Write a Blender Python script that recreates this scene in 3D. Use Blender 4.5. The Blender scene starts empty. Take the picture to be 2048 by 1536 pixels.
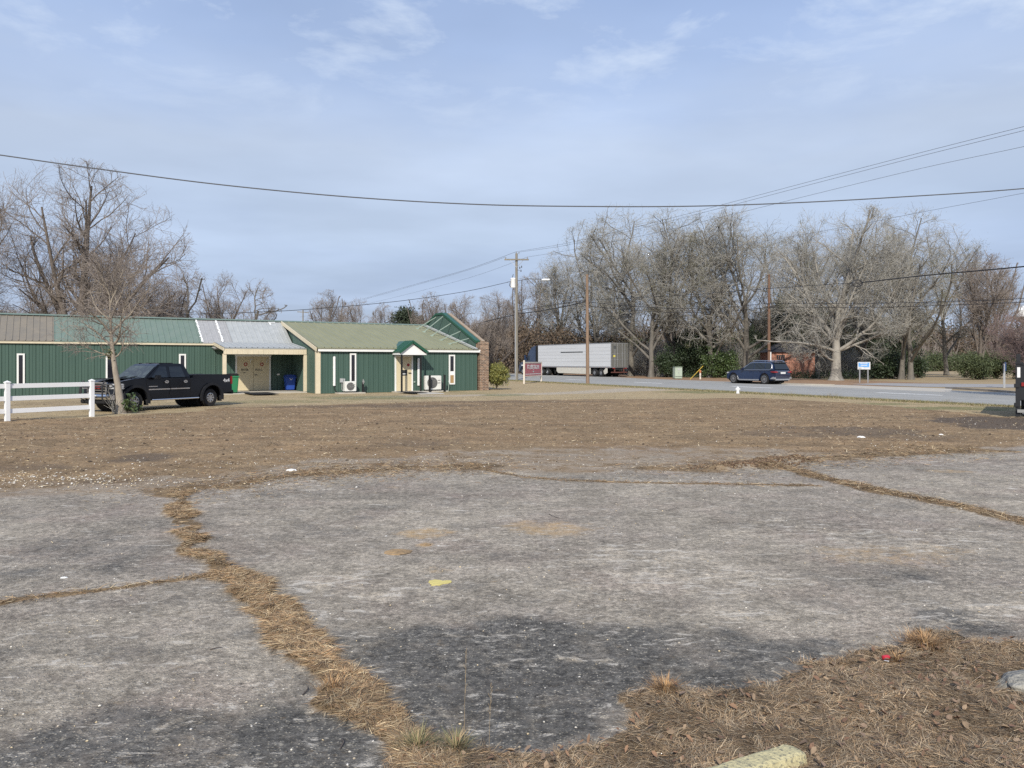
import bpy, bmesh, math, random
import numpy as np
from mathutils import Vector, Matrix
R = math.radians
S = bpy.context.scene
COL = S.collection
F = 1538.0; HZ = 724.0; CH = 1.8      # focal length (px of a 2048 frame), horizon row, eye height

# ------------------------------------------------------------------ camera
cam = bpy.data.objects.new('camera', bpy.data.cameras.new('camera')); COL.objects.link(cam)
cam.location = (0, 0, CH); cam.rotation_euler = (R(90), 0, 0)
cam.data.sensor_width = 36; cam.data.lens = 36*F/2048; cam.data.shift_y = -(768-HZ)/2048
cam.data.clip_start = 0.1; cam.data.clip_end = 5000
S.camera = cam
# ------------------------------------------------------------------ sun and sky
SUN_EL = 35.0; SUN_DIR = Vector((-0.10, -1.0, 0)).normalized()
sv = Vector((SUN_DIR.x*math.cos(R(SUN_EL)), SUN_DIR.y*math.cos(R(SUN_EL)), math.sin(R(SUN_EL))))
sl = bpy.data.lights.new('sun', 'SUN'); sl.energy = 3.9; sl.angle = R(0.8); sl.color = (1, .94, .835)
so = bpy.data.objects.new('sun', sl); COL.objects.link(so); so.location = (-20, -60, 60)
so.rotation_euler = sv.to_track_quat('Z', 'Y').to_euler()
w = bpy.data.worlds.new('World'); S.world = w; w.use_nodes = True
nt = w.node_tree; nt.nodes.clear()
def N(nt, typ, **kw):
    n = nt.nodes.new(typ)
    for k, v in kw.items():
        if k.startswith('i_'): n.inputs[k[2:].replace('_', ' ')].default_value = v
        else: setattr(n, k, v)
    return n
def LK(nt, a, b): nt.links.new(a, b)
def build_world():
    sky = N(nt, 'ShaderNodeTexSky', sky_type='NISHITA'); sky.sun_disc = False
    sky.sun_elevation = R(SUN_EL); sky.sun_rotation = math.atan2(SUN_DIR.x, SUN_DIR.y); sky.air_density = 1.0; sky.dust_density = 1.2
    tc = N(nt, 'ShaderNodeTexCoord'); sep = N(nt, 'ShaderNodeSeparateXYZ'); LK(nt, tc.outputs['Generated'], sep.inputs[0])
    # veil of thin high cloud: colour by elevation
    ramp = N(nt, 'ShaderNodeValToRGB'); cr = ramp.color_ramp
    pts = [(0.0, (.43,.52,.69)), (.05, (.39,.475,.655)), (.10, (.375,.46,.645)), (.17, (.46,.55,.715)), (.26, (.505,.59,.745)), (.36, (.375,.485,.715)), (.50, (.29,.40,.65)), (1.0, (.28,.37,.62))]
    cr.elements[0].position = 0; cr.elements[0].color = (*pts[0][1], 1)
    cr.elements[1].position = 1; cr.elements[1].color = (*pts[-1][1], 1)
    for p, c in pts[1:-1]:
        e = cr.elements.new(p); e.color = (*c, 1)
    # plane-projected cloud coordinates
    mz = N(nt, 'ShaderNodeMath', operation='MAXIMUM'); LK(nt, sep.outputs['Z'], mz.inputs[0]); mz.inputs[1].default_value = .0
    mz2 = N(nt, 'ShaderNodeMath', operation='ADD'); LK(nt, mz.outputs[0], mz2.inputs[0]); mz2.inputs[1].default_value = .06
    dx = N(nt, 'ShaderNodeMath', operation='DIVIDE'); LK(nt, sep.outputs['X'], dx.inputs[0]); LK(nt, mz2.outputs[0], dx.inputs[1])
    dy = N(nt, 'ShaderNodeMath', operation='DIVIDE'); LK(nt, sep.outputs['Y'], dy.inputs[0]); LK(nt, mz2.outputs[0], dy.inputs[1])
    cb = N(nt, 'ShaderNodeCombineXYZ'); LK(nt, dx.outputs[0], cb.inputs[0]); LK(nt, dy.outputs[0], cb.inputs[1])
    n1 = N(nt, 'ShaderNodeTexNoise'); n1.inputs['Scale'].default_value = .55; n1.inputs['Detail'].default_value = 5; n1.inputs['Roughness'].default_value = .5
    LK(nt, cb.outputs[0], n1.inputs['Vector'])
    # jitter the elevation used by the ramp so that the bands are uneven
    nj = N(nt, 'ShaderNodeTexNoise'); nj.inputs['Scale'].default_value = 2.2; nj.inputs['Detail'].default_value = 4
    mp = N(nt, 'ShaderNodeMapping'); mp.inputs['Scale'].default_value = (1, 1, 4.0); LK(nt, tc.outputs['Generated'], mp.inputs[0]); LK(nt, mp.outputs[0], nj.inputs['Vector'])
    mj = N(nt, 'ShaderNodeMath', operation='MULTIPLY_ADD'); LK(nt, nj.outputs[0], mj.inputs[0]); mj.inputs[1].default_value = .20; mj.inputs[2].default_value = -.10
    aj = N(nt, 'ShaderNodeMath', operation='ADD'); LK(nt, mj.outputs[0], aj.inputs[0]); LK(nt, sep.outputs['Z'], aj.inputs[1])
    LK(nt, aj.outputs[0], ramp.inputs[0])
    # brighter streaks
    r1 = N(nt, 'ShaderNodeMapRange'); LK(nt, n1.outputs[0], r1.inputs[0]); r1.inputs[1].default_value = .40; r1.inputs[2].default_value = .75; r1.inputs[3].default_value = .88; r1.inputs[4].default_value = 1.14
    m1 = N(nt, 'ShaderNodeVectorMath', operation='SCALE'); LK(nt, ramp.outputs[0], m1.inputs[0]); LK(nt, r1.outputs[0], m1.inputs['Scale'])
    # wispy puffs high up
    n2 = N(nt, 'ShaderNodeTexNoise'); n2.inputs['Scale'].default_value = 2.6; n2.inputs['Detail'].default_value = 7; n2.inputs['Roughness'].default_value = .6; n2.inputs['Distortion'].default_value = .3
    LK(nt, cb.outputs[0], n2.inputs['Vector'])
    r2 = N(nt, 'ShaderNodeMapRange'); LK(nt, n2.outputs[0], r2.inputs[0]); r2.inputs[1].default_value = .50; r2.inputs[2].default_value = .68; r2.inputs[4].default_value = .8
    rz = N(nt, 'ShaderNodeMapRange'); LK(nt, sep.outputs['Z'], rz.inputs[0]); rz.inputs[1].default_value = .27; rz.inputs[2].default_value = .40
    mm = N(nt, 'ShaderNodeMath', operation='MULTIPLY'); LK(nt, r2.outputs[0], mm.inputs[0]); LK(nt, rz.outputs[0], mm.inputs[1])
    mx = N(nt, 'ShaderNodeMix', data_type='RGBA'); LK(nt, mm.outputs[0], mx.inputs[0]); LK(nt, m1.outputs[0], mx.inputs[6]); mx.inputs[7].default_value = (.66, .74, .86, 1)
    up = N(nt, 'ShaderNodeVectorMath', operation='SCALE'); LK(nt, mx.outputs[2], up.inputs[0]); up.inputs['Scale'].default_value = 10.5
    fin = N(nt, 'ShaderNodeMix', data_type='RGBA'); fin.inputs[0].default_value = .86
    LK(nt, sky.outputs[0], fin.inputs[6]); LK(nt, up.outputs[0], fin.inputs[7])
    bg = N(nt, 'ShaderNodeBackground'); bg.inputs[1].default_value = .1; LK(nt, fin.outputs[2], bg.inputs[0])
    out = N(nt, 'ShaderNodeOutputWorld'); LK(nt, bg.outputs[0], out.inputs[0])
build_world()
S.view_settings.view_transform = 'Standard'; S.view_settings.look = 'None'
S.view_settings.exposure = 0.24; S.view_settings.gamma = 1.0
S.cycles.max_bounces = 5; S.cycles.diffuse_bounces = 2; S.cycles.transparent_max_bounces = 8; S.cycles.use_denoising = False
rng = np.random.default_rng(11); random.seed(11)

# ------------------------------------------------------------------ place finding
def W(px, py, Y): return Vector(((px-1024)/F*Y, Y, CH-(py-HZ)/F*Y))
def G(px, py):
    Y = CH*F/(py-HZ); return Vector(((px-1024)/F*Y, Y, 0))
def gp(px, Y): return Vector(((px-1024)/F*Y, Y, 0))

# ------------------------------------------------------------------ materials
MATS = {}
def mat(name, col, rough=.7, metal=0., var=.12, vscale=3., bump=0., bscale=60., coat=0., spec=.5, col2=None, attr=None, stretch=(1,1,1)):
    """Principled material; colour varies with two octaves of noise between col and col2"""
    m = bpy.data.materials.new(name); m.use_nodes = True; t = m.node_tree; b = t.nodes['Principled BSDF']
    b.inputs['Roughness'].default_value = rough; b.inputs['Metallic'].default_value = metal
    b.inputs['Coat Weight'].default_value = coat; b.inputs['Coat Roughness'].default_value = .06
    b.inputs['Specular IOR Level'].default_value = spec
    tc = N(t, 'ShaderNodeTexCoord'); mp = N(t, 'ShaderNodeMapping'); mp.inputs['Scale'].default_value = stretch; LK(t, tc.outputs['Object'], mp.inputs[0])
    c2 = col2 or tuple(c*(1-var*2) for c in col)
    if attr:
        at = N(t, 'ShaderNodeAttribute', attribute_name=attr)
        LK(t, at.outputs['Color'], b.inputs['Base Color'])
    else:
        n = N(t, 'ShaderNodeTexNoise'); n.inputs['Scale'].default_value = vscale; n.inputs['Detail'].default_value = 6; n.inputs['Roughness'].default_value = .65
        LK(t, mp.outputs[0], n.inputs['Vector'])
        rr = N(t, 'ShaderNodeMapRange'); LK(t, n.outputs[0], rr.inputs[0]); rr.inputs[1].default_value = .3; rr.inputs[2].default_value = .7
        mx = N(t, 'ShaderNodeMix', data_type='RGBA'); LK(t, rr.outputs[0], mx.inputs[0])
        mx.inputs[6].default_value = (*col, 1); mx.inputs[7].default_value = (*c2, 1)
        LK(t, mx.outputs[2], b.inputs['Base Color'])
    if bump:
        n = N(t, 'ShaderNodeTexNoise'); n.inputs['Scale'].default_value = bscale; n.inputs['Detail'].default_value = 4
        LK(t, mp.outputs[0], n.inputs['Vector'])
        bp = N(t, 'ShaderNodeBump'); bp.inputs['Strength'].default_value = bump; bp.inputs['Distance'].default_value = .02
        LK(t, n.outputs[0], bp.inputs['Height']); LK(t, bp.outputs[0], b.inputs['Normal'])
    MATS[name] = m; return m

# ------------------------------------------------------------------ mesh building
class MB:
    def __init__(s): s.v = []; s.f = []
    def add(s, vs, fs):
        o = len(s.v); s.v += [tuple(p) for p in vs]; s.f += [tuple(i+o for i in f) for f in fs]; return s
    def box(s, x0, x1, y0, y1, z0, z1):
        if x0 > x1: x0, x1 = x1, x0
        if y0 > y1: y0, y1 = y1, y0
        if z0 > z1: z0, z1 = z1, z0
        return s.add([(x0,y0,z0),(x1,y0,z0),(x1,y1,z0),(x0,y1,z0),(x0,y0,z1),(x1,y0,z1),(x1,y1,z1),(x0,y1,z1)],
              [(0,3,2,1),(4,5,6,7),(0,1,5,4),(1,2,6,5),(2,3,7,6),(3,0,4,7)])
    def bar(s, a, b, w, h, up=(0,0,1)):
        """rectangular bar from a to b, w across, h along up"""
        a = Vector(a); b = Vector(b); d = (b-a).normalized(); u = Vector(up); x = d.cross(u)
        if x.length < 1e-4: x = d.cross(Vector((1,0,0)))
        x.normalize(); u = x.cross(d).normalized(); x *= w/2; u *= h/2
        return s.add([a-x-u, a+x-u, a+x+u, a-x+u, b-x-u, b+x-u, b+x+u, b-x+u],
              [(0,1,2,3),(7,6,5,4),(0,4,5,1),(1,5,6,2),(2,6,7,3),(3,7,4,0)])
    def tube(s, pts, r, n=8, cap=True):
        pts = [Vector(p) for p in pts]; K = len(pts)
        rs = r if hasattr(r, '__len__') else [r]*K
        ref = None; rings = []
        for i, p in enumerate(pts):
            d = (pts[min(i+1, K-1)]-pts[max(i-1, 0)]).normalized()
            if ref is None:
                ref = d.orthogonal().normalized()
            e = (ref-d*ref.dot(d)).normalized(); g = d.cross(e); ref = e
            rings.append([p+(e*math.cos(2*math.pi*j/n)+g*math.sin(2*math.pi*j/n))*rs[i] for j in range(n)])
        vs = [q for rg in rings for q in rg]
        fs = [(i*n+j, i*n+(j+1) % n, (i+1)*n+(j+1) % n, (i+1)*n+j) for i in range(K-1) for j in range(n)]
        if cap: fs += [tuple(range(n))[::-1], tuple((K-1)*n+j for j in range(n))]
        return s.add(vs, fs)
    def prism(s, prof, y0, y1, axis='y', y0f=None, y1f=None):
        """polygon (a,b) in the plane across axis, extruded from y0 to y1"""
        n = len(prof)
        def mk(a, b, c):
            return (a, c, b) if axis == 'y' else ((c, a, b) if axis == 'x' else (a, b, c))
        A = [mk(a, b, y0f(a, b) if y0f else y0) for a, b in prof]; B = [mk(a, b, y1f(a, b) if y1f else y1) for a, b in prof]
        return s.add(A+B, [tuple(range(n)), tuple(range(n, 2*n))[::-1]]+[(i, i+n, (i+1) % n+n, (i+1) % n) for i in range(n)])
    def lathe(s, prof, c=(0,0,0), axis='z', n=16, cap=True):
        """profile of (radius, height) pairs"""
        vs = []
        for r, h in prof:
            for j in range(n):
                a = 2*math.pi*j/n; x, y = r*math.cos(a), r*math.sin(a)
                q = (x, y, h) if axis == 'z' else ((x, h, y) if axis == 'y' else (h, x, y))
                vs.append((q[0]+c[0], q[1]+c[1], q[2]+c[2]))
        K = len(prof)
        fs = [(i*n+j, i*n+(j+1) % n, (i+1)*n+(j+1) % n, (i+1)*n+j) for i in range(K-1) for j in range(n)]
        if cap: fs += [tuple(range(n))[::-1], tuple((K-1)*n+j for j in range(n))]
        return s.add(vs, fs)
    def build(s, name, m, parent=None, smooth=False, bevel=0, loc=None, rz=0):
        me = bpy.data.meshes.new(name); me.from_pydata(s.v, [], s.f)
        bm = bmesh.new(); bm.from_mesh(me); bmesh.ops.recalc_face_normals(bm, faces=bm.faces)
        if bevel:
            es = [e for e in bm.edges if len(e.link_faces) == 2 and e.calc_face_angle(0) > R(28)]
            bmesh.ops.bevel(bm, geom=es, offset=bevel, segments=2, affect='EDGES', clamp_overlap=True)
        bm.to_mesh(me); bm.free()
        if smooth:
            me.polygons.foreach_set('use_smooth', [True]*len(me.polygons))
            try: me.set_sharp_from_angle(angle=R(38))
            except Exception: pass
        me.materials.append(m if not isinstance(m, str) else MATS[m])
        return link(name, me, parent, loc, rz)
def link(name, me, parent=None, loc=None, rz=0):
    o = bpy.data.objects.new(name, me); COL.objects.link(o)
    if parent: o.parent = parent
    if loc is not None: o.location = loc
    if rz: o.rotation_euler = (0, 0, rz)
    return o
def tag(o, label, cat, group=None, kind=None):
    if label: o['label'] = label
    if cat: o['category'] = cat
    if group: o['group'] = group
    if kind: o['kind'] = kind
    return o
def thing(name, label, cat, loc=(0,0,0), rz=0, group=None, scale=1):
    o = bpy.data.objects.new(name, None); COL.objects.link(o); o.empty_display_size = .3
    o.location = loc; o.rotation_euler = (0, 0, rz); o.scale = (scale,)*3
    return tag(o, label, cat, group)
def copy_tree(o, parent=None):
    c = o.copy(); COL.objects.link(c)
    if parent: c.parent = parent
    for ch in [q for q in COL.objects if q.parent == o]: copy_tree(ch, c)
    return c
def np_mesh(name, V, Fq=None, Ft=None, m=None, parent=None, col=None, smooth=False):
    """mesh from numpy arrays: quads Fq (n,4), triangles Ft (n,3), col per vertex (rgb)"""
    me = bpy.data.meshes.new(name); V = np.asarray(V, np.float32)
    nq = 0 if Fq is None else len(Fq); ntr = 0 if Ft is None else len(Ft)
    me.vertices.add(len(V)); me.vertices.foreach_set('co', V.ravel())
    idx = np.concatenate([np.asarray(Fq, np.int32).ravel() if nq else np.zeros(0, np.int32), np.asarray(Ft, np.int32).ravel() if ntr else np.zeros(0, np.int32)])
    me.loops.add(len(idx)); me.loops.foreach_set('vertex_index', idx)
    me.polygons.add(nq+ntr)
    st = np.concatenate([np.arange(nq)*4, nq*4+np.arange(ntr)*3]).astype(np.int32)
    me.polygons.foreach_set('loop_start', st)
    if smooth: me.polygons.foreach_set('use_smooth', np.ones(nq+ntr, bool))
    me.update(calc_edges=True)
    if col is not None:
        a = me.color_attributes.new('col', 'FLOAT_COLOR', 'POINT'); c4 = np.ones((len(V), 4), np.float32); c4[:, :3] = col
        a.data.foreach_set('color', c4.ravel())
    if m is not None: me.materials.append(MATS[m] if isinstance(m, str) else m)
    me.validate(clean_customdata=False)
    if name is None or parent is False: return me
    return link(name, me, parent)
def text(name, body, size, m, parent, origin, xdir, zdir, extrude=.004, width=None, bold=0.):
    """lettering lying in the plane (xdir, zdir), centred on origin"""
    cu = bpy.data.curves.new(name, 'FONT'); cu.body = body; cu.size = size; cu.extrude = extrude; cu.align_x = 'CENTER'; cu.align_y = 'CENTER'; cu.offset = bold
    o = bpy.data.objects.new(name+'_tmp', cu); COL.objects.link(o)
    me = bpy.data.meshes.new_from_object(o.evaluated_get(bpy.context.evaluated_depsgraph_get()))
    bpy.data.objects.remove(o)
    X = Vector(xdir).normalized(); Z = Vector(zdir).normalized(); Y = Z.cross(X) * -1
    co = [v.co.copy() for v in me.vertices]
    wd = max(c.x for c in co)-min(c.x for c in co); k = (width/wd) if width else 1
    for v, c in zip(me.vertices, co): v.co = Vector(origin)+X*c.x*k+Z*c.y+(X.cross(Z))*c.z
    me.materials.clear(); me.materials.append(MATS[m]); me.name = name
    return link(name, me, parent)

# ------------------------------------------------------------------ noise in numpy
def _h(i, j, s):
    n = (i.astype(np.int64)*374761393+j.astype(np.int64)*668265263+s*144269) & 0x7fffffff
    n = ((n ^ (n >> 13))*1274126177) & 0x7fffffff
    return ((n ^ (n >> 16)) & 0xffff)/65535.0
def vnoise(x, y, s=0):
    i = np.floor(x); j = np.floor(y); u = x-i; v = y-j; u = u*u*(3-2*u); v = v*v*(3-2*v)
    a = _h(i, j, s); b = _h(i+1, j, s); c = _h(i, j+1, s); d = _h(i+1, j+1, s)
    return (a*(1-u)+b*u)*(1-v)+(c*(1-u)+d*u)*v
def fbm(x, y, sc, o=4, s=0):
    r = 0; a = 1; t = 0
    for k in range(o):
        r = r+a*vnoise(x*sc, y*sc, s+k*17); t += a; a *= .55; sc *= 2.1
    return r/t
def sstep(a, b, x): t = np.clip((x-a)/(b-a), 0, 1); return t*t*(3-2*t)
def seg_dist(x, y, pts, ws=None):
    """distance to a polyline (minus its half width)"""
    best = np.full(x.shape, 1e9)
    for k in range(len(pts)-1):
        ax, ay = pts[k][:2]; bx, by = pts[k+1][:2]; dx, dy = bx-ax, by-ay
        t = np.clip(((x-ax)*dx+(y-ay)*dy)/(dx*dx+dy*dy+1e-12), 0, 1)
        d = np.hypot(x-ax-t*dx, y-ay-t*dy)
        if ws is not None: d = d-(ws[k]*(1-t)+ws[k+1]*t)
        best = np.minimum(best, d)
    return best
def inpoly(x, y, P):
    r = np.zeros(x.shape, bool); n = len(P)
    for i in range(n):
        x1, y1 = P[i]; x2, y2 = P[(i+1) % n]
        c = ((y1 > y) != (y2 > y)) & (x < (x2-x1)*(y-y1)/((y2-y1)+1e-12)+x1)
        r ^= c
    return r
# ------------------------------------------------------------------ ground
def P2(pts): return [(G(a, b).x, G(a, b).y) for a, b in pts]
A_EDGE = [(-60,10.0)]+P2([(-600,1000),(0,997),(200,990),(340,984),(450,972),(560,958),(700,950),(900,946),(1200,946),(1440,942),(1540,932),(1700,922),(1850,908),(2048,893),(2600,860)])+[(60,20)]
D_EDGE = [(-60,10)]+P2([(-600,975),(0,968),(300,955),(450,942),(560,928),(640,912),(760,912),(900,905),(1100,893),(1350,893),(1500,890),(1650,902),(1850,905),(2048,884),(2600,850)])+[(60,22)]
L_EDGE = [(-60,26)]+P2([(-600,846),(0,838),(150,836),(280,830),(370,824),(460,815),(700,808),(860,803),(1000,800),(1200,798),(1400,797),(1500,795),(1700,806),(1900,824),(2048,836),(2600,880)])+[(60,20)]
GR_POLY = P2([(700,1640),(780,1536),(850,1505),(960,1500),(1100,1505),(1200,1495),(1275,1470),(1285,1440),(1240,1405),(1250,1385),(1330,1375),(1380,1390),(1480,1395),(1560,1375),(1620,1350),(1650,1340),(1590,1325),(1690,1315),(1780,1300),(1850,1275),(1930,1290),(2048,1300),(2700,1285),(4200,1300),(4200,2300),(300,2300)])
STRIP = [(362,984,14),(358,1010,20),(372,1040,26),(378,1070,24),(392,1095,28),(430,1135,26),(500,1170,48),(545,1205,60),(575,1245,62),(600,1290,58),(640,1330,62),(690,1375,70),(735,1420,70),(785,1470,62),(840,1515,64),(900,1560,70),(1000,1700,70)]
STRIP_G = [(G(a, b).x, G(a, b).y) for a, b, c in STRIP]; STRIP_W = [c*.60/F*G(a, b).y for a, b, c in STRIP]
CR_L = P2([(-300,1236),(0,1208),(130,1190),(250,1176),(360,1160),(450,1150)])
CR_R = P2([(1540,932),(1600,943),(1640,956),(1700,968),(1760,984),(1850,1000),(1950,1020),(2048,1044),(2300,1100)])
CR_M = P2([(960,938),(1000,946),(1060,956),(1150,962),(1300,967),(1500,970),(1640,973)])
CR_M2 = P2([(340,985),(470,968),(560,956),(640,945),(760,940),(900,934),(980,936)])
CR_M3 = P2([(1300,938),(1440,936),(1530,928),(1640,920),(1740,912),(1850,905),(1960,900)])
RIDGE_M = P2([(1425,938),(1480,934),(1540,926),(1600,921)])
# ground lies at y = 2768/(row-724): road geometry in road coordinates (offset n across, s along)
RD = Vector((-.417, .909, 0)).normalized(); RN = Vector((RD.y, -RD.x, 0))     # along, across (away from us)
R0 = Vector((20.5, 31.5, 0))
def rc(n, s): return R0+RD*s+RN*n
def lawn_level(x, y): return 0
def seg_interp(x, P):
    return np.interp(x, [p[0] for p in P], [p[1] for p in P])

TH = .0045
lgr = np.arange(0, 900); Yv = 3.2*np.exp(lgr*TH); Yv = Yv[Yv < 110]
sv_ = np.arange(-1.15, 1.1501, .0052)
YY, SS = np.meshgrid(Yv, sv_, indexing='ij'); gx = SS*YY; gy = YY-2.2
nr, nc = gx.shape
def masks(x, y):
    jx = x+(fbm(x, y, 1.3, 4, 5)-.5)*1.2; jy = y+(fbm(x, y, 1.1, 4, 9)-.5)*.9
    jx2 = x+(fbm(x, y, 6, 3, 25)-.5)*.16; jy2 = y+(fbm(x, y, 5, 3, 29)-.5)*.16
    sc = np.clip(y/14, .25, 1.6)
    ya = np.interp(x+(jx-x)*sc, *zip(*A_EDGE)); yd = np.interp(x+(jx-x)*sc, *zip(*D_EDGE)); yl = np.interp(jx, *zip(*L_EDGE))
    yj = y+(jy-y)*sc
    asph = sstep(.25, -.25, yj-ya)                       # solid asphalt
    dirty = sstep(.9, -.9, yj-yd)*(1-asph)              # dusty, half buried asphalt
    lawn = sstep(-.7, .7, y+(jy-y)*.8-yl)
    far_fac = np.clip(y/10, .3, 1.2)
    st = sstep(.05, -.04, seg_dist(x+(fbm(x, y, 3.2, 5, 31)-.5)*.50, y+(fbm(x, y, 4, 4, 33)-.5)*.26, STRIP_G, STRIP_W))
    gr = inpoly(x+(fbm(x, y, 5, 3, 41)-.5)*.18, y+(fbm(x, y, 5, 3, 43)-.5)*.14, GR_POLY).astype(float)
    cr = sstep(.10, .0, seg_dist(jx2, jy2, CR_L)-.01)
    cr = np.maximum(cr, sstep(.26, .03, seg_dist(jx2, jy2, CR_R)-.08*fbm(x, y, .8, 2, 3)))
    cr = np.maximum(cr, sstep(.12, .02, seg_dist(jx2, jy2, CR_M)))
    cr = np.maximum(cr, .9*sstep(.65, .0, seg_dist(jx, jy, CR_M2)))
    cr = np.maximum(cr, .9*sstep(.8, .0, seg_dist(jx, jy, CR_M3)))
    straw = np.clip(np.maximum(np.maximum(st, gr*.9), cr*(.4+.9*fbm(x, y, 3, 3, 77))), 0, 1)
    asph = asph*(1-gr)*(1-st)
    return asph, dirty, lawn, straw, gr, st, cr
def blot(x, y, px, py, wpx, hpx, k=1.):
    c = G(px, py); rx = wpx/F*c.y; ry = c.y*c.y/(CH*F)*hpx
    d = np.hypot((x-c.x)/rx, (y-c.y)/ry)+(fbm(x, y, 1.6, 4, int(px))-.5)*1.1
    return k*sstep(1.15, .45, d)
M_as, M_di, M_la, M_st, M_gr, M_sp, M_cr = masks(gx, gy)
seal = np.zeros_like(gx)
for b_ in [(1130,1320,470,120,1.05), (1450,1330,350,90,1), (1000,1440,230,80,1.1), (640,1480,280,110,1.2), (200,1530,620,150,1.0), (120,1330,300,60,.35), (700,1050,240,30,.4), (520,1250,160,40,.3), (120,1110,260,55,.55), (300,1060,160,30,.4), (1900,1245,130,30,.7), (600,985,130,13,.55), (1500,1090,120,22,.4), (820,1010,150,15,.35),(1750,1160,180,22,.4), (880,1390,120,60,.8), (1660,1300,120,40,.8), (40,1400,150,40,.45), (1780,1010,160,14,.35)]:
    seal = np.maximum(seal, blot(gx, gy, *b_))
seal = np.clip(seal+(fbm(gx, gy, 1.0, 4, 55)-.56)*.9, 0, 1)
pale = np.zeros_like(gx)
for b_ in [(640,1170,90,26,.9), (800,1190,110,20,.6), (1250,1110,240,30,.7), (1400,1160,260,35,.6), (1150,1320,50,9,.9), (1210,1325,45,7,.8), (940,1275,40,7,.6), (930,1330,30,6,.6),(1900,1240,140,14,.8), (1990,1215,80,10,.9), (1850,1080,260,30,.5), (1560,1050,120,16,.55), (1500,1230,160,14,.5), (700,1230,80,20,.4),(1650,905,50,6,.8),(650,980,90,8,.5),(1950,930,200,14,.4), (180,1330,220,30,.35)]:
    pale = np.maximum(pale, blot(gx, gy, *b_))
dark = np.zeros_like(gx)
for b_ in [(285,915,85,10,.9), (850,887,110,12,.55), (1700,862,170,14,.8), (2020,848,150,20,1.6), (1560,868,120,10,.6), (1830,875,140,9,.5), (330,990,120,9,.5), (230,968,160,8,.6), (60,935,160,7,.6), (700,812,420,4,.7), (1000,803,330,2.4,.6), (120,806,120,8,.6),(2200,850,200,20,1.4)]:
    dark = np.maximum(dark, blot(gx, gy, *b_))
ocr = np.zeros_like(gx)                                  # ochre dust
for b_ in [(850,1065,60,12,.9), (1100,1060,110,24,.9), (795,1104,26,7,1.3), (850,1090,18,5,1.2), (1760,1110,220,28,.6), (650,945,90,6,.9), (1480,892,90,3,.8),(1850,890,90,6,.7),(878,1140,50,8,.5), (960,930,200,5,.5), (1300,945,300,8,.3), (1900,943,60,4,.8), (770,975,80,6,.4)]:
    ocr = np.maximum(ocr, blot(gx, gy, *b_))
green = np.zeros_like(gx)
for b_ in [(740,795,170,5,.8), (1010,790,70,3,.8), (950,786,90,2.4,.5), (1450,784,150,3.5,1.0), (1900,817,190,4.5,1.0), (1760,808,90,3,.8), (550,803,160,5,.6), (280,806,120,5,.4), (900,783,40,2,.6)]:
    green = np.maximum(green, blot(gx, gy, *b_))
green *= .25+.75*M_la
PTH = [(690,795.5,.7),(760,793.6,.8),(900,791,.9),(1020,788.8,1.0),(1100,786.8,1.1),(1180,783.6,1.3),(1240,780.6,1.6),(1300,777.6,2.2)]
M_pa = sstep(.35, -.25, seg_dist(gx+(fbm(gx, gy, .7, 3, 15)-.5)*.9, gy+(fbm(gx, gy, .6, 3, 16)-.5)*.7, [(G(a, b).x, G(a, b).y) for a, b, c in PTH], [c for a, b, c in PTH]))
pale = np.where(M_la > .5, M_pa, pale)
za = np.stack([M_as+.55*M_di, seal, M_st, np.ones_like(gx)], -1)
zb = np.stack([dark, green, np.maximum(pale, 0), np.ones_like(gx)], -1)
zc = np.stack([ocr, M_la, M_gr, np.ones_like(gx)], -1)
# relief: grass mats stand proud, soil is lumpy, asphalt is gently uneven
near = np.clip(1.6-gy/9, 0, 1)
relief = M_st*(1-M_la)*.012+M_gr*.035*fbm(gx, gy, 3.5, 4, 61)+M_sp*.028*fbm(gx, gy, 6, 3, 62)*near
soil = (1-np.clip(M_as+M_di, 0, 1))*(1-M_la)
relief += soil*(fbm(gx, gy, 2.2, 5, 63)-.5)*.10+M_la*(fbm(gx, gy, 1.2, 4, 66)-.5)*.05
relief += (fbm(gx, gy, .25, 2, 64)-.5)*.03*np.clip(1-M_la, 0, 1)
relief += .09*sstep(.35, .0, seg_dist(gx+(fbm(gx, gy, 3, 3, 71)-.5)*.5, gy+(fbm(gx, gy, 3, 3, 72)-.5)*.6, RIDGE_M))*fbm(gx, gy, 5, 3, 73)*1.6
rn = (gx-R0.x)*RN.x+(gy-R0.y)*RN.y
relief = np.where(rn > -.5, -.03, relief)
relief = np.where(gy > 34, relief*.5-.01, relief)
gz = relief
vid = np.arange(nr*nc).reshape(nr, nc)
quads = np.stack([vid[:-1, :-1], vid[:-1, 1:], vid[1:, 1:], vid[1:, :-1]], -1).reshape(-1, 4)
fc = lambda A: (A[:-1, :-1]+A[1:, 1:]).ravel()/2
klass = np.zeros(len(quads), int)                        # 0 dirt lot
klass[fc(M_la) > .5] = 1                                 # lawn
klass[(fc(M_la) > .5) & (fc(M_pa) > .5)] = 4; klass[fc(M_as+M_di*.9) > .5] = 2                         # parking lot
klass[(fc(M_gr) > .5) | (fc(M_sp) > .5)] = 3            # weedy ground

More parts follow.
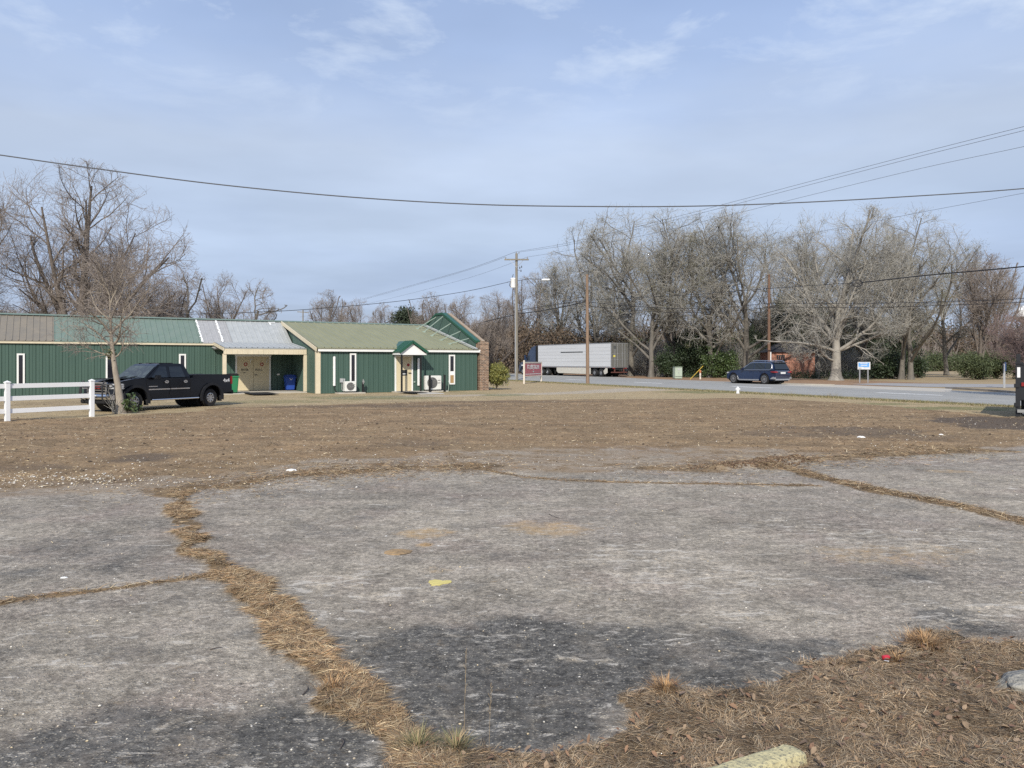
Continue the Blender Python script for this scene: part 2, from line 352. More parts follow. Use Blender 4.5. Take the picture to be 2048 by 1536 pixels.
def ground_material():
    m = bpy.data.materials.new('ground_surface'); m.use_nodes = True; t = m.node_tree; b = t.nodes['Principled BSDF']
    b.inputs['Specular IOR Level'].default_value = .25
    tc = N(t, 'ShaderNodeTexCoord'); P = tc.outputs['Object']
    A = N(t, 'ShaderNodeAttribute', attribute_name='za'); B = N(t, 'ShaderNodeAttribute', attribute_name='zb'); C = N(t, 'ShaderNodeAttribute', attribute_name='zc')
    sA = N(t, 'ShaderNodeSeparateColor'); sB = N(t, 'ShaderNodeSeparateColor'); sC = N(t, 'ShaderNodeSeparateColor')
    LK(t, A.outputs['Color'], sA.inputs[0]); LK(t, B.outputs['Color'], sB.inputs[0]); LK(t, C.outputs['Color'], sC.inputs[0])
    def noise(sc, det=6, ro=.6, dist=0, vec=P):
        n = N(t, 'ShaderNodeTexNoise'); n.inputs['Scale'].default_value = sc; n.inputs['Detail'].default_value = det; n.inputs['Roughness'].default_value = ro; n.inputs['Distortion'].default_value = dist
        LK(t, vec, n.inputs['Vector']); return n.outputs[0]
    def math_(op, a, b_=None, c=None):
        n = N(t, 'ShaderNodeMath', operation=op)
        for k, q in enumerate((a, b_, c)):
            if q is None: continue
            if isinstance(q, (int, float)): n.inputs[k].default_value = q
            else: LK(t, q, n.inputs[k])
        return n.outputs[0]
    def rng_(v, a, b_, c=0., d=1.):
        n = N(t, 'ShaderNodeMapRange'); LK(t, v, n.inputs[0])
        for k, q in enumerate((a, b_, c, d)): n.inputs[k+1].default_value = q
        return n.outputs[0]
    def mix(f, a, b_):
        n = N(t, 'ShaderNodeMix', data_type='RGBA')
        if isinstance(f, (int, float)): n.inputs[0].default_value = f
        else: LK(t, f, n.inputs[0])
        for k, q in ((6, a), (7, b_)):
            if isinstance(q, tuple): n.inputs[k].default_value = (*q, 1)
            else: LK(t, q, n.inputs[k])
        return n.outputs[2]
    def mul(c, f):
        n = N(t, 'ShaderNodeVectorMath', operation='SCALE'); LK(t, c, n.inputs[0]); LK(t, f, n.inputs['Scale']); return n.outputs[0]
    big = noise(.35, 6); mid = noise(2.3, 7, .65); fine = noise(16, 8, .75); grit = noise(75, 4, .8)
    # ---- asphalt: worn aggregate, dust, darker sealed skin
    vor = N(t, 'ShaderNodeTexVoronoi', feature='F1'); vor.inputs['Scale'].default_value = 55; LK(t, P, vor.inputs['Vector'])
    vcs = N(t, 'ShaderNodeSeparateColor'); LK(t, vor.outputs['Color'], vcs.inputs[0])
    stone = math_('MULTIPLY', rng_(vor.outputs['Distance'], .42, .20), rng_(vcs.outputs[0], .35, .8))
    vor2 = N(t, 'ShaderNodeTexVoronoi', feature='F1'); vor2.inputs['Scale'].default_value = 21; LK(t, P, vor2.inputs['Vector'])
    vc2 = N(t, 'ShaderNodeSeparateColor'); LK(t, vor2.outputs['Color'], vc2.inputs[0])
    chip = math_('MULTIPLY', rng_(vor2.outputs['Distance'], .30, .16), math_('GREATER_THAN', vc2.outputs[1], .86))
    asph = mix(rng_(mid, .3, .7), (.275, .25, .225), (.40, .365, .325))
    asph = mix(rng_(big, .45, .75), asph, (.235, .21, .20))
    asph = mix(math_('MULTIPLY', rng_(noise(.9, 5, .55), .5, .72), .45), asph, (.29, .23, .22))
    sealm = rng_(math_('ADD', sA.outputs[1], math_('MULTIPLY', math_('SUBTRACT', noise(3.0, 10, .78), .5), 3.2)), .20, .95)
    skin = mix(rng_(fine, .35, .7), (.058, .061, .068), (.128, .128, .128))
    asph = mix(math_('MULTIPLY', sealm, .88), asph, skin)
    scuff = rng_(math_('ADD', math_('MULTIPLY', sB.outputs[2], .13), noise(3.4, 12, .82, .6)), .565, .68)
    asph = mix(math_('MULTIPLY', scuff, .75), asph, (.52, .465, .40))
    asph = mix(math_('MULTIPLY', stone, math_('SUBTRACT', .75, math_('MULTIPLY', sealm, .25))), mul(asph, rng_(grit, .3, .7, .50, 1.15)), (.50, .475, .43))
    asph = mix(math_('MULTIPLY', chip, .35), asph, (.52, .49, .43))
    asph = mul(asph, rng_(fine, .36, .64, .60, 1.36)); asph = mul(asph, rng_(noise(34, 3, .7), .33, .67, .72, 1.26)); asph = mul(asph, rng_(noise(1.4, 10, .85), .40, .60, .74, 1.2)); asph = mul(asph, rng_(noise(6, 8, .85), .42, .58, .80, 1.16)); asph = mix(math_('MULTIPLY', rng_(noise(2.2, 11, .82), .53, .62), .45), asph, (.15, .145, .145))
    ocf = rng_(math_('ADD', sC.outputs[0], math_('MULTIPLY', math_('SUBTRACT', noise(5, 10, .8), .5), 4.0)), .35, 1.5)
    asph = mix(math_('MULTIPLY', ocf, .75), asph, (.40, .27, .13))
    n_ = N(t, 'ShaderNodeVectorMath', operation='MULTIPLY'); LK(t, asph, n_.inputs[0]); n_.inputs[1].default_value = (1.31, 1.25, 1.105); asph = n_.outputs[0]
    mpA = N(t, 'ShaderNodeMapping'); mpA.inputs['Scale'].default_value = (.55, 1.2, 1); LK(t, P, mpA.inputs[0])
    asph = mix(math_('MULTIPLY', rng_(noise(.55, 8, .7, .3, mpA.outputs[0]), .47, .62), .50), asph, mul(asph, rng_(fine, .36, .64, .42, .62)))
    fleck = rng_(math_('ADD', math_('MULTIPLY', sB.outputs[2], .07), noise(7, 10, .8, .5, mpA.outputs[0])), .565, .62)
    asph = mix(math_('MULTIPLY', fleck, .75), asph, (.60, .55, .47))
    dz = math_('MULTIPLY', rng_(sA.outputs[0], .95, .62), rng_(noise(1.3, 9, .75, .3, mpA.outputs[0]), .38, .60, .15, .75))
    asph = mix(dz, asph, (.30, .225, .15))
    # ---- soil
    soil = mix(rng_(mid, .3, .7), (.225, .152, .083), (.335, .238, .138))
    soil = mix(rng_(big, .4, .7), soil, (.27, .18, .10)); soil = mul(soil, rng_(noise(.8, 11, .85), .42, .58, .78, 1.15))
    soil = mix(math_('MULTIPLY', rng_(noise(7, 9, .8), .52, .68), .55), soil, (.40, .30, .18))
    soil = mul(soil, rng_(fine, .36, .64, .62, 1.34))
    mpS = N(t, 'ShaderNodeMapping'); mpS.inputs['Scale'].default_value = (.16, 1.3, 1); mpS.inputs['Rotation'].default_value = (0, 0, .06); LK(t, P, mpS.inputs[0])
    soil = mul(soil, rng_(noise(1.1, 6, .65, .4, mpS.outputs[0]), .38, .64, .86, 1.10))
    soil = mul(soil, rng_(noise(38, 3, .8), .3, .7, .68, 1.25))
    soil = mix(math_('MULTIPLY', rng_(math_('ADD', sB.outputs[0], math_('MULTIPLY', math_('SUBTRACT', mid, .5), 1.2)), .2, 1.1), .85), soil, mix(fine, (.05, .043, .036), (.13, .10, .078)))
    soil = mix(math_('MULTIPLY', ocf, .6), soil, (.42, .27, .13))
    # ---- lawn, mostly dormant
    lw = mix(rng_(noise(1.6, 8, .7), .35, .65), (.43, .335, .20), (.33, .255, .145))
    lw = mix(rng_(big, .5, .7), lw, (.42, .325, .19))
    lw = mul(lw, rng_(fine, .28, .72, .72, 1.22)); lw = mix(math_('MULTIPLY', sB.outputs[2], .8), lw, mul(mix(mid, (.46,.40,.32), (.36,.31,.24)), rng_(fine, .3, .7, .85, 1.15)))
    gf = rng_(math_('ADD', sB.outputs[1], math_('MULTIPLY', math_('SUBTRACT', noise(3, 8, .75), .5), 1.3)), .25, .9)
    lw = mix(math_('MULTIPLY', gf, .75), lw, mix(fine, (.085, .10, .035), (.21, .21, .09)))
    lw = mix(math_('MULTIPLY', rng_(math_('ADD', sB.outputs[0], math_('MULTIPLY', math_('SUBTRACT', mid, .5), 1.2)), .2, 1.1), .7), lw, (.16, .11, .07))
    # ---- straw thatch
    th = mix(rng_(noise(26, 6, .8, 1.2), .35, .65), (.13, .088, .05), (.30, .21, .115))
    th2 = mix(rng_(noise(30, 6, .8, 1.2), .35, .65), (.07, .053, .036), (.24, .175, .11))
    th = mix(sC.outputs[2], th, th2); th = mul(th, rng_(noise(1.8, 5, .7), .4, .6, .6, 1.25))
    wa = rng_(math_('ADD', sA.outputs[0], math_('MULTIPLY', math_('SUBTRACT', noise(1.6, 12, .82), .5), 2.4)), .34, .62)
    c = mix(wa, soil, asph)
    c = mix(rng_(math_('ADD', sC.outputs[1], math_('MULTIPLY', math_('SUBTRACT', noise(2.5, 8, .75), .5), .9)), .35, .65), c, lw)
    c = mix(rng_(math_('ADD', sA.outputs[2], math_('MULTIPLY', math_('SUBTRACT', noise(14, 6, .8), .5), .8)), .35, .65), c, th)
    LK(t, c, b.inputs['Base Color']); b.inputs['Roughness'].default_value = .93
    hgt = math_('ADD', math_('MULTIPLY', stone, .7), math_('ADD', math_('MULTIPLY', grit, .5), math_('MULTIPLY', fine, .9)))
    bp = N(t, 'ShaderNodeBump'); bp.inputs['Strength'].default_value = .75; bp.inputs['Distance'].default_value = .02
    LK(t, hgt, bp.inputs['Height']); LK(t, bp.outputs[0], b.inputs['Normal'])
    MATS['ground_surface'] = m
ground_material()
Vg = np.stack([gx, gy, gz], -1).reshape(-1, 3)
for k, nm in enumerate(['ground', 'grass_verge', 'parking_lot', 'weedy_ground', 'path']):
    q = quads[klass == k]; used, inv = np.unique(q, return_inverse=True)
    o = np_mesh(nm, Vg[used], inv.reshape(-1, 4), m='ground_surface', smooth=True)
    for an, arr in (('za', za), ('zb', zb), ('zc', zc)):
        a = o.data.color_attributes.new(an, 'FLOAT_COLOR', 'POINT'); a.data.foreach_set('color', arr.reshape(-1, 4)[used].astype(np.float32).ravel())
    o['kind'] = 'structure'

# far land
mat('field', (.36,.275,.155), .95, var=.16, vscale=.05, bump=.3, bscale=4, col2=(.27,.20,.11))
MB().add([(-1500,-300,-.06),(1500,-300,-.06),(1500,2500,-.06),(-1500,2500,-.06)], [(0,1,2,3)]).build('field', 'field')['kind'] = 'structure'

# road with joints, lanes
def road_material():
    m = mat('road', (.345,.34,.315), .85, var=.06, vscale=1.2, col2=(.29,.285,.262), bump=.25, bscale=50)
    t = m.node_tree; b = t.nodes['Principled BSDF']; old = b.inputs['Base Color'].links[0].from_socket
    tc = N(t, 'ShaderNodeTexCoord'); sp = N(t, 'ShaderNodeSeparateXYZ'); LK(t, tc.outputs['Object'], sp.inputs[0])
    n = N(t, 'ShaderNodeTexNoise', noise_dimensions='1D'); n.inputs['Scale'].default_value = .9; n.inputs['Detail'].default_value = 3; LK(t, sp.outputs['Y'], n.inputs['W'])
    r = N(t, 'ShaderNodeMapRange'); LK(t, n.outputs[0], r.inputs[0]); r.inputs[1].default_value = .3; r.inputs[2].default_value = .7; r.inputs[3].default_value = .80; r.inputs[4].default_value = 1.10
    v = N(t, 'ShaderNodeVectorMath', operation='SCALE'); LK(t, old, v.inputs[0]); LK(t, r.outputs[0], v.inputs['Scale']); LK(t, v.outputs[0], b.inputs['Base Color'])
road_material()
mat('road_paint', (.85,.85,.83), .7, var=.15, vscale=8); mat('verge', (.21,.125,.07), .95, var=.2, vscale=1.2, col2=(.33,.21,.12), bump=.6, bscale=9)
mat('concrete', (.50,.46,.39), .85, var=.1, vscale=2, bump=.2, bscale=40); mat('kerb', (.36,.32,.27), .9, var=.2, vscale=2)
mat('side_road', (.33,.32,.31), .9, var=.08, vscale=1.5); mat('path', (.44,.39,.32), .95, var=.12, vscale=1.5, bump=.4, bscale=20, col2=(.37,.33,.27))
rz_ = math.atan2(RD.y, RD.x)
def sheet(name, pts, z, m, jit=0.):
    """flat sheet given in road coordinates (s along, n across)"""
    me = MB().add([(s, -n, z) for s, n in pts], [tuple(range(len(pts)))])
    o = me.build(name, m, loc=(R0.x, R0.y, 0), rz=rz_); o['kind'] = 'structure'; return o
def edge_noise(s0, s1, n, amp, step=1.5, seed=1):
    r = random.Random(seed); k = int(abs(s1-s0)/step); return [(s0+(s1-s0)*i/k, n+r.uniform(-amp, amp)) for i in range(k+1)]
far_e = [(300,15.0),(70,18.8),(62,18.8),(50,15.6),(34,15.2),(12,13.6),(-10,13),(-60,13)]
sheet('road', edge_noise(-60, 300, 0, .16, 1.4, 4)+far_e, .012, 'road')
sheet('verge', edge_noise(-60, 300, 13.2, .0)+[(300,60),(-60,60)], .004, 'field')
vg = sheet('leafy_verge', [(300,15),(70,18.8),(62,18.8),(50,15.6),(34,15.2),(24,14.6),(18.5,14.2),(20,17),(15,22),(20,27),(34,30),(80,36),(300,50)], .008, 'verge')
dk = MB()
for s_ in (-4.8, 7.8, 20.4, 33.0, 45.6, 58.2, 70.8): dk.box(s_, s_+4.0, -6.50, -6.15, .0160, .0220)
for s_ in (-60,): dk.box(s_, 300, -14.75+2.2, -14.63+2.2, .0145, .0165) if False else None
dk.build('lane_markings', 'road_paint', loc=(R0.x, R0.y, 0), rz=rz_)['kind'] = 'structure'
# driveway apron, side road and kerb on the far side
def gsheet(name, pix, z, m):
    o = MB().add([(*(G(a, b).xy), z) for a, b in pix], [tuple(range(len(pix)))]).build(name, m); o['kind'] = 'structure'; return o
gsheet('driveway', [(1560,771.5),(1640,774),(1900,785),(1905,778),(1850,776),(1760,773.2),(1690,770.5),(1600,768)], .017, 'concrete')
gsheet('side_road', [(1700,768.8),(1850,774.3),(2300,777.5),(2300,771),(2048,769.2),(1930,768.2),(1840,767.5),(1760,766.4)], .020, 'side_road')
kb = MB()
kp = [G(a, b) for a, b in [(1893,777.5),(1930,779.6),(1980,782.6),(2029,786.5),(2100,792),(2250,803)]]
for a_, b_ in zip(kp, kp[1:]): kb.bar(a_+Vector((0,0,.055)), b_+Vector((0,0,.055)), .2, .13)
kb.build('kerb', 'kerb')['kind'] = 'structure'
kb = MB(); kp = [G(a, b) for a, b in [(1470,765.2),(1520,766.6),(1560,768.4),(1610,770.2),(1668,771.6)]]
for a_, b_ in zip(kp, kp[1:]): kb.bar(a_+Vector((0,0,.05)), b_+Vector((0,0,.05)), .2, .12)
kb.build('kerb', 'concrete')['kind'] = 'structure'
# ------------------------------------------------------------------ green metal building
BA = Vector((-11.05, 43.7, 0)); TH_B = R(31); BU = Vector((math.cos(TH_B), math.sin(TH_B), 0)); BN = Vector((-BU.y, BU.x, 0))
def bt(px, d):
    """position along the building (t) seen in picture column px on the line d metres behind the front wall"""
    k = (px-1024)/F; ox = BA.x+BN.x*d; oy = BA.y+BN.y*d
    return (k*oy-ox)/(BU.x-k*BU.y)
def bw(t, d, z=0): return BA+BU*t+BN*d+Vector((0, 0, z))
def bz(px, py, d):
    p = bw(bt(px, d), d); return CH-(py-HZ)/F*p.y
PG = (.058,.106,.083)
mat('green_metal', PG, .5, var=.12, vscale=1.1, stretch=(3.3,3.3,.25), col2=(.046,.088,.069)); mat('blue_metal', (.025,.07,.13), .5, var=.1)
mat('cream_trim', (.66,.58,.42), .6, var=.08, vscale=3); mat('white_trim', (.78,.78,.75), .5, var=.05)
mat('coping_tan', (.36,.28,.20), .8); mat('cream_door', (.62,.53,.35), .5, var=.04, vscale=1.5); mat('dark_glass', (.018,.018,.024), .08, var=.1, spec=.6)
mat('roof_brown', (.225,.195,.150), .6, var=.10, vscale=2, col2=(.17,.155,.13)); mat('roof_green', (.165,.21,.178), .6, var=.08, vscale=2.0, col2=(.13,.185,.15))
mat('roof_olive', (.255,.255,.155), .65, var=.1, vscale=1.5, stretch=(1,.3,1), col2=(.21,.215,.13)); mat('galvanised', (.41,.425,.42), .55, metal=.05, var=.09, vscale=2.5, col2=(.33,.345,.34))
mat('roof_patch', (.36,.36,.36), .7, var=.12, vscale=5, col2=(.28,.28,.28)); mat('sealant', (.80,.80,.78), .7, var=.05); mat('black_paint', (.012,.012,.012), .45, var=.1)
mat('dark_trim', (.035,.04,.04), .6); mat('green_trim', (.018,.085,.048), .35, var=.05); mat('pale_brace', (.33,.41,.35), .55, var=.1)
mat('grey_plastic', (.45,.46,.45), .5); mat('white_paint', (.80,.80,.78), .4, var=.04); mat('rubber', (.016,.016,.017), .85, var=.1)
mat('chrome', (.75,.76,.78), .18, metal=1, var=.03); mat('ink', (.03,.03,.03), .6); mat('red_ink', (.35,.03,.03), .6)
bld = thing('metal_building', 'long low green ribbed metal building with patched metal roof, recessed porch and brick end pier', 'building', BA, TH_B)
def rib_wall(name, t0, t1, z0, zt, d, m='green_metal', rib=.305, side=False, flip=1, sgn=1):
    """ribbed sheet wall along t (or along d when side) with the top given by zt(t)"""
    b = MB(); xs = []; x = t0
    while x < t1-.001:
        for a, o in ((0, 0), (.12, 0), (.135, -.012), (.150, -.012), (.165, 0), (.268, 0), (.280, -.026), (.295, -.026)):
            if x+a < t1: xs.append((x+a, o))
        x += rib
    xs.append((t1, 0))
    vs = []
    for x, o in xs:
        q = d-o*sgn
        vs += [(q, x, z0), (q, x, zt(x))] if side else [(x, q, z0), (x, q, zt(x))]
    b.add(vs, [(2*i, 2*i+2, 2*i+3, 2*i+1) for i in range(len(xs)-1)])
    # solid backing
    th = .12*sgn; n = len(b.v); e = [(t0, zt(t0)), (t1, zt(t1))]
    return b.build(name, m, bld)
def rib_roof(name, t0, t1, prof, m, rib=.305, h=.03, eps=0.):
    """ribbed roof sheet: prof is (d, z) from eave to ridge"""
    b = MB(); xs = []; x = t0
    while x < t1-.001:
        for a, o in ((0, h), (.03, h), (.05, 0), (rib-.02, 0)):
            if x+a < t1: xs.append((x+a, o))
        x += rib
    xs.append((t1, 0)); K = len(prof); vs = []
    for x, o in xs: vs += [(x, d, z+o+eps) for d, z in prof]
    b.add(vs, [(i*K+k, (i+1)*K+k, (i+1)*K+k+1, i*K+k+1) for i in range(len(xs)-1) for k in range(K-1)])
    vs = [(x, d, z-.05+eps) for x in (t0, t1) for d, z in prof]
    b.add(vs, [(k, k+1, K+k+1, K+k) for k in range(K-1)]+[])
    # eave closure
    b.add([(t0, prof[0][0]+.002, prof[0][1]-.05), (t1, prof[0][0]+.002, prof[0][1]-.05), (t1, prof[0][0]+.002, prof[0][1]+.0), (t0, prof[0][0]+.002, prof[0][1])], [(0,1,2,3)])
    return b.build(name, m, bld)
RD_, RZ = 7.6, 4.44; DB, DP = 5.2, 2.19; EZ, EB = 2.62, 2.95; TE = 10.30
tl = bt(0, DB)-6.0; tpl = bt(450, DP); tlc = bt(436, DB)
T_ = lambda px, d: bt(px, d)
# walls
rib_wall('wall', tl, tlc, 0, lambda x: EB-.05, DB); rib_wall('wall', tlc+.01, tpl-.005, 0, lambda x: EB-.05, DB, 'blue_metal')
rib_wall('wall', tpl, 0, 0, lambda x: EB-.05, DB)
rib_wall('wall', 0.02, TE, 0, lambda x: EZ-.06, 0)
slope = lambda d: EZ-.04+(RZ-EZ)*(d/RD_)
rib_wall('wall', .0, DB, 0, slope, 0.0, side=True, sgn=1)
# rear and hidden walls (a plain closed shell)
b = MB(); b.add([(tl,RD_*2-DB,0),(TE,RD_*2,0),(TE,RD_*2,EZ-.06),(tl,RD_*2-DB,EB)], [(0,1,2,3)])
b.add([(tl,DB,0),(tl,RD_*2-DB,0),(tl,RD_*2-DB,EB-.06),(tl,RD_,RZ-.06),(tl,DB,EB-.06)], [(0,1,2,3,4)])
b.add([(.05,DB,EB-.06),(.05,RD_,RZ-.06),(.05,DB,slope(DB))], [(0,1,2)])
b.build('rear_wall', 'green_metal', bld)
# concrete footing line
# roofs
PL = [(DB-.12, EB-.01), (RD_, RZ)]
t1_ = T_(108, DB-.1); t2_ = T_(410, DB); t2b = T_(386, RD_); t3_ = T_(446, DB)
rib_roof('roof_panel', tl-.2, t1_, PL, 'roof_brown'); rib_roof('roof_panel', t1_, t2_-.15, PL, 'roof_green')
rib_roof('roof_panel', t2_-.15, t2_+1.55, PL, 'roof_patch', h=.012)
rib_roof('roof_panel', t2_+1.55, -.05, PL, 'galvanised')
tp0 = tpl-.10
rib_roof('porch_roof', tp0, -.04, [(DP-.15, 2.60), (DB-.10, EB+.015)], 'galvanised', eps=.012)
rib_roof('roof_panel', -.10, TE, [(-.22, EZ), (RD_, RZ)], 'roof_olive', rib=.42, h=.035)
b = MB(); K = RD_*2
b.add([(tl-.2,K-DB+.12,EB-.01),(-.05,K-DB+.12,EB-.01),(-.05,RD_,RZ),(tl-.2,RD_,RZ)], [(0,1,2,3)]); b.add([(-.1,K+.22,EZ),(TE,K+.22,EZ),(TE,RD_,RZ),(-.1,RD_,RZ)], [(0,1,2,3)])
b.build('rear_roof', 'roof_green', bld)
b = MB()
for t0, t1 in ((tl-.2, TE),): b.prism([(RD_-.18, RZ-.02), (RD_, RZ+.07), (RD_+.18, RZ-.02)], t0, t1, axis='x')
b.build('ridge_cap', 'dark_trim' if False else 'roof_green', bld)
# grey flashing where the olive roof meets the parapet
rib_roof('flashing', TE-.5, TE, [(-.22, EZ), (RD_, RZ)], 'galvanised', rib=.42, h=.03, eps=.014)
# sealant seams on the patch
for tt, tt2 in ((t2_-.15, t2_-.15), (t2_+1.0, t2_+1.0)):
    b = MB(); r_ = random.Random(int(abs(tt)*10))
    for k in range(26):
        f0 = k/26; d0 = DB-.1+(RD_-DB+.1)*f0; z0 = EB+(RZ-EB)*f0; f1 = (k+1.15)/26; d1 = DB-.1+(RD_-DB+.1)*f1; z1 = EB+(RZ-EB)*f1
        o = r_.uniform(-.02, .02); w_ = r_.uniform(.035, .07)
        b.add([(tt+o-w_, d0, z0+.05), (tt+o+w_, d0, z0+.05), (tt+o+w_, d1, z1+.05), (tt+o-w_, d1, z1+.05)], [(0,1,2,3)])
        if 0: b.add([(tt+o-.3, d0, z0+.048), (tt+o+.3, d0, z0+.048), (tt+o+.26, d0+.05, z0+.08), (tt+o-.28, d0+.05, z0+.08)], [(0,1,2,3)])
    b.build('sealant_seam', 'sealant', bld)
for (a0, a1, f0, f1) in ((-1.0, -.55, .90, .93), (-.95, -.85, .80, .92), (-1.3, -.2, .955, .985), (-.4, -.2, .0, .02)):
    g = lambda f: (DB+(RD_-DB)*f, EB+(RZ-EB)*f+.05)
    (d0, z0), (d1, z1) = g(f0), g(f1); b = MB().add([(a0, d0, z0), (a1, d0, z0), (a1, d1, z1), (a0, d1, z1)], [(0,1,2,3)]); b.build('sealant_seam', 'sealant', bld)
# fascias and trims
MB().box(-.02, TE+.15, -.17, -.14, EZ-.215, EZ-.045).build('fascia', 'white_trim', bld)
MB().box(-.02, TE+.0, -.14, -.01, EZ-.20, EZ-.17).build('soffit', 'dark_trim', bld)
MB().box(tl-.2, tlc-.02, DB-.11, DB-.075, EB-.16, EB-.055).build('fascia', 'cream_trim', bld)
b = MB().box(tp0, -.03, DP-.13, DP-.10, 2.24, 2.55)
for k in range(16):
    x = tp0+.14+k*(-.1-tp0)/16; b.box(x, x+.02, DP-.142, DP-.13, 2.26, 2.50)
b.build('porch_fascia', 'cream_trim', bld)
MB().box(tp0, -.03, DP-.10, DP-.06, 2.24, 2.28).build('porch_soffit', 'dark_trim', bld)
MB().bar((tp0-.0, DP-.16, 2.52), (tp0-.0, DB-.12, EB-.07), .05, .17).build('rake_trim', 'cream_trim', bld)
MB().bar((-.13, -.2, EZ-.1), (-.13, RD_, RZ-.06), .06, .21).build('rake_trim', 'cream_trim', bld)
b = MB(); b.box(-.10, .16, -.045, -.0, 0, EZ-.2); b.box(-.10, -.045, -.0, .16, 0, EZ-.1); b.build('corner_trim', 'cream_trim', bld)
for px, w_ in ((450, .13), (611, .12)):
    t = T_(px, DP); MB().box(t-w_, t+w_-.06, DP-.1, DP+.08, 0.05, 2.26).build('post', 'cream_trim', bld, bevel=.01)
# porch ceiling beams (dark)
# windows
def window(px0, px1, d, z0, z1, lower=None):
    t0, t1 = T_(px0, d-.05), T_(px1, d-.05); f = .085
    b = MB(); b.box(t0, t0+f, d-.06, d-.0, z0, z1); b.box(t1-f, t1, d-.06, d, z0, z1); b.box(t0+f, t1-f, d-.06, d, z1-f, z1); b.box(t0+f, t1-f, d-.06, d, z0, z0+f)
    o = b.build('window', 'white_trim', bld)
    MB().box(t0+f, t1-f, d-.035, d-.02, z0+f, z1-f).build('pane', 'dark_glass', o)
    return o, (t0+f, t1-f)
window(33.5, 49.5, DB, 0.47, 2.25); window(211.5, 230, DB, .5, 2.27); window(358, 372, DB, .5, 2.27); window(-190, -174, DB, .47, 2.25)
window(700, 712.5, 0, .40, 2.30)
o_, (a_, c_) = window(898, 910, 0, .40, 2.25)
mat('cardboard', (.42,.27,.12), .8); MB().box(a_, c_, -.042, -.036, .49, .98).build('board', 'cardboard', o_); MB().box(a_, c_, -.042, -.036, .98, 1.22).build('curtain', 'white_paint', o_)
# double doors in the porch
t0, t1 = T_(470.5, DB), T_(541, DB); zt = bz(505, 713, DB); tm = (t0+t1)/2; f = .09
b = MB(); b.box(t0, t0+f, DB-.07, DB-.0, .06, zt); b.box(t1-f, t1, DB-.07, DB, .06, zt); b.box(t0-.03, t1+.03, DB-.075, DB, zt, zt+.11); b.build('door_frame', 'white_trim', bld)
for a, c, tx, sx in ((t0+f, tm-.008, 'ENTER', -.02), (tm+.008, t1-f, 'PULL', -.16)):
    dr = MB().box(a, c, DB-.05, DB-.005, .07, zt-.0).build('door', 'cream_door', bld)
    mx_ = (a+c)/2
    text('lettering', tx, .17, 'ink', dr, (mx_+sx, DB-.052, 1.32), (1,0,0), (0,0,1), .001, width=.42, bold=.004)
    MB().lathe([(.11, -.004), (.11, 0)], (mx_+.03, DB-.055, 1.66), 'y', 16).build('sticker', 'red_ink', dr); MB().lathe([(.055, -.004), (.055, 0)], (mx_+.03, DB-.062, 1.66), 'y', 12).build('sticker_centre', 'cream_trim', dr)
    b = MB(); b.box(mx_+.30, mx_+.42, DB-.09, DB-.05, 1.92, 1.96); b.box(mx_+.30, mx_+.33, DB-.09, DB-.06, 1.72, 1.96); b.build('door_closer', 'white_trim', dr)
MB().box(tm+.06, tm+.24, DB-.09, DB-.05, .99, 1.03).build('handle', 'black_paint', dr)
MB().box((t0+tm)/2-.06, (t0+tm)/2+.06, DB-.056, DB-.05, 1.12, 1.17).build('notice', 'ink', bld)
MB().box(T_(554, DB)-.0, T_(559, DB), DB-.05, DB+.02, .98, 1.08).build('electric_box', 'white_trim', bld)
t = T_(432, DB); b = MB().box(t-.25, t+.22, DB-.42, DB-.03, 2.62, 2.70); b.box(t-.2, t+.2, DB-.38, DB-.03, 2.56, 2.62); b.build('wall_light', 'grey_plastic', bld, bevel=.02)
# white pipe covers
for px, z0, z1 in ((668.5, .42, 2.12), (837, .35, 2.03)):
    t = T_(px, -.05); MB().box(t-.065, t+.065, -.09, -.0, z0, z1).build('pipe_cover', 'white_paint', bld, bevel=.02)
t = T_(668.5, -.05); MB().tube([(t, -.06, .45), (t+.02, -.07, .2), (t+.15, -.12, .06), (t+.55, -.2, .05)], .025, 6).build('hose', 'black_paint', bld)
t = T_(683, -.05); MB().box(t-.09, t+.09, -.12, 0, .62, .85).box(t+.12, t+.2, -.1, 0, .35, .84).build('electric_box', 'grey_plastic', bld)
t = T_(684, -.05); MB().tube([(t, -.06, .62), (t, -.06, .2), (t+.1, -.1, .1)], .02, 6).build('conduit', 'grey_plastic', bld)
t = T_(829, -.05); MB().box(t-.05, t+.05, -.06, 0, .55, .63).build('electric_box', 'pale_brace', bld)
# single entrance with its small gabled canopy
OUT = -1.05
ta, tb = T_(789, 0), T_(825, 0); zt = bz(807, 713.5, 0)
b = MB(); b.box(ta, ta+.09, -.07, 0, .05, zt); b.box(tb-.09, tb, -.07, 0, .05, zt); b.box(ta, tb, -.075, 0, zt, zt+.08); b.build('door_frame', 'white_trim', bld)
tsl = T_(803, 0)
MB().box(ta+.09, tsl, -.05, -.002, .06, zt).build('side_panel', 'cream_door', bld)
dr = MB().box(tsl+.01, tb-.09, -.06, -.002, .06, zt).build('door', 'cream_door', bld)
td = (tsl+tb-.09)/2
MB().box(td-.32, td+.02, -.07, -.06, .98, 1.32).build('sign', 'ink', dr, bevel=.0)
MB().box(td-.26, td-.04, -.074, -.071, 1.06, 1.11).build('lettering_band', 'white_paint', dr)
MB().lathe([(.09, -.004), (.09, 0)], (td+.10, -.066, 1.62), 'y', 14).build('sticker', 'red_ink', dr)
MB().lathe([(.035, -.05), (.035, 0)], (td+.26, -.06, 1.36), 'y', 10).build('lock', 'chrome', dr); MB().box(td+.10, td+.28, -.12, -.06, 1.12, 1.16).build('handle', 'ink', dr)
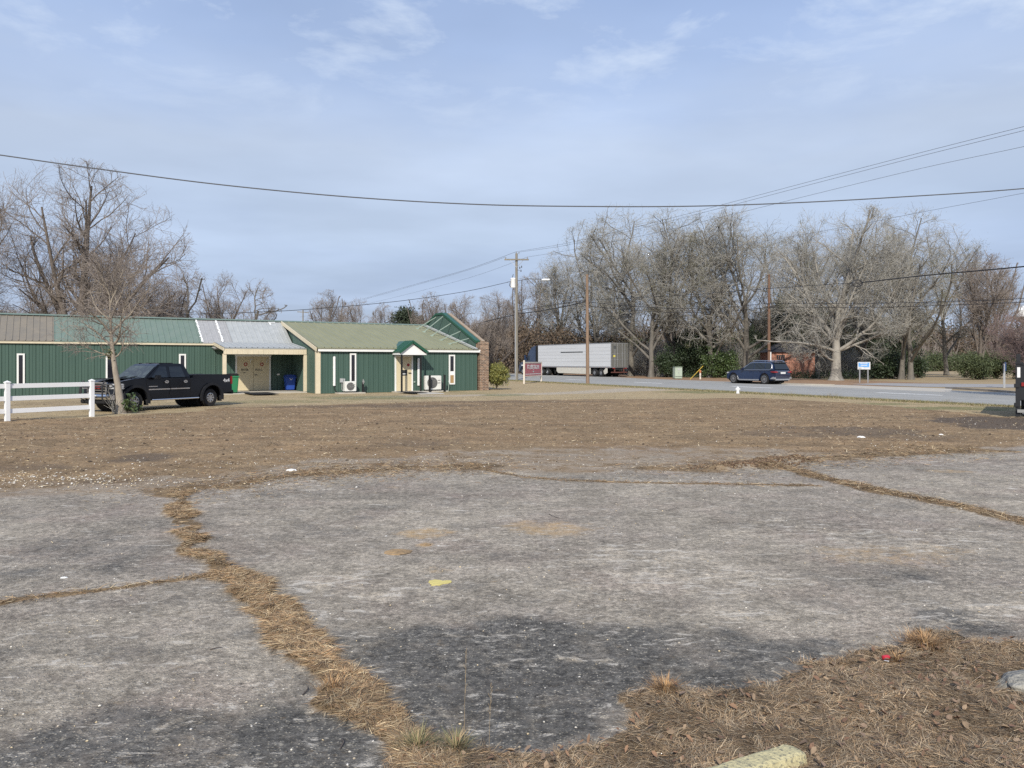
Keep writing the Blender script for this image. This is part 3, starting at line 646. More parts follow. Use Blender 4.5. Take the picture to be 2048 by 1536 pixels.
cl, cp, crr = T_(800, OUT), T_(824.5, OUT), T_(852.3, OUT); ze = 2.36; zp = bz(824.5, 683.5, OUT); cr_ = 2*cp-cl; crr = max(crr, cr_-.1)
b = MB(); th = .07
for s, e in ((1, cl-.08), (-1, crr+.08)):
    for k in range(1): b.add([(e, OUT-.12, ze), (cp, OUT-.12, zp), (cp, 1.0, zp), (e, .0-.0, ze), (e, OUT-.12, ze+th), (cp, OUT-.12, zp+th), (cp, 1.0, zp+th), (e, .0, ze+th)], [(0,3,2,1),(4,5,6,7),(0,1,5,4),(1,2,6,5),(2,3,7,6),(3,0,4,7)])
    n_ = 5
    for k in range(n_):
        y = OUT-.1+k*.28; fl = min(1, 1)
        if y < .0: b.bar((e, y, ze+th+.01), (cp, y, zp+th+.01), .03, .03)
cn = b.build('canopy_roof', 'green_trim', bld)
MB().prism([(cl+.02, ze-.06), (cp, zp-.09), (crr-.02, ze-.06), (crr-.02, ze-.14), (cl+.02, ze-.14)], OUT-.02, OUT+.04).build('canopy_gable', 'white_paint', bld)
b = MB(); b.bar((cl-.07, OUT-.14, ze-.0), (cp, OUT-.14, zp+.0), .03, .15); b.bar((cp, OUT-.14, zp+.0), (crr+.07, OUT-.14, ze), .03, .15); b.build('canopy_trim', 'green_trim', bld)
[MB().bar((x_, OUT+.0, ze-.07), (x_, 0, ze-.07), .05, .13).build('canopy_side', 'white_paint', bld) for x_ in (cl-.02, crr+.02)]
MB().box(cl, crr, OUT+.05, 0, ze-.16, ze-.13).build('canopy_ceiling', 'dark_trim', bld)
for px in (803.5, 841.5):
    t = T_(px, OUT+.08); MB().box(t-.045, t+.045, OUT+.04, OUT+.13, .05, ze-.14).build('canopy_post', 'black_paint', bld)
# parapet (green cladding towards the roof, brick gable behind) and its braces
PA = 5.04; zA = bz(887, 626, PA)-.03; zF = 3.05; TP = T_(959, .25)
pz = lambda d: zF+(zA-zF)*d/PA if d < PA else (zA-.02*(d-PA) if d < 6.1 else zA-(d-6.1)*.42)
rib_wall('parapet', .22, PA, 2.4, pz, TE+.02, side=True, sgn=1); rib_wall('parapet', PA, 6.1, 2.4, pz, TE+.02, side=True); rib_wall('parapet', 6.1, 9.5, 2.4, pz, TE+.02, side=True)
b = MB(); pp = [(.15, pz(.15)), (PA, pz(PA)), (6.1, pz(6.1)), (9.5, pz(9.5))]
for (d0, z0), (d1, z1) in zip(pp, pp[1:]):
    b.add([(TE-.04, d0, z0-.09), (TE-.04, d1, z1-.09), (TE-.04, d1, z1+.06), (TE-.04, d0, z0+.06), (TE+.3, d0, z0-.09), (TE+.3, d1, z1-.09), (TE+.3, d1, z1+.06), (TE+.3, d0, z0+.06)],
          [(0,1,2,3),(7,6,5,4),(0,4,5,1),(1,5,6,2),(2,6,7,3),(3,7,4,0)])
b.build('parapet_trim', 'green_trim', bld)
for px, py, qx, qy in ((847, 654, 872, 633), (857, 661, 886, 631), (877, 670, 902, 643), (901, 678, 921, 658), (920, 686, 938, 671)):
    # foot on the roof, head on the parapet
    k = (qx-1024)/F; dd = ((TE+.0)*(BU.x-k*BU.y)+BA.x-k*BA.y)/(k*BN.y-BN.x); zz = bz(qx, qy, dd)
    if not (.3 < dd < 6.5): continue
    zz = min(zz, pz(dd)-.18); ft = TE-1.45
    MB().bar((ft, dd-.0, EZ+(RZ-EZ)*(dd+.22)/(RD_+.22)+.03), (TE-.0, dd, zz), .04, .045).box(ft-.1, ft+.1, dd-.06, dd+.06, EZ+(RZ-EZ)*(dd)/(RD_)+.0, EZ+(RZ-EZ)*(dd)/(RD_)+.10).build('brace', 'pale_brace', bld)
def brick_material(name, c1, c2, mortar, sc=1.0, axis='x'):
    m = bpy.data.materials.new(name); m.use_nodes = True; t = m.node_tree; b = t.nodes['Principled BSDF']; b.inputs['Roughness'].default_value = .9
    tc = N(t, 'ShaderNodeTexCoord'); sp = N(t, 'ShaderNodeSeparateXYZ'); LK(t, tc.outputs['Object'], sp.inputs[0])
    ad = N(t, 'ShaderNodeMath', operation='ADD'); LK(t, sp.outputs['X'], ad.inputs[0]); LK(t, sp.outputs['Y'], ad.inputs[1])
    cb = N(t, 'ShaderNodeCombineXYZ'); LK(t, ad.outputs[0], cb.inputs[0]); LK(t, sp.outputs['Z'], cb.inputs[1])
    br = N(t, 'ShaderNodeTexBrick'); LK(t, cb.outputs[0], br.inputs['Vector']); br.inputs['Scale'].default_value = sc
    br.inputs['Brick Width'].default_value = .21; br.inputs['Row Height'].default_value = .08; br.inputs['Mortar Size'].default_value = .012; br.inputs['Bias'].default_value = .1
    br.inputs['Color1'].default_value = (*c1, 1); br.inputs['Color2'].default_value = (*c2, 1); br.inputs['Mortar'].default_value = (*mortar, 1)
    n = N(t, 'ShaderNodeTexNoise'); n.inputs['Scale'].default_value = 5; n.inputs['Detail'].default_value = 5; LK(t, tc.outputs['Object'], n.inputs['Vector'])
    r = N(t, 'ShaderNodeMapRange'); LK(t, n.outputs[0], r.inputs[0]); r.inputs[1].default_value = .3; r.inputs[2].default_value = .7; r.inputs[3].default_value = .7; r.inputs[4].default_value = 1.25
    v = N(t, 'ShaderNodeVectorMath', operation='SCALE'); LK(t, br.outputs['Color'], v.inputs[0]); LK(t, r.outputs[0], v.inputs['Scale']); LK(t, v.outputs[0], b.inputs['Base Color'])
    bp = N(t, 'ShaderNodeBump'); bp.inputs['Strength'].default_value = .5; bp.inputs['Distance'].default_value = .01; bp.invert = True; LK(t, br.outputs['Fac'], bp.inputs['Height']); LK(t, bp.outputs[0], b.inputs['Normal'])
    MATS[name] = m
brick_material('pier_brick', (.075,.035,.026), (.29,.165,.10), (.33,.29,.23)); brick_material('shed_brick', (.50,.18,.11), (.36,.13,.085), (.45,.33,.25))
# brick pier: courses stand in and out like toothing
TB0, TB1 = T_(959, -.1), T_(976, -.1)+.02
b = MB(); r_ = random.Random(5)
for k in range(38):
    o = .012*(k % 2); z = k*.081
    b.box(TB0+o, TB1-o, -.18+o, .22, z, z+.081)
b.build('brick_pier', 'pier_brick', bld)
b = MB(); K2 = [(.22, pz(.22)-.03), (PA, pz(PA)-.03), (6.1, pz(6.1)-.03), (9.5, pz(9.5)-.03), (15.2, 2.5), (15.2, 0), (.22, 0)]
b.prism(K2, TE+.05, TB1-.12, axis='x'); b.build('gable_wall', 'pier_brick', bld)
b = MB()
for (d0, z0), (d1, z1) in zip(pp, pp[1:]): b.bar((TB1-.2, d0, z0+.0), (TB1-.2, d1, z1+.0), .24, .05)
b.build('coping', 'coping_tan', bld)
# slabs and doormats
so_ = thing('porch_slab', None, None, BA, TH_B); del so_
b = MB().box(tpl-.3, -.12, DP-.55, DB-.01, -.02, .05); sl1 = b.build('porch_slab', 'concrete', None, loc=BA, rz=TH_B); sl1['kind'] = 'structure'
b = MB().box(cl-.1, crr+.1, OUT-.15, -.01, -.02, .05).box(T_(674,-.4), T_(727,-.4), -.75, -.02, -.02, .05).box(T_(850,-.4), T_(891,-.4), -.8, -.02, -.02, .05); sl2 = b.build('doorstep_slab', 'concrete', None, loc=BA, rz=TH_B); sl2['kind'] = 'structure'
t = T_(508, DP-.3)
def mat_thing(c, d0, d1, w0, label, grp='black doormats before the entrances'):
    b = MB().box(-w0/2, w0/2, d0, d1, 0, .018)
    for k in range(int((d1-d0)/.09)): b.box(-w0/2+.03, w0/2-.03, d0+.03+k*.09, d0+.06+k*.09, .018, .024)
    o = b.build('doormat', 'rubber', None, loc=c, rz=TH_B); tag(o, label, 'doormat', grp)
mat_thing(bw(T_(527, 0), 0, .055), DP-2.9, DP-.35, 1.35, 'large black rubber mat before the cream double doors of the porch')
b = MB(); t = T_(824, OUT); b.box(t-.62, t+.62, OUT-1.35, OUT-.16, .0, .045); b.prism([(OUT-1.35, .045), (OUT-1.35, .0), (OUT-2.9, .0), (OUT-2.6, .04)], t-.75, t+.75, axis='x')
o = b.build('doorstep_ramp', 'concrete', None, loc=BA, rz=TH_B); o['kind'] = 'structure'
mat_thing(bw(T_(824, OUT-1.4), 0, .055), OUT-2.5, OUT-.35, .95, 'small black rubber mat on the step under the gabled canopy')

# air conditioners
def aircon(px0, px1, d, zb, h, label, fans=1, rot=TH_B):
    t0, t1 = T_(px0, d), T_(px1, d); w_ = t1-t0; c = bw((t0+t1)/2, d, 0)
    o = thing('air_conditioner', label, 'air conditioner', (c.x, c.y, .05), rot, 'outdoor air conditioning units')
    MB().box(-w_/2, w_/2, 0, .34, zb, zb+h).build('casing', 'ac_white', o, bevel=.025)
    [MB().box(x_, x_+.06, -.03, .34, 0, zb).build('foot', 'dark_trim', o) for x_ in (-w_/2+.06, w_/2-.12)]
    r_ = h*.39; cx = -w_/2+r_+.10; cz = zb+h*.5
    MB().lathe([(r_, -.004), (r_, -.0)], (cx, 0, cz), 'y', 24).build('fan_opening', 'ac_dark', o)
    g = MB()
    for k in range(6): 
        rr = r_*(k+1)/6; pts = [(cx+rr*math.cos(a*math.pi/10), -.015, cz+rr*math.sin(a*math.pi/10)) for a in range(21)]; g.tube(pts, .005, 4, False)
    for k in range(8): a = k*math.pi/4; g.bar((cx, -.015, cz), (cx+r_*math.cos(a), -.015, cz+r_*math.sin(a)), .006, .006)
    g.build('grille', 'ac_grey', o)
    b = MB()
    for k in range(2): MB().box(w_/2-.26, w_/2-.08, -.006, 0, zb+h*(.45+.18*k), zb+h*(.52+.18*k)).build('vent', 'ac_grey', o)
    return o
mat('ac_white', (.72,.72,.68), .45, var=.06, vscale=6); mat('ac_dark', (.10,.10,.10), .6); mat('ac_grey', (.30,.30,.29), .5)
aircon(690, 713, -.55, .06, .58, 'small cream outdoor air conditioner with round fan below the tall narrow window')
aircon(851.5, 883, -.6, .06, .86, 'larger white outdoor air conditioner behind the black bollards right of the entrance')
for px, d, h, lab in ((726, -.4, .62, 'short black pipe post with grey cap right of the small air conditioner'), (859.5, -.95, .98, 'black square bollard in front of the larger air conditioner'), (889, -.85, 1.0, 'black square bollard right of the larger air conditioner')):
    c = bw(T_(px, d), d); o = thing('bollard', lab, 'bollard', (c.x, c.y, 0), TH_B, 'black posts guarding the air conditioners')
    MB().box(-.055, .055, -.055, .055, 0, h).build('post', 'black_paint', o, bevel=.01)
    MB().box(-.06, .06, -.06, .06, h, h+.02).build('cap', 'black_paint', o)
    if h < .7: MB().tube([(0, -.05, h-.1), (0, -.05, h+.18)], .03, 8).box(-.05, .05, -.1, -.03, h-.02, h+.1).build('valve', 'ac_grey', o)
c = bw(T_(896.5, -.3), -.3); o = MB().tube([(0, 0, 0), (.05, 0, .5), (.09, .15, .62)], .02, 6).build('standpipe', 'pale_brace', None, loc=(c.x, c.y, 0), rz=TH_B); tag(o, 'thin pale leaning pipe at the foot of the boarded narrow window', 'pipe')

# wheelie bins
def bin_(c, w_, h, body, lid, label, rz, handle=True, logo=False):
    o = thing('wheelie_bin', label, 'bin', c, rz, 'wheelie bins by the porch')
    prof = [(-w_*.40, 0.04), (w_*.40, 0.04), (w_*.5, h), (-w_*.5, h)]
    f = lambda s: (lambda a, z: s*(w_*.38+(w_*.14)*(z/h)))
    MB().prism(prof, 0, 0, y0f=f(-1), y1f=f(1)).build('body', body, o, bevel=.03)
    b = MB().box(-w_*.54, w_*.54, -w_*.56, w_*.56, h, h+.05); b.prism([(-w_*.5, h+.05), (w_*.5, h+.05), (w_*.4, h+.11), (-w_*.4, h+.11)], -w_*.5, w_*.5); b.build('lid', lid, o, bevel=.02)
    MB().box(-w_*.52, w_*.52, -w_*.55, -w_*.50, h-.10, h-.03).build('rim', body, o)
    MB().box(-w_*.3, w_*.3, -w_*.42, -w_*.395, h*.30, h*.62).build('front_panel', body, o, bevel=.01)
    for s in (-1, 1): MB().lathe([(.1, -.025), (.1, .025)], (s*w_*.47, w_*.42, .1), 'x', 14).build('wheel', 'rubber', o)
    MB().tube([(-w_*.4, w_*.6, h-.02), (w_*.4, w_*.6, h-.02)], .018, 6).build('handle', lid, o)
    if logo:
        g = MB()
        for k in range(3):
            a = math.pi/2+k*2*math.pi/3; b_ = a+2*math.pi/3; r1 = .085
            p = Vector((r1*math.cos(a+.35), 0, r1*math.sin(a+.35))); q = Vector((r1*math.cos(b_-.35), 0, r1*math.sin(b_-.35)))
            g.bar(p, q, .01, .035, up=(p+q)/2)
        g.v = [(x, y-w_*.515, z+h*.86) for x, y, z in g.v]; g.build('recycling_symbol', 'white_paint', o)
mat('bin_green', (.025,.20,.085), .45, var=.06); mat('bin_blue', (.02,.07,.36), .45, var=.06); mat('bin_lid', (.02,.02,.02), .5)
d_ = DP-.35; c = bw(T_(465, d_), d_); bin_((c.x, c.y, .05), .58, 1.0, 'bin_green', 'bin_lid', 'green wheelie bin with black lid behind the tail of the pickup', TH_B)
d_ = DB-.75; c = bw(T_(579.5, d_), d_); bin_((c.x, c.y, .05), .60, .86, 'bin_blue', 'bin_blue', 'blue recycling bin with white arrows logo inside the dark porch', TH_B, logo=True)
c = bw(T_(452, DP-.4), DP-.4); o = MB().add([(-.15,-.12,0),(.17,-.1,0),(.14,.14,0),(-.12,.12,0),(-.1,-.06,.26),(.08,-.07,.2),(.07,.08,.24),(-.06,.07,.29)], [(0,3,2,1),(4,5,6,7),(0,1,5,4),(1,2,6,5),(2,3,7,6),(3,0,4,7)]).build('rock', 'concrete', None, loc=(c.x, c.y, 0), bevel=.03); tag(o, 'pale stone at the foot of the left porch post', 'rock')
# ------------------------------------------------------------------ trees
def unit(v): return v/np.maximum(np.linalg.norm(v, axis=-1, keepdims=True), 1e-9)
def perp_rand(T, g):
    r = g.normal(size=T.shape); r -= (r*T).sum(-1, keepdims=True)*T; return unit(r)
def tubes(P, Rr, sides, g, tip=False):
    """P (N,K,3) polylines, Rr (N,K) radii -> verts, quads, tris"""
    Nn, K, _ = P.shape
    T = np.empty_like(P); T[:, 1:-1] = P[:, 2:]-P[:, :-2]; T[:, 0] = P[:, 1]-P[:, 0]; T[:, -1] = P[:, -1]-P[:, -2]; T = unit(T)
    ref = perp_rand(T[:, 0], g)[:, None, :]; e = unit(ref-(ref*T).sum(-1, keepdims=True)*T); f = np.cross(T, e)
    a = np.arange(sides)*2*np.pi/sides
    V = P[:, :, None, :]+Rr[:, :, None, None]*(np.cos(a)[None, None, :, None]*e[:, :, None, :]+np.sin(a)[None, None, :, None]*f[:, :, None, :])
    V = V.reshape(-1, 3)
    idx = np.arange(Nn*K*sides).reshape(Nn, K, sides); nx = np.roll(idx, -1, axis=2)
    Q = np.stack([idx[:, :-1], nx[:, :-1], nx[:, 1:], idx[:, 1:]], -1).reshape(-1, 4)
    return V, Q
class Tree:
    def __init__(s, seed): s.g = np.random.default_rng(seed); s.parts = []; s.lev = []
    def grow(s, start, dirn, length, r0, r1, K, wig, trop, droop=0.):
        g = s.g; Nn = len(start); P = np.empty((Nn, K, 3)); P[:, 0] = start; d = unit(dirn); st = (length/(K-1))[:, None]
        for k in range(1, K):
            d = unit(d+g.normal(size=d.shape)*wig+np.array([0, 0, 1.])*(trop-droop*k/K))
            P[:, k] = P[:, k-1]+d*st
        t = np.linspace(0, 1, K)[None]; Rr = r0[:, None]*(1-t)+r1[:, None]*t
        return P, Rr
    def children(s, P, Rr, m, t0, ang, env, lmax, ratio, rmax, rmin, K, wig, trop, lrand=(.65, 1.05), tpow=1., droop=0., lmin=.15):
        g = s.g; Nn, Kp, _ = P.shape
        par = np.repeat(np.arange(Nn), m); M = len(par)
        t = t0+(1-t0)*((np.tile(np.arange(m), Nn)+g.uniform(0, 1, M))/m)**tpow; t = np.minimum(t, .995)
        x = t*(Kp-1); i = np.floor(x).astype(int); u = (x-i)[:, None]
        pos = P[par, i]*(1-u)+P[par, i+1]*u; T = unit(P[par, i+1]-P[par, i]); rp = Rr[par, i]*(1-u[:, 0])+Rr[par, i+1]*u[:, 0]
        an = np.radians(g.uniform(ang[0], ang[1], M))[:, None]
        d = T*np.cos(an)+perp_rand(T, g)*np.sin(an)
        L = s.reach(pos, d, env, lmax)*g.uniform(lrand[0], lrand[1], M)
        ok = (L > lmin) & (pos[:, 2] > .4); pos, d, L, rp = pos[ok], d[ok], L[ok], rp[ok]
        r0 = np.minimum(rp*ratio, rmax); r0 = np.minimum(r0, L*.05+.004); r0 = np.maximum(r0, rmin*1.3)
        return s.grow(pos, d, L, r0, np.full(len(r0), rmin), K, wig, trop, droop)
    def reach(s, pos, d, env, lmax):
        c, rad = env; p = (pos-c)/rad; q = d/rad; A = (q*q).sum(-1); B = (p*q).sum(-1); C = (p*p).sum(-1)-1
        disc = np.maximum(B*B-A*C, 0); t = (-B+np.sqrt(disc))/A; t = np.where(C > 0, .12*lmax, t)
        return np.clip(t, .04*lmax, lmax)
def make_tree(seed, H, trunk, r0, env_c, env_r, limbs, counts=(9, 9, 8, 5), limb_ang=(18, 50), fork=.3, wig=(.10, .16, .2, .25, .3), trop=(.10, .05, .03, .03, .02), lmax=(99, 3.6, 1.9, 1.0, .55), rmin=(.05, .022, .012, .008, .0045), rm=(9, .16, .06, .028, .014), droop=0., limbs_fixed=None, K=(9, 7, 6, 4), taper=.45):
    """returns (trunk mesh arrays, crown mesh arrays). trunk: list of centre points from the ground up"""
    t = Tree(seed); g = t.g
    tr_ = [tuple(p) for p in trunk]; a0, a1 = np.array(tr_[0]), np.array(tr_[1]); tr_ = [tr_[0], tuple(a0*.75+a1*.25), tuple(a0*.45+a1*.55)]+tr_[1:]
    tp = np.array(tr_, float)[None]; Kt = tp.shape[1]; zz = np.linspace(0, 1, Kt)
    rr = (r0*(1-zz*taper)+r0*.45*np.exp(-np.maximum(tp[0, :, 2], 0)/.35))[None]
    env = (np.array(env_c, float), np.array(env_r, float))
    A = [tubes(tp, rr, 10, g)]
    if limbs_fixed is not None:
        st = np.array([tp[0, min(a+2, Kt-1)] for a, *_ in limbs_fixed]); d = np.array([b for _, b, *_ in limbs_fixed], float); L = np.array([c for _, _, c, *_ in limbs_fixed]); ra = np.array([e for *_, e in limbs_fixed])
        P1, R1 = t.grow(st, d, L, ra, ra*.25, K[0], wig[0], trop[0], droop)
    else:
        P1, R1 = t.children(tp, rr, limbs, fork, limb_ang, env, lmax[0], .62, rm[0], rmin[0], K[0], wig[0], trop[0], (.85, 1.0), droop=droop)
    A.append(tubes(P1, R1, 7, g))
    P2_, R2_ = t.children(P1, R1, counts[0], .16, (25, 62), env, lmax[1], .60, rm[1], rmin[1], K[1], wig[1], trop[1])
    P3_, R3_ = t.children(P2_, R2_, counts[1], .12, (25, 65), env, lmax[2], .60, rm[2], rmin[2], K[2], wig[2], trop[2])
    P4_, R4_ = t.children(P3_, R3_, counts[2], .10, (25, 65), env, lmax[3], .62, rm[3], rmin[3], K[3], wig[3], trop[3])
    A.append(tubes(P2_, R2_, 5, g))
    B = [tubes(P3_, R3_, 4, g), tubes(P4_, R4_, 3, g)]
    if counts[3]:
        P5, R5 = t.children(P4_, R4_, counts[3], .1, (25, 60), env, lmax[4], .65, rm[4], rmin[4], 2, wig[4], trop[4]); B.append(tubes(P5, R5, 3, g))
    def cat(L):
        V = []; Q = []; o = 0
        for v, q in L: V.append(v); Q.append(q+o); o += len(v)
        return np.concatenate(V), np.concatenate(Q)
    return cat(A), cat(B), P3_
def leaf_quads(C, size, g, flat=.0, asp=1.6):
    """small leaf faces at centres C"""
    n = len(C); a = unit(g.normal(size=(n, 3))); a[:, 2] *= (1-flat); a = unit(a); b = perp_rand(a, g); s = (size*g.uniform(.6, 1.3, n))[:, None]
    V = np.stack([C-a*s*asp*.5, C+b*s*.4, C+a*s*asp*.5, C-b*s*.4], 1).reshape(-1, 3)
    return V, np.arange(n*4).reshape(n, 4)
def bark(name, c, c2, sc=6):
    m = mat(name, c, .9, var=.2, vscale=sc, col2=c2, bump=.5, bscale=20, stretch=(1, 1, .3)); return m
bark('bark_grey', (.185,.168,.142), (.085,.077,.066), 2.5); bark('bark_brown', (.175,.145,.12), (.085,.07,.06)); bark('bark_pale', (.36,.335,.29), (.14,.128,.11), 1.3); bark('bark_dark', (.105,.085,.075), (.06,.05,.045))
bark('bark_young', (.36,.31,.245), (.20,.17,.135), 9); mat('twig_grey', (.44,.42,.375), .9, var=.2, vscale=.5, col2=(.24,.23,.20)); mat('twig_brown', (.33,.28,.24), .9, var=.2, vscale=.7, col2=(.20,.17,.15)); mat('twig_red', (.27,.19,.17), .9, var=.15)
mat('olive_leaf', (.14,.135,.055), .8, var=.3, vscale=8, col2=(.075,.075,.035))
mat('lichen_leaf', (.20,.185,.11), .8, var=.3, vscale=8, col2=(.12,.11,.07))
TREES = {}
def template(key, **kw):
    moss = kw.pop('moss', 0); bk = kw.pop('bark'); tw = kw.pop('twig'); seed = kw['seed']
    (Va, Qa), (Vb, Qb), P3 = make_tree(**kw)
    ma = np_mesh(key+'_trunk', Va, Qa, m=bk, parent=False, smooth=True); mb = np_mesh(key+'_crown', Vb, Qb, m=tw, parent=False)
    mc = None
    if moss:
        g = np.random.default_rng(seed+99); k = max(6, moss//60); cen = P3[g.integers(0, len(P3), k), g.integers(1, P3.shape[1], k)]
        nper = moss//k; C = np.repeat(cen, nper, 0)+g.normal(size=(nper*k, 3))*np.repeat(g.uniform(.15, .75, (k, 1)), nper, 0)*np.array([1, 1, .8])
        V, Q = leaf_quads(C, .062, g); mc = np_mesh(key+'_foliage', V, Q, m='olive_leaf' if seed % 2 else 'lichen_leaf', parent=False)
    TREES[key] = (ma, mb, mc)
def place_tree(key, name, label, cat_, loc, scale=1., rz=0., group=None, sz=None):
    o = thing(name, label, cat_, loc, rz, group); o.scale = (scale, scale, sz or scale)
    ma, mb, mc = TREES[key]; link('trunk', ma, o); link('crown', mb, o)
    if mc: link('clinging_foliage', mc, o)
    return o
_np = np_mesh
def np_mesh(name, V, Fq=None, Ft=None, m=None, parent=None, col=None, smooth=False):
    return _np(name, V, Fq, Ft, m, parent, col, smooth)
def bend(g, H, n, lean=(0, 0), amp=.15):
    z = np.linspace(0, H, n); x = np.cumsum(g.normal(size=n)*amp*.35); y = np.cumsum(g.normal(size=n)*amp*.35); x -= x[0]; y -= y[0]
    return [(x[i]+lean[0]*z[i], y[i]+lean[1]*z[i], z[i]-.1) for i in range(n)]
gT = np.random.default_rng(3)
# broad old oak-like trees of the right-hand group (18 m)
template('oak_a', seed=101, H=18, trunk=bend(gT, 7, 8), r0=.36, env_c=(0,0,10.5), env_r=(6.8,6.8,7.9), limbs=9, fork=.38, trop=(.05,.02,.015,.01,.01), limb_ang=(15,62), counts=(9,7,5,2), lmax=(99,4.2,2.2,1.2,.8), moss=5000, wig=(.14,.2,.24,.28,.3), bark='bark_grey', twig='twig_grey')
template('oak_b', seed=102, H=18, trunk=bend(gT, 9, 8, (.05,0)), r0=.30, env_c=(.3,0,11), env_r=(6.0,6.0,7.5), limbs=9, fork=.38, trop=(.05,.02,.015,.01,.01), limb_ang=(15,60), counts=(9,7,5,2), lmax=(99,4.2,2.2,1.2,.8), moss=6000, wig=(.13,.2,.24,.28,.3), bark='bark_grey', twig='twig_grey')
template('oak_c', seed=103, H=18, trunk=bend(gT, 8, 8, (-.04,0)), r0=.30, env_c=(0,0,11.5), env_r=(5.2,5.2,7.0), limbs=8, fork=.35, limb_ang=(12,55), counts=(9,7,5,2), lmax=(99,4.2,2.2,1.2,.8), moss=4200, bark='bark_grey', twig='twig_grey', trop=(.08,.03,.02,.02,.02))
# upright vase-shaped pecans, no clinging leaves
template('pecan', seed=104, H=18, trunk=bend(gT, 5, 7), r0=.5, env_c=(0,0,10.5), env_r=(5.2,5.2,8.0), limbs=7, fork=.4, limb_ang=(8,36), counts=(8,8,6,3), bark='bark_brown', twig='twig_brown', trop=(.06,.09,.07,.07,.05), wig=(.07,.12,.16,.2,.2))
template('slim', seed=105, H=14, trunk=bend(gT, 6, 7), r0=.2, env_c=(0,0,8.8), env_r=(3.0,3.0,5.4), limbs=8, fork=.3, limb_ang=(10,42), counts=(7,7,5,3), bark='bark_brown', twig='twig_brown', trop=(.1,.1,.07,.06,.05))
template('viny', seed=107, H=12, trunk=bend(gT, 5, 7, (.05,0)), r0=.3, env_c=(0,0,6.6), env_r=(4.2,4.2,5.6), limbs=11, fork=.12, limb_ang=(20,70), counts=(8,8,6,3), bark='bark_dark', twig='twig_brown', wig=(.16,.22,.25,.3,.3), trop=(.1,.05,.04,.03,.02), rm=(9,.16,.07,.035,.016))
template('snag', seed=108, H=11, trunk=bend(gT, 8, 8, (.12,0), .3), r0=.22, env_c=(.8,0,7.5), env_r=(2.0,2.0,4.4), limbs=6, fork=.45, limb_ang=(25,70), counts=(6,6,5,2), bark='bark_grey', twig='twig_brown', wig=(.2,.25,.25,.3,.3))
GRP = 'bare trees standing beyond the road'
def tr(px, Y, ytop, key, Hkey, label, name='bare_tree', group=GRP, rz=None, wide=1., cat_='tree'):
    """tree with its foot in column px at distance Y whose top reaches row ytop"""
    H = CH+(HZ-ytop)/F*Y; s = H/Hkey; g = gp(px, Y)
    o = place_tree(key, name, label, cat_, (g.x, g.y, -.05), s, random.uniform(0, 6.28) if rz is None else rz, group); o.scale = (s*wide, s*wide, s); return o
# right-hand group, west to east
tr(1118, 122, 500, 'oak_c', 18.3, 'low-crowned bare oak behind the white semi-trailer, leftmost of the big grove', wide=1.05)
tr(1192, 118, 432, 'oak_a', 18.6, 'tall bare oak rising behind the wooden pole in front of the trailer', wide=.95, rz=2.1)
tr(1262, 97, 398, 'oak_b', 18.4, 'tall bare oak whose thick dark trunk stands just right of the trailer doors', wide=1.1, rz=.7)
tr(1302, 90, 425, 'oak_c', 18.3, 'bare oak with pale flared trunk left of the green utility cabinet', wide=1.1, rz=4.0)
tr(1352, 93, 408, 'oak_b', 18.4, 'bare oak behind the green utility cabinet, crown mid-grove', wide=1.05, rz=3.3)
tr(1420, 88, 412, 'oak_a', 18.6, 'wide bare oak above the dark evergreen shrub', wide=.95, rz=5.2)
tr(1492, 87, 400, 'oak_c', 18.3, 'bare oak with ascending pale limbs left of the reddish pole', wide=1.25, rz=1.2)
tr(1556, 100, 455, 'oak_b', 18.4, 'lower bare oak in the gap behind the reddish pole', wide=.9, rz=2.6)
tr(1636, 85, 428, 'oak_c', 18.3, 'slender bare tree with white trunk at the corner of the brick shed', wide=.85, rz=.2)
tr(1722, 92, 408, 'oak_a', 18.6, 'bare oak directly behind the blue and white sign on two posts', wide=.85, rz=3.9)
tr(1803, 79, 398, 'oak_b', 18.4, 'tall straight bare oak, left one of the pair at the edge of the open field', wide=1.0, rz=5.9)
tr(1822, 78, 432, 'oak_c', 18.3, 'bare oak leaning right, right one of the pair at the edge of the open field', wide=1.15, rz=.0)
tr(1893, 104, 440, 'oak_b', 18.4, 'bare oak at the back of the field with dense brown crown', wide=.9, rz=1.9)
tr(1962, 84, 500, 'slim', 14.2, 'slim bare tree over the round cedar bushes near the right edge', wide=1.15, rz=1.0)
tr(1990, 96, 505, 'slim', 14.2, 'slim bare tree behind the round cedar bushes, crown touching the twin wires', wide=1.2, rz=3.0)
# the big pale sycamore with spreading limbs
syc = [(0,0,0),(0,0,1.0),(.02,0,2.0),(.03,0,3.0),(.0,0,3.9),(-.1,0,4.6)]
lf = [(4,(-.45,.2,1.1),11,.26),(5,(.06,-.1,1.0),13,.30),(4,(.42,.1,1.0),13,.27),(5,(.75,-.25,.85),10,.20),(3,(.95,-.1,.55),9.5,.20),(3,(1.1,-.3,.30),8,.15),(3,(-1.0,-.25,.38),8.5,.17),(2,(-.95,-.45,.25),5.0,.12),(4,(-.75,.4,.85),9,.18),(5,(.15,.6,1.0),10,.18),(4,(-.2,-.6,.9),9,.17)]
template('sycamore', seed=121, H=18, trunk=syc, r0=.62, env_c=(0,0,9.6), env_r=(7.6,7.6,9.0), limbs=8, limbs_fixed=lf, counts=(9,7,5,2), lmax=(99,4.8,2.6,1.4,.9), moss=2000, bark='bark_pale', twig='twig_grey', wig=(.10,.18,.22,.26,.3), trop=(.03,.03,.02,.02,.02), K=(11,7,6,4))
tr(1672, 75, 404, 'sycamore', 18.3, 'huge pale sycamore with thick forked trunk right of the brick shed', rz=0, wide=1.0)
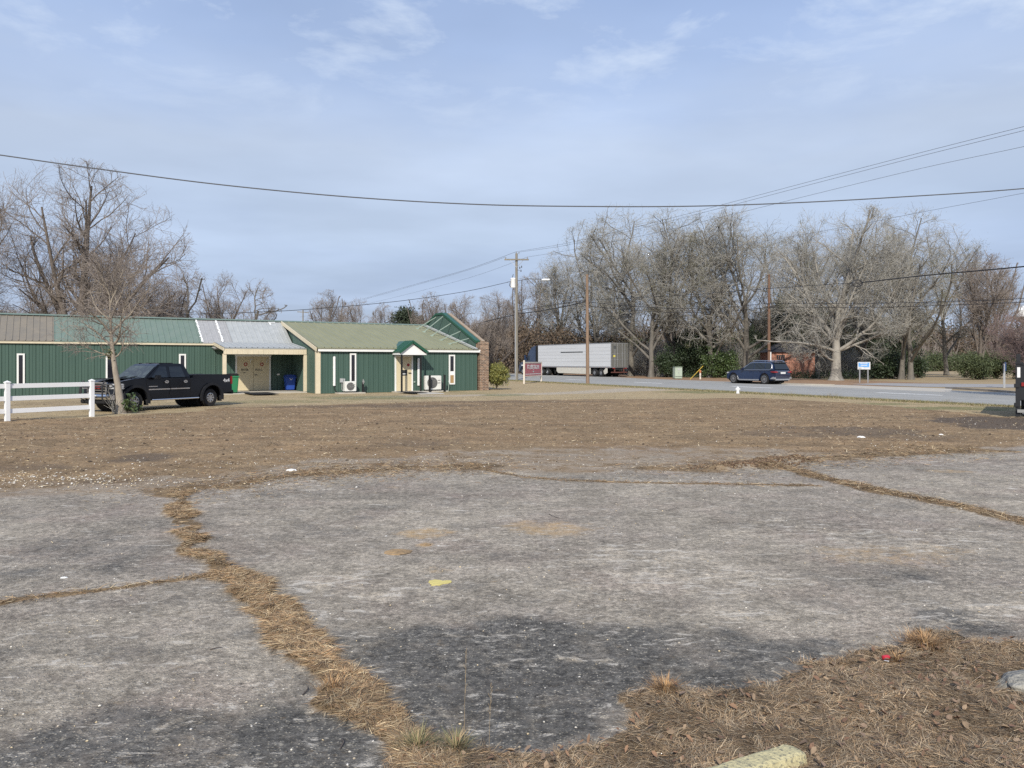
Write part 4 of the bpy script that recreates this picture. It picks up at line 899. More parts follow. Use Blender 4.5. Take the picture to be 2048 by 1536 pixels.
# left: big pecan clump behind the building
GL = 'bare trees standing behind the green building'
lp = [(0,0,0),(0,0,1),(0,0,2),(0,0,3)]
lfA = [(1,(-.62,.2,1.0),13,.34),(2,(-.30,-.2,1.1),12.5,.26),(3,(.02,.1,1.1),13.5,.32),(3,(.20,-.2,1.1),12,.26),(2,(.68,.1,1.0),11,.28),(2,(-1.0,.3,.75),10,.18),(1,(.95,-.4,.7),9,.18),(2,(.1,.7,1.0),10,.2),(3,(.42,.3,1.1),11,.2)]
template('big_pecan', seed=131, H=18, trunk=lp, r0=.75, env_c=(0,0,9.0), env_r=(9.4,8.0,9.4), limbs=8, limbs_fixed=lfA, counts=(9,8,5,3), lmax=(99,4.6,2.4,1.3,.9), bark='bark_brown', twig='twig_brown', wig=(.06,.14,.18,.2,.2), trop=(.035,.07,.06,.06,.04), K=(11,7,6,4), droop=0)
tr(160, 63, 318, 'big_pecan', 18.4, 'largest bare tree, several thick trunks fanning out behind the left roof', rz=0, group=GL)
tr(-60, 60, 340, 'big_pecan', 18.4, 'big bare tree cut by the left edge of the photo', rz=2.4, group=GL, wide=.85)
tr(250, 70, 470, 'viny', 12.2, 'dense dark bare tree right of the largest one, behind the small front tree', rz=1.4, group=GL, wide=.95)
tr(318, 78, 545, 'viny', 12.2, 'low dense bare tree behind the green part of the roof', rz=3.6, group=GL, wide=.9)
tr(60, 85, 545, 'viny', 12.2, 'low bare tree behind the brown part of the roof', rz=5.0, group=GL, wide=1.1)
tr(385, 82, 530, 'snag', 11.6, 'leaning half-dead bare tree behind the roof patch', rz=2.8, group=GL, wide=1.2)
tr(438, 88, 533, 'pecan', 18.4, 'rounded bare tree above the silver roof', rz=1.0, group=GL, wide=1.15)
tr(500, 84, 556, 'snag', 11.6, 'crooked topped tree with few branches above the silver roof', rz=.2, group=GL, wide=1.1)
tr(655, 125, 577, 'slim', 14.2, 'small bare tree right of the distant crossarm pole', rz=.4, group=GL, wide=1.25)
tr(715, 110, 590, 'viny', 12.2, 'small dark bare tree above the middle of the olive roof', rz=2.0, group=GL, wide=.75)
tr(768, 150, 603, 'slim', 14.2, 'faint thin bare tree left of the pine', rz=3.0, group=GL, wide=1.)
tr(862, 120, 582, 'slim', 14.2, 'bare tree with forked top behind the roof braces', rz=4.4, group=GL, wide=1.2)
tr(935, 88, 580, 'viny', 12.2, 'dark tangled bare tree just right of the green gable peak', rz=.9, group=GL, wide=.8)
tr(985, 92, 572, 'viny', 12.2, 'dark tangled bare tree between the brick pier and the tall utility pole', rz=3.1, group=GL, wide=.72)
tr(1064, 126, 543, 'slim', 14.2, 'bare tree with two slim stems right of the tall utility pole', rz=5.5, group=GL, wide=1.1)
tr(1012, 132, 600, 'viny', 12.2, 'low dark bare tree behind the tall utility pole', rz=4.1, group=GL, wide=1.0)
# small leaning tree in front of the pickup
y0 = 827; Yt = CH*F/(y0-HZ); base = G(243, y0)
tp = [tuple(W(a, b, Yt)-base) for a, b in ((243,830),(240,800),(236,772),(231,745),(227,715),(224,690),(222,668),(221,640),(220,612),(219,590))]
lfS = [(5,(-.8,.3,.55),1.5,.045),(5,(.8,-.3,.6),1.6,.05),(6,(-.5,-.5,.9),1.7,.045),(6,(.6,.5,.9),1.8,.05),(7,(-.7,.2,.8),1.5,.04),(7,(.6,-.4,.9),1.5,.04),(8,(-.3,.4,1.2),1.3,.035),(8,(.4,.1,1.2),1.4,.035),(9,(.0,-.2,1.2),1.1,.03),(4,(.9,.2,.35),1.3,.03),(4,(-.9,-.3,.35),1.2,.03),(9,(-.3,.1,1.0),1.0,.03)]
template('small_tree', taper=.9, seed=141, H=6, trunk=tp, r0=.155, env_c=(-.1+tp[-1][0],0,3.8), env_r=(2.5,2.1,2.0), limbs=8, limbs_fixed=lfS, counts=(8,5,3,2), lmax=(9,1.1,.6,.35,.2), rmin=(.012,.006,.004,.003,.002), rm=(.1,.03,.014,.008,.005), bark='bark_young', twig='twig_brown', wig=(.16,.2,.25,.28,.3), trop=(.05,.02,.0,.0,.0))
o = thing('small_tree', 'small bare leaning tree with pale trunk in front of the black pickup', 'tree', (base.x, base.y, 0)); ma, mb, mc = TREES['small_tree']; link('trunk', ma, o); link('crown', mb, o)
g = np.random.default_rng(8)
C = np.array([tuple(W(222, 708, Yt)-base)])+g.normal(size=(120, 3))*.09; V, Q = leaf_quads(C, .06, g); np_mesh('mistletoe', V, Q, m='olive_leaf', parent=o)
# crape myrtle at the right edge with pinkish bark
template('myrtle', seed=151, H=7, trunk=bend(gT, 2.4, 6), r0=.16, env_c=(0,0,4.4), env_r=(3.1,3.1,3.3), limbs=12, fork=.2, limb_ang=(20,60), counts=(9,8,6,3), lmax=(3.2,1.8,1.0,.6,.3), rmin=(.02,.012,.008,.005,.0035), rm=(9,.07,.035,.02,.01), bark='bark_grey', twig='twig_red', wig=(.16,.2,.22,.25,.3))
tr(2058, 40, 560, 'myrtle', 7.6, 'bare pinkish tree at the right edge above the black dump trailer', group=None, rz=1.)

# evergreens: leaf clumps along a branching frame
mat('leaf_dark', (.042,.065,.026), .6, var=.3, vscale=.8, col2=(.02,.034,.015)); mat('leaf_mid', (.085,.125,.04), .5, var=.3, vscale=.9, col2=(.04,.065,.022)); mat('leaf_yellow', (.30,.27,.075), .5, var=.3, vscale=5, col2=(.11,.135,.04)); mat('needle', (.05,.07,.035), .7, var=.3, vscale=.5, col2=(.03,.042,.024)); mat('cedar', (.085,.105,.04), .7, var=.3, vscale=1.2, col2=(.05,.068,.03))
mat('brown_leaf', (.15,.105,.07), .85, var=.3, vscale=.6, col2=(.085,.065,.045))
def clump_cloud(g, c, rad, nclump, nleaf, lsize, crad, surf=.35, zmin=.05):
    d = unit(g.normal(size=(nclump, 3))); rr = g.uniform(surf, 1, (nclump, 1))**.6
    cen = np.array(c)+d*rr*np.array(rad)*(1+.18*g.normal(size=(nclump, 1)))
    cen = cen[cen[:, 2] > zmin]
    k = len(cen); C = np.repeat(cen, nleaf, 0)+g.normal(size=(k*nleaf, 3))*np.repeat(g.uniform(.5, 1.2, (k, 1)), nleaf, 0)*crad
    C = C[C[:, 2] > .02]
    return leaf_quads(C, lsize, g), cen
def evergreen(name, label, loc, rad, zc, nclump, nleaf, lsize, crad, m, group=None, trunk_r=.12, bk='bark_dark', seed=1, cat_='tree', shape='ball', stems=26):
    g = np.random.default_rng(seed); o = thing(name, label, cat_, loc, 0, group)
    (V, Q), cen = clump_cloud(g, (0, 0, zc), rad, nclump, nleaf, lsize, crad)
    if shape == 'cone':
        H = zc+rad[2]; k = np.clip(1.15-V[:, 2]/H, .08, 1)[:, None]; V[:, :2] *= k
    np_mesh('foliage', V, Q, m=m, parent=o)
    sel = cen[g.choice(len(cen), min(stems, len(cen)), replace=False)]
    if shape == 'cone': sel = sel*np.array([1,1,1]); sel[:, :2] *= np.clip(1.15-sel[:, 2:3]/(zc+rad[2]), .08, 1)
    P = np.zeros((len(sel), 4, 3)); b0 = np.zeros((len(sel), 3)); b0[:, 2] = np.clip(sel[:, 2]*.35, .05, None)
    for k in range(4): P[:, k] = b0*(1-k/3)+sel*k/3
    P[:, 1:3] += g.normal(size=(len(sel), 2, 3))*.06
    Rr = np.tile(np.linspace(trunk_r*.5, .01, 4), (len(sel), 1)); A = [tubes(P, Rr, 5, g)]
    tp = np.array([[(0, 0, -.1), (.02, 0, zc*.5), (0, .03, zc), (0, 0, zc+rad[2]*.6)]]); A.append(tubes(tp, np.array([[trunk_r, trunk_r*.8, trunk_r*.5, .02]]), 8, g))
    V2 = np.concatenate([A[0][0], A[1][0]]); Q2 = np.concatenate([A[0][1], A[1][1]+len(A[0][0])]); np_mesh('trunk', V2, Q2, m=bk, parent=o)
    return o
def ev(px, Y, ytop, wpx, *a, zlow=0., **k):
    H = CH+(HZ-ytop)/F*Y; g = gp(px, Y); r = wpx/F*Y
    return g, H, r
def evg(name, label, px, Y, ytop, wpx, n, nl, ls, cr, m, low=.03, **kw):
    H = CH+(HZ-ytop)/F*Y; p = gp(px, Y); r = wpx/F*Y; zc = H*(.5+low)
    return evergreen(name, label, (p.x, p.y, -.03), (r, r, H-zc), zc, n, nl, ls, cr, m, **kw)
GE = 'evergreens in the grove beyond the road'
evg('evergreen_shrub', 'broad dark green evergreen shrub right behind the utility cabinet', 1393, 92, 655, 46, 330, 62, .15, .30, 'leaf_dark', group=GE, seed=1)
evg('evergreen_shrub', 'low dark green shrub left of the blue car, partly behind the yellow guy guard', 1440, 88, 700, 34, 150, 50, .14, .26, 'leaf_mid', group=GE, seed=2)
evg('evergreen_shrub', 'small dark shrub at the foot of the oak left of the utility cabinet', 1337, 90, 700, 22, 80, 50, .14, .26, 'leaf_dark', group=GE, seed=21)
evg('evergreen_tree', 'dark evergreen tree directly behind the brick shed', 1578, 99, 592, 52, 330, 62, .17, .36, 'leaf_dark', group=GE, seed=3)
evg('evergreen_tree', 'dark evergreen tree between the shed roof and the sycamore trunk', 1640, 104, 600, 55, 330, 62, .17, .36, 'needle', group=GE, seed=4)
evg('evergreen_tree', 'dark evergreen tree right of the sycamore trunk', 1715, 106, 632, 50, 260, 60, .17, .36, 'needle', group=GE, seed=5)
evg('evergreen_tree', 'dark evergreen tree behind the blue and white sign, reaching to the oak pair', 1775, 104, 640, 48, 240, 60, .17, .36, 'leaf_dark', group=GE, seed=6)
evg('evergreen_tree', 'dark pointed evergreen left of the reddish pole', 1505, 98, 640, 30, 170, 60, .16, .33, 'needle', group=GE, seed=7, shape='cone')
evg('evergreen_shrub', 'sprawling dark shrub right of the blue and white sign', 1778, 82, 708, 40, 130, 50, .14, .28, 'leaf_dark', group=GE, seed=8)
evg('evergreen_shrub', 'low green shrub at the foot of the oak pair', 1835, 86, 718, 16, 70, 50, .13, .24, 'leaf_dark', group=GE, seed=9)
GC = 'round cedar bushes at the edge of the field'
evg('cedar_bush', 'left round cedar bush in front of the far hedge', 1952, 78, 712, 27, 150, 60, .10, .22, 'cedar', group=GC, seed=11)
evg('cedar_bush', 'middle cedar bush beside the edge-on blue sign', 1992, 82, 706, 22, 120, 60, .10, .22, 'cedar', group=GC, seed=12)
evg('cedar_bush', 'right cedar bush half hidden by the black dump trailer', 2034, 80, 706, 22, 120, 60, .10, .22, 'cedar', group=GC, seed=13)
evg('pine_tree', 'dark pine tree with clumped crown above the olive roof', 812, 130, 617, 20, 60, 110, .22, .50, 'needle', seed=14, low=.28)
evg('pine_tree', 'lower right-hand pine crown beside the dark pine above the olive roof', 832, 136, 630, 14, 34, 110, .22, .45, 'needle', seed=15, low=.3)
# yellow-green garden shrub by the brick pier
p = G(993, 779.0); evergreen('garden_shrub', 'round yellow-green leafy shrub beside the brick pier', (p.x, p.y, 0), (.78,.75,.66), 1.02, 170, 56, .062, .11, 'leaf_yellow', seed=16, trunk_r=.05, cat_='shrub')
# leafy sprouts at the foot of the small tree
p = gp(262, Yt+.05); o = evergreen('leafy_sprout', 'low green leafy sprout at the foot of the small leaning tree', (p.x, p.y, 0), (.30,.25,.34), .36, 16, 14, .075, .07, 'leaf_mid', seed=17, trunk_r=.012, cat_='plant', stems=12)
t_ = Tree(5); st = np.zeros((26, 3)); st[:, 0] = t_.g.normal(size=26)*.12; st[:, 1] = t_.g.normal(size=26)*.08; dd = t_.g.normal(size=(26, 3))*.5+np.array([0,0,.8])
Pp, Rr = t_.grow(st, dd, t_.g.uniform(.35, 1.15, 26), np.full(26, .007), np.full(26, .003), 5, .14, .02); V, Q = tubes(Pp, Rr, 4, t_.g)
q = gp(236, Yt-.1); o = np_mesh('dry_sprouts', V, Q, m='twig_grey'); o.location = (q.x, q.y, 0); tag(o, 'dry upright suckers around the trunk of the small leaning tree', 'plant')

# woods: far mass of brush and undergrowth that nobody could count
def brush(name, pts, H, n, g, m, depth, rr=.02, wob=.2, kk=5):
    """thin stems with forks standing along a ground polyline"""
    pts = np.array(pts); seg = np.linalg.norm(np.diff(pts, axis=0), axis=1); cs = np.concatenate([[0], np.cumsum(seg)])
    u = g.uniform(0, cs[-1], n); x = np.interp(u, cs, pts[:, 0]); y = np.interp(u, cs, pts[:, 1])+g.uniform(0, depth, n)
    hh = np.interp(u, cs, H)*g.uniform(.45, 1.1, n)
    t = Tree(1); t.g = g; st = np.stack([x, y, np.zeros(n)-.05], -1); d = np.stack([g.normal(size=n)*wob, g.normal(size=n)*wob, np.ones(n)], -1)
    P, Rr = t.grow(st, d, hh, rr+hh*.005, np.full(n, rr*.4), kk, .12, .03)
    big = (np.array([0, 0, 0.]), np.array([1e4]*3))
    A = [tubes(P, Rr, 4, g)]
    P2_, R2_ = t.children(P, Rr, 7, .15, (20, 60), big, 1.0, .6, .03, rr*.35, 3, .2, .05, (.6, 1.9)); A.append(tubes(P2_, R2_, 3, g))
    P3_, R3_ = t.children(P2_, R2_, 4, .1, (20, 60), big, .6, .7, .02, rr*.3, 2, .2, .05, (.5, 1.8)); A.append(tubes(P3_, R3_, 3, g))
    V = []; Q = []; o = 0
    for v, q in A: V.append(v); Q.append(q+o); o += len(v)
    ob = np_mesh(name, np.concatenate(V), np.concatenate(Q), m=m); ob['kind'] = 'stuff'; return ob, P3_[:, -1]
gW = np.random.default_rng(21)
def PY(L): return [((a-1024)/F*b, b) for a, b in L]
brush('woods', PY([(860,118),(960,124),(1100,128),(1300,114),(1500,110),(1700,114),(1850,120)]), [7.5,8,9,10.5,11,10,8.5], 1500, gW, 'twig_brown', 16, rr=.028)
brush('woods', PY([(1820,150),(1880,165),(1960,175),(2100,180),(2300,180)]), [9,10,11,11.5,11], 700, gW, 'twig_brown', 25, rr=.04)
brush('woods', PY([(-500,96),(0,96),(200,100),(360,104),(540,112)]), [8,8,8,7,5.5], 700, gW, 'twig_brown', 12, rr=.028)
brush('undergrowth', PY([(1262,104),(1290,98),(1330,93),(1450,91),(1540,96),(1640,92),(1780,92)]), [2.6,3.2,4.6,4.0,3.0,3.5,3.2], 1100, gW, 'twig_grey', 7, rr=.012)
def leafbank(name, L, H, n, size, m, depth, z0=0., g=gW):
    pts = np.array(PY(L)); seg = np.linalg.norm(np.diff(pts, axis=0), axis=1); cs = np.concatenate([[0], np.cumsum(seg)])
    k = n//40; u = g.uniform(0, cs[-1], k); hh = np.interp(u, cs, H); lo = .15
    cen = np.stack([np.interp(u, cs, pts[:, 0]), np.interp(u, cs, pts[:, 1])+g.uniform(0, depth, k), z0+hh*g.uniform(0, 1, k)**.8*(.75+.5*vnoise(u*.16, u*0, 7))], -1)
    C = np.repeat(cen, 40, 0)+g.normal(size=(k*40, 3))*size*2.6*np.repeat(g.uniform(.5, 1.5, (k, 1)), 40, 0); C[:, 2] = np.abs(C[:, 2])
    V, Q = leaf_quads(C, size, g); o = np_mesh(name, V, Q, m=m); o['kind'] = 'stuff'; return o
leafbank('dark_thicket', [(1070,118),(1250,116),(1400,112),(1560,112),(1700,114),(1840,116)], [3.5,5.0,6.0,9.5,9.0,6.5], 52000, .24, 'needle', 9)
leafbank('brown_thicket', [(880,122),(1000,118),(1120,116),(1300,114),(1500,112)], [6.0,7.0,7.0,8,8], 26000, .26, 'brown_leaf', 10)
leafbank('brown_thicket', [(1830,168),(1900,172),(2000,178),(2250,184)], [9.0,9.5,9,9], 26000, .36, 'brown_leaf', 14)
leafbank('far_hedge', [(1838,150),(1900,154),(2000,158),(2200,162)], [3.0,3.4,3.6,3.8], 26000, .20, 'cedar', 4)
leafbank('distant_pines', [(1780,210),(1900,215),(2000,215),(2400,220)], [12,13,13.5,14], 24000, .45, 'needle', 14)
leafbank('distant_pines', [(860,170),(1000,170),(1150,165)], [9,10,11], 12000, .42, 'needle', 10)
leafbank('ground_ivy', [(1345,88),(1440,87),(1600,83.5),(1680,80),(1740,82),(1800,85)], [.5,.6,.7,.5,.7,.5], 9000, .10, 'leaf_dark', 4)
leafbank('ground_ivy', [(-500,92),(0,93),(200,96),(360,100),(540,110)], [5,5,4.5,4,3], 12000, .26, 'brown_leaf', 8)
# ------------------------------------------------------------------ poles, wires, signs, fence
mat('pole_wood', (.26,.235,.19), .85, var=.2, vscale=3, stretch=(4,4,.4), bump=.3); mat('pole_red', (.19,.11,.072), .85, var=.2, vscale=3, stretch=(4,4,.4), bump=.3); mat('pole_tan', (.29,.195,.13), .85, var=.22, vscale=3, stretch=(4,4,.4), bump=.3)
mat('steel', (.42,.43,.44), .45, metal=.5, var=.06); mat('cable', (.02,.02,.022), .6); mat('cable_grey', (.10,.105,.115), .6); mat('pvc_white', (.82,.82,.81), .35, var=.02)
mat('sign_post', (.70,.63,.54), .6, var=.08); mat('sign_red', (.54,.16,.19), .5, var=.08, vscale=2); mat('sign_pink', (.62,.28,.28), .5); mat('sign_white', (.80,.80,.78), .5); mat('sign_blue', (.10,.32,.72), .4, var=.2, vscale=2, col2=(.20,.45,.80)); mat('sign_deepblue', (.04,.13,.38), .4)
mat('cabinet_green', (.40,.47,.38), .55, var=.1, vscale=2); mat('yellow', (.60,.42,.06), .5, var=.1); mat('orange', (.65,.22,.08), .6); mat('roof_slate', (.035,.036,.042), .8, var=.2, vscale=4); mat('pink_cone', (.45,.15,.06), .6)
def pole(name, label, px, pyb, pytop, r, m, Y=None, lean=0., group=None, dpx=0):
    Y = Y or CH*F/(pyb-HZ); b = gp(px, Y); H = CH-(pytop-HZ)/F*Y
    o = thing(name, label, 'utility pole', (b.x, b.y, 0), 0, group)
    MB().tube([(0,0,-.1),(lean*.5,0,H*.5),(lean,0,H)], [r, r*.88, r*.72], 12).build('shaft', m, o, smooth=True)
    return o, b, H, Y
GPO = 'wooden poles along the road'
p1, b1, H1, Y1 = pole('utility_pole', 'tall grey utility pole with crossarm and white transformer, left of the red sign', 1033, 760.5, 507, .17, 'pole_wood', group=GPO)
zc = CH-(520-HZ)/F*Y1; ca = R(-14)
def cz(py): return CH-(py-HZ)/F*Y1
hw = 1.22; cx, cy = math.cos(ca), math.sin(ca)
A_ = Vector((-hw*cx, -.2-hw*cy*1, zc+.06)); B_ = Vector((hw*cx, -.2+hw*cy*1, zc-.03))
MB().bar(A_, B_, .12, .14).build('crossarm', 'pole_wood', p1)
b = MB(); b.bar(A_*.62+B_*.38*1+Vector((-.35,0,-.02)), (0, -.12, zc-.75), .03, .03); b.bar(B_*.8+A_*.2, (0, -.12, zc-.75), .03, .03); b.build('arm_brace', 'steel', p1)
ins = [A_+(B_-A_)*.05+Vector((0,0,.08)), B_+(A_-B_)*.05+Vector((0,0,.08)), Vector((-.02,-.0,H1)), Vector((.24,-.05,H1-.05))]
for q in ins: MB().lathe([(.02, 0), (.055, .03), (.03, .08), (.06, .11), (.03, .17), (.015, .2)], tuple(q), 'z', 8).build('insulator', 'ac_grey', p1)
MB().lathe([(.24, 0), (.25, .06), (.25, .82), (.27, .86), (.2, .95), (.05, .98)], (-.34, -.1, cz(575.5)), 'z', 16).build('transformer', 'white_paint', p1, smooth=True)
b = MB(); b.tube([(-.40,-.1,cz(557)),(-.38,-.1,cz(553)),(-.32,-.1,cz(549))], .03, 6); b.tube([(-.56,-.1,cz(575)),(-.68,-.15,cz(571)),(-.60,-.15,cz(563)),(-.9,-.2,cz(565))], .035, 6); b.build('bushing', 'cable', p1)
MB().tube([(-.12, -.17, 0), (-.12, -.17, cz(590))], .055, 10).build('conduit', 'steel', p1, smooth=True)
b = MB(); b.tube([(.0,-.1,cz(540)),(.35,-.1,cz(541))], .02, 5)
for dx, py in ((.32, 535), (.50, 533), (.44, 541)): b.lathe([(.03,0),(.06,.05),(.03,.1),(.06,.15),(.03,.22)], (dx, -.1, cz(py+3)), 'z', 8)
b.bar((.34,-.1,cz(537)), (.5,-.1,cz(535)), .02, .02); b.build('cutout', 'cable_grey', p1)
p2, b2, H2, Y2 = pole('utility_pole', 'bare brown wooden pole without crossarm in front of the white trailer', 1175.5, 767.5, 549, .15, 'pole_tan', lean=-.06, group=GPO)
p3, b3, H3, Y3 = pole('utility_pole', 'reddish brown wooden pole rising behind the blue car', 1538, 761, 549, .16, 'pole_red', group=GPO, Y=76)
MB().box(-.02, .5, -.16, -.04, CH-(614-HZ)/F*Y3-.08, CH-(614-HZ)/F*Y3+.08).build('splice_box', 'cable', p3)
p4, b4, H4, Y4 = pole('utility_pole', 'tiny distant pole with crossarm above the ridge of the green building', 606, 735, 620, .15, 'pole_wood', Y=150, group=GPO)
MB().bar((-1.1, 0, H4-.35), (1.1, .1, H4-.5), .12, .14).build('crossarm', 'pole_wood', p4)
# street lamp head on a short arm between the poles: white luminaire held by the pole line
if 0: p5, b5, H5, Y5 = pole('street_light', 'slender street light with short white head in front of the grove', 1079, 752, 561, .07, 'steel', Y=95); p5['category'] = 'street light'
H5 = cz(559.5); MB().tube([(.05, -.05, cz(562)), (1.2, -.05, H5+.1), (2.45, -.05, H5+.04)], .03, 6).build('lamp_arm', 'cable_grey', p1)
if 0: MB().bar((0, 0, H5-.05), (.95, -.05, H5+.04), .05, .05).build('arm', 'steel', p5)
MB().prism([(.15,H5+.0),(.35,H5+.09),(.95,H5+.08),(1.0,H5),(.9,H5-.06),(.2,H5-.06)], -.16, .12).build('lamp_head', 'white_paint', p1, bevel=.02, loc=(2.3,0,0))
def wire(name, label, P, r, m='cable', group='overhead wires'):
    """cable through given 3d points, smoothed"""
    pts = []; n = len(P)
    for i in range(n-1):
        p0, p1_, p2_, p3_ = P[max(i-1, 0)], P[i], P[i+1], P[min(i+2, n-1)]
        for k in range(10):
            t = k/10; pts.append(.5*((2*p1_)+(p2_-p0)*t+(2*p0-5*p1_+4*p2_-p3_)*t*t+(-p0+3*p1_-3*p2_+p3_)*t**3))
    pts.append(P[-1]); o = MB().tube(pts, r, 6).build(name, m, smooth=True); tag(o, label, 'wire', group); return o
def WP(L): return [W(a, b, Y) for a, b, Y in L]
wire('service_cable', 'thick twisted cable hanging right across the whole sky, nearest of the wires', WP([(-300,268,26.5),(0,310,26.8),(140,330,27),(420,367,27.4),(700,394,27.8),(960,409,28),(1200,413,28.3),(1400,412,28.6),(1600,405,29),(1800,394,29.3),(2048,377,29.7),(2400,342,30.2)]), .021, 'cable_grey')
top = [b1+q+Vector((0,0,.18)) for q in ins]
# lines to the pole behind the camera's right hand
def span(a, b, sag, n=8): return [a.lerp(b, k/n)-Vector((0,0,4*sag*(k/n)*(1-k/n))) for k in range(n+1)]
def aim(q, L): return [q]+WP(L)
wire('power_line', 'upper one of the pair of power lines running up to the top right corner', aim(top[2], [(1140,485,71),(1300,447,64),(1480,400,56),(1650,355,49),(1850,303,43),(2048,253,38),(2300,190,33)]), .011, 'cable_grey')
wire('power_line', 'lower one of the pair of power lines running up to the top right corner', aim(top[3], [(1140,489,71.3),(1300,452,64.3),(1480,406,56.3),(1650,361.5,49.3),(1850,310,43.3),(2048,261,38.3),(2300,198,33.3)]), .011, 'cable_grey')
wire('power_line', 'third power line, running to the right edge below the pair', aim(top[1], [(1140,500,71.5),(1300,468,64.5),(1480,425,56.5),(1650,383,49.5),(1850,335,43.5),(2048,293,38.5),(2300,235,33.5)]), .010, 'cable_grey')
wire('power_line', 'thin power line sloping out of the grove to the right edge', WP([(1380,500,80),(1500,487,75),(1700,452,66),(1850,423,58),(2048,386,50),(2300,335,44)]), .011, 'cable_grey')
wire('power_line', 'upper power line from the crossarm pole down to the distant pole', aim(top[2], [(930,540,95),(800,577,120),(700,604,140),(606,622,150)]), .014, 'cable_grey')
wire('power_line', 'second power line from the crossarm pole down to the distant pole', aim(top[0], [(930,542,94),(800,579,119),(700,606,139),(610,624,150)]), .012, 'cable_grey')
wire('power_line', 'lowest thin power line from the crossarm pole towards the distant pole', aim(top[1], [(940,555,95),(800,592,120),(700,615,140),(600,634,152)]), .011, 'cable_grey')
wire('service_cable', 'dark cable from the white transformer across the roofs to the left', [b1+Vector((-.9,-.2,cz(565)))]+WP([(930,583,72),(800,602,68),(650,616,64),(520,624,60),(300,630,58),(0,632,56),(-300,628,54)]), .022)
wire('telephone_cable', 'thick black telephone cable behind the green gable, from the left to the wooden pole', WP([(920,660,95),(960,646,88),(1033,629,77),(1080,622,73),(1130,613,68),(1175,602,63.6)]), .04)
wire('telephone_cable', 'thinner telephone cable above the thick one between the two nearest poles', WP([(1033,622,77),(1090,612,71),(1175,600,63.6)]), .022)
wire('telephone_cable', 'black cable with a coiled loop, rising to the right edge', WP([(1175,600,63.6),(1300,594,60),(1400,588,56),(1538,577,51),(1640,570,47),(1705,566,44)]), .016)
wire('telephone_cable', 'thick black cable running from the coiled loop to the right edge', WP([(1724,565,43.4),(1850,551,39),(1950,542,36),(2048,533,33.5),(2250,512,29)]), .030)
for k, (y0_, y1_, lab) in enumerate(((616, 597, 'upper of the twin horizontal cables crossing the grove'), (624, 604, 'lower of the twin horizontal cables crossing the grove'))):
    wire('telephone_cable', lab, WP([(1175,y0_-12,63.6),(1260,y0_-4,66),(1350,y0_+1,69),(1450,y0_-1,72),(1538,y0_-9,75.8),(1650,y0_-9,70),(1780,y0_-10,64),(1900,y1_+6,58),(2048,y1_,52),(2250,y1_-16,46)]), .022)
# the coiled loop
c = W(1714.5, 566.5, 43.7); o = thing('cable_loop', 'black coiled cable loop with cross ties hanging on the wire before the sycamore', 'cable loop', c)
b = MB(); b.tube([(.30*math.cos(a*math.pi/12), 0, .19*math.sin(a*math.pi/12)) for a in range(25)], .028, 6, False); b.build('coil', 'cable', o)
for k in range(4): a = k*math.pi/4; MB().tube([(.28*math.cos(a), 0, .17*math.sin(a)), (-.28*math.cos(a), 0, -.17*math.sin(a))], .013, 5).build('cross_tie', 'cable', o)

# red church sign
L0 = G(1048.3, 767.3); Rr_ = G(1082.6, 764.0); dv = (Rr_-L0); wS = dv.length; aS = math.atan2(dv.y, dv.x)
o = thing('notice_board', 'red sign board with white blackletter-style lettering between two cream posts', 'sign', L0, aS)
kS = L0.y/F; hS = (767.3-720.5)*kS
for x, h in ((0, hS), (wS, hS*.93)): MB().box(x-.065, x+.065, -.065, .065, -.1, h).build('post', 'sign_post', o, bevel=.01)
z1 = hS*.93; z0 = hS*.27
MB().box(.065, wS-.065, -.03, .03, z0+.10, z1-.10).build('panel', 'sign_red', o)
b = MB(); b.box(.065, wS-.065, -.05, .05, z1-.12, z1); b.box(.065, wS-.065, -.05, .05, z0, z0+.11); b.build('rail', 'sign_post', o)
fz0, fz1 = z0+.16, z1-.19; b = MB()
for a in ((.13, wS-.13, fz1, fz1+.02), (.13, wS-.13, fz0, fz0+.02)): b.box(a[0], a[1], -.034, -.030, a[2], a[3])
for x in (.13, wS-.15): b.box(x, x+.02, -.034, -.030, fz0, fz1)
b.build('border', 'sign_pink', o)
cx_ = wS/2; hh = fz1-fz0
text('lettering', 'Bethlehem', .27, 'sign_white', o, (cx_, -.034, fz1-hh*.17), (1,0,0), (0,0,1), .003, width=wS*.68, bold=.012)
text('lettering', 'Baptist Union', .20, 'sign_white', o, (cx_, -.034, fz1-hh*.36), (1,0,0), (0,0,1), .003, width=wS*.68, bold=.010)
MB().lathe([(.07,-.004),(.07,0)], (cx_, -.034, fz1-hh*.53), 'y', 10).build('emblem', 'sign_white', o)
b = MB(); pts = [(cx_+.24*math.cos(a), fz0+hh*.30+.085*math.sin(a)) for a in [k*math.pi/8 for k in range(16)]]; b.prism(pts, -.036, -.031); b.build('emblem_oval', 'grey_plastic', o)
MB().box(cx_-.13, cx_+.13, -.04, -.036, fz0+hh*.28, fz0+hh*.32).build('emblem_bar', 'sign_white', o)
MB().box(.15, cx_-.26, -.034, -.031, fz0+hh*.29, fz0+hh*.32).build('rule', 'sign_pink', o); MB().box(cx_+.26, wS-.15, -.034, -.031, fz0+hh*.29, fz0+hh*.32).build('rule', 'sign_pink', o)
text('lettering', 'EST. 1868  WELCOME', .15, 'sign_white', o, (cx_, -.034, fz0+hh*.11), (1,0,0), (0,0,1), .003, width=wS*.66, bold=.012) if False else MB().box(.32, wS-.32, -.034, -.031, fz0+hh*.06, fz0+hh*.13).build('lettering_band', 'sign_white', o)
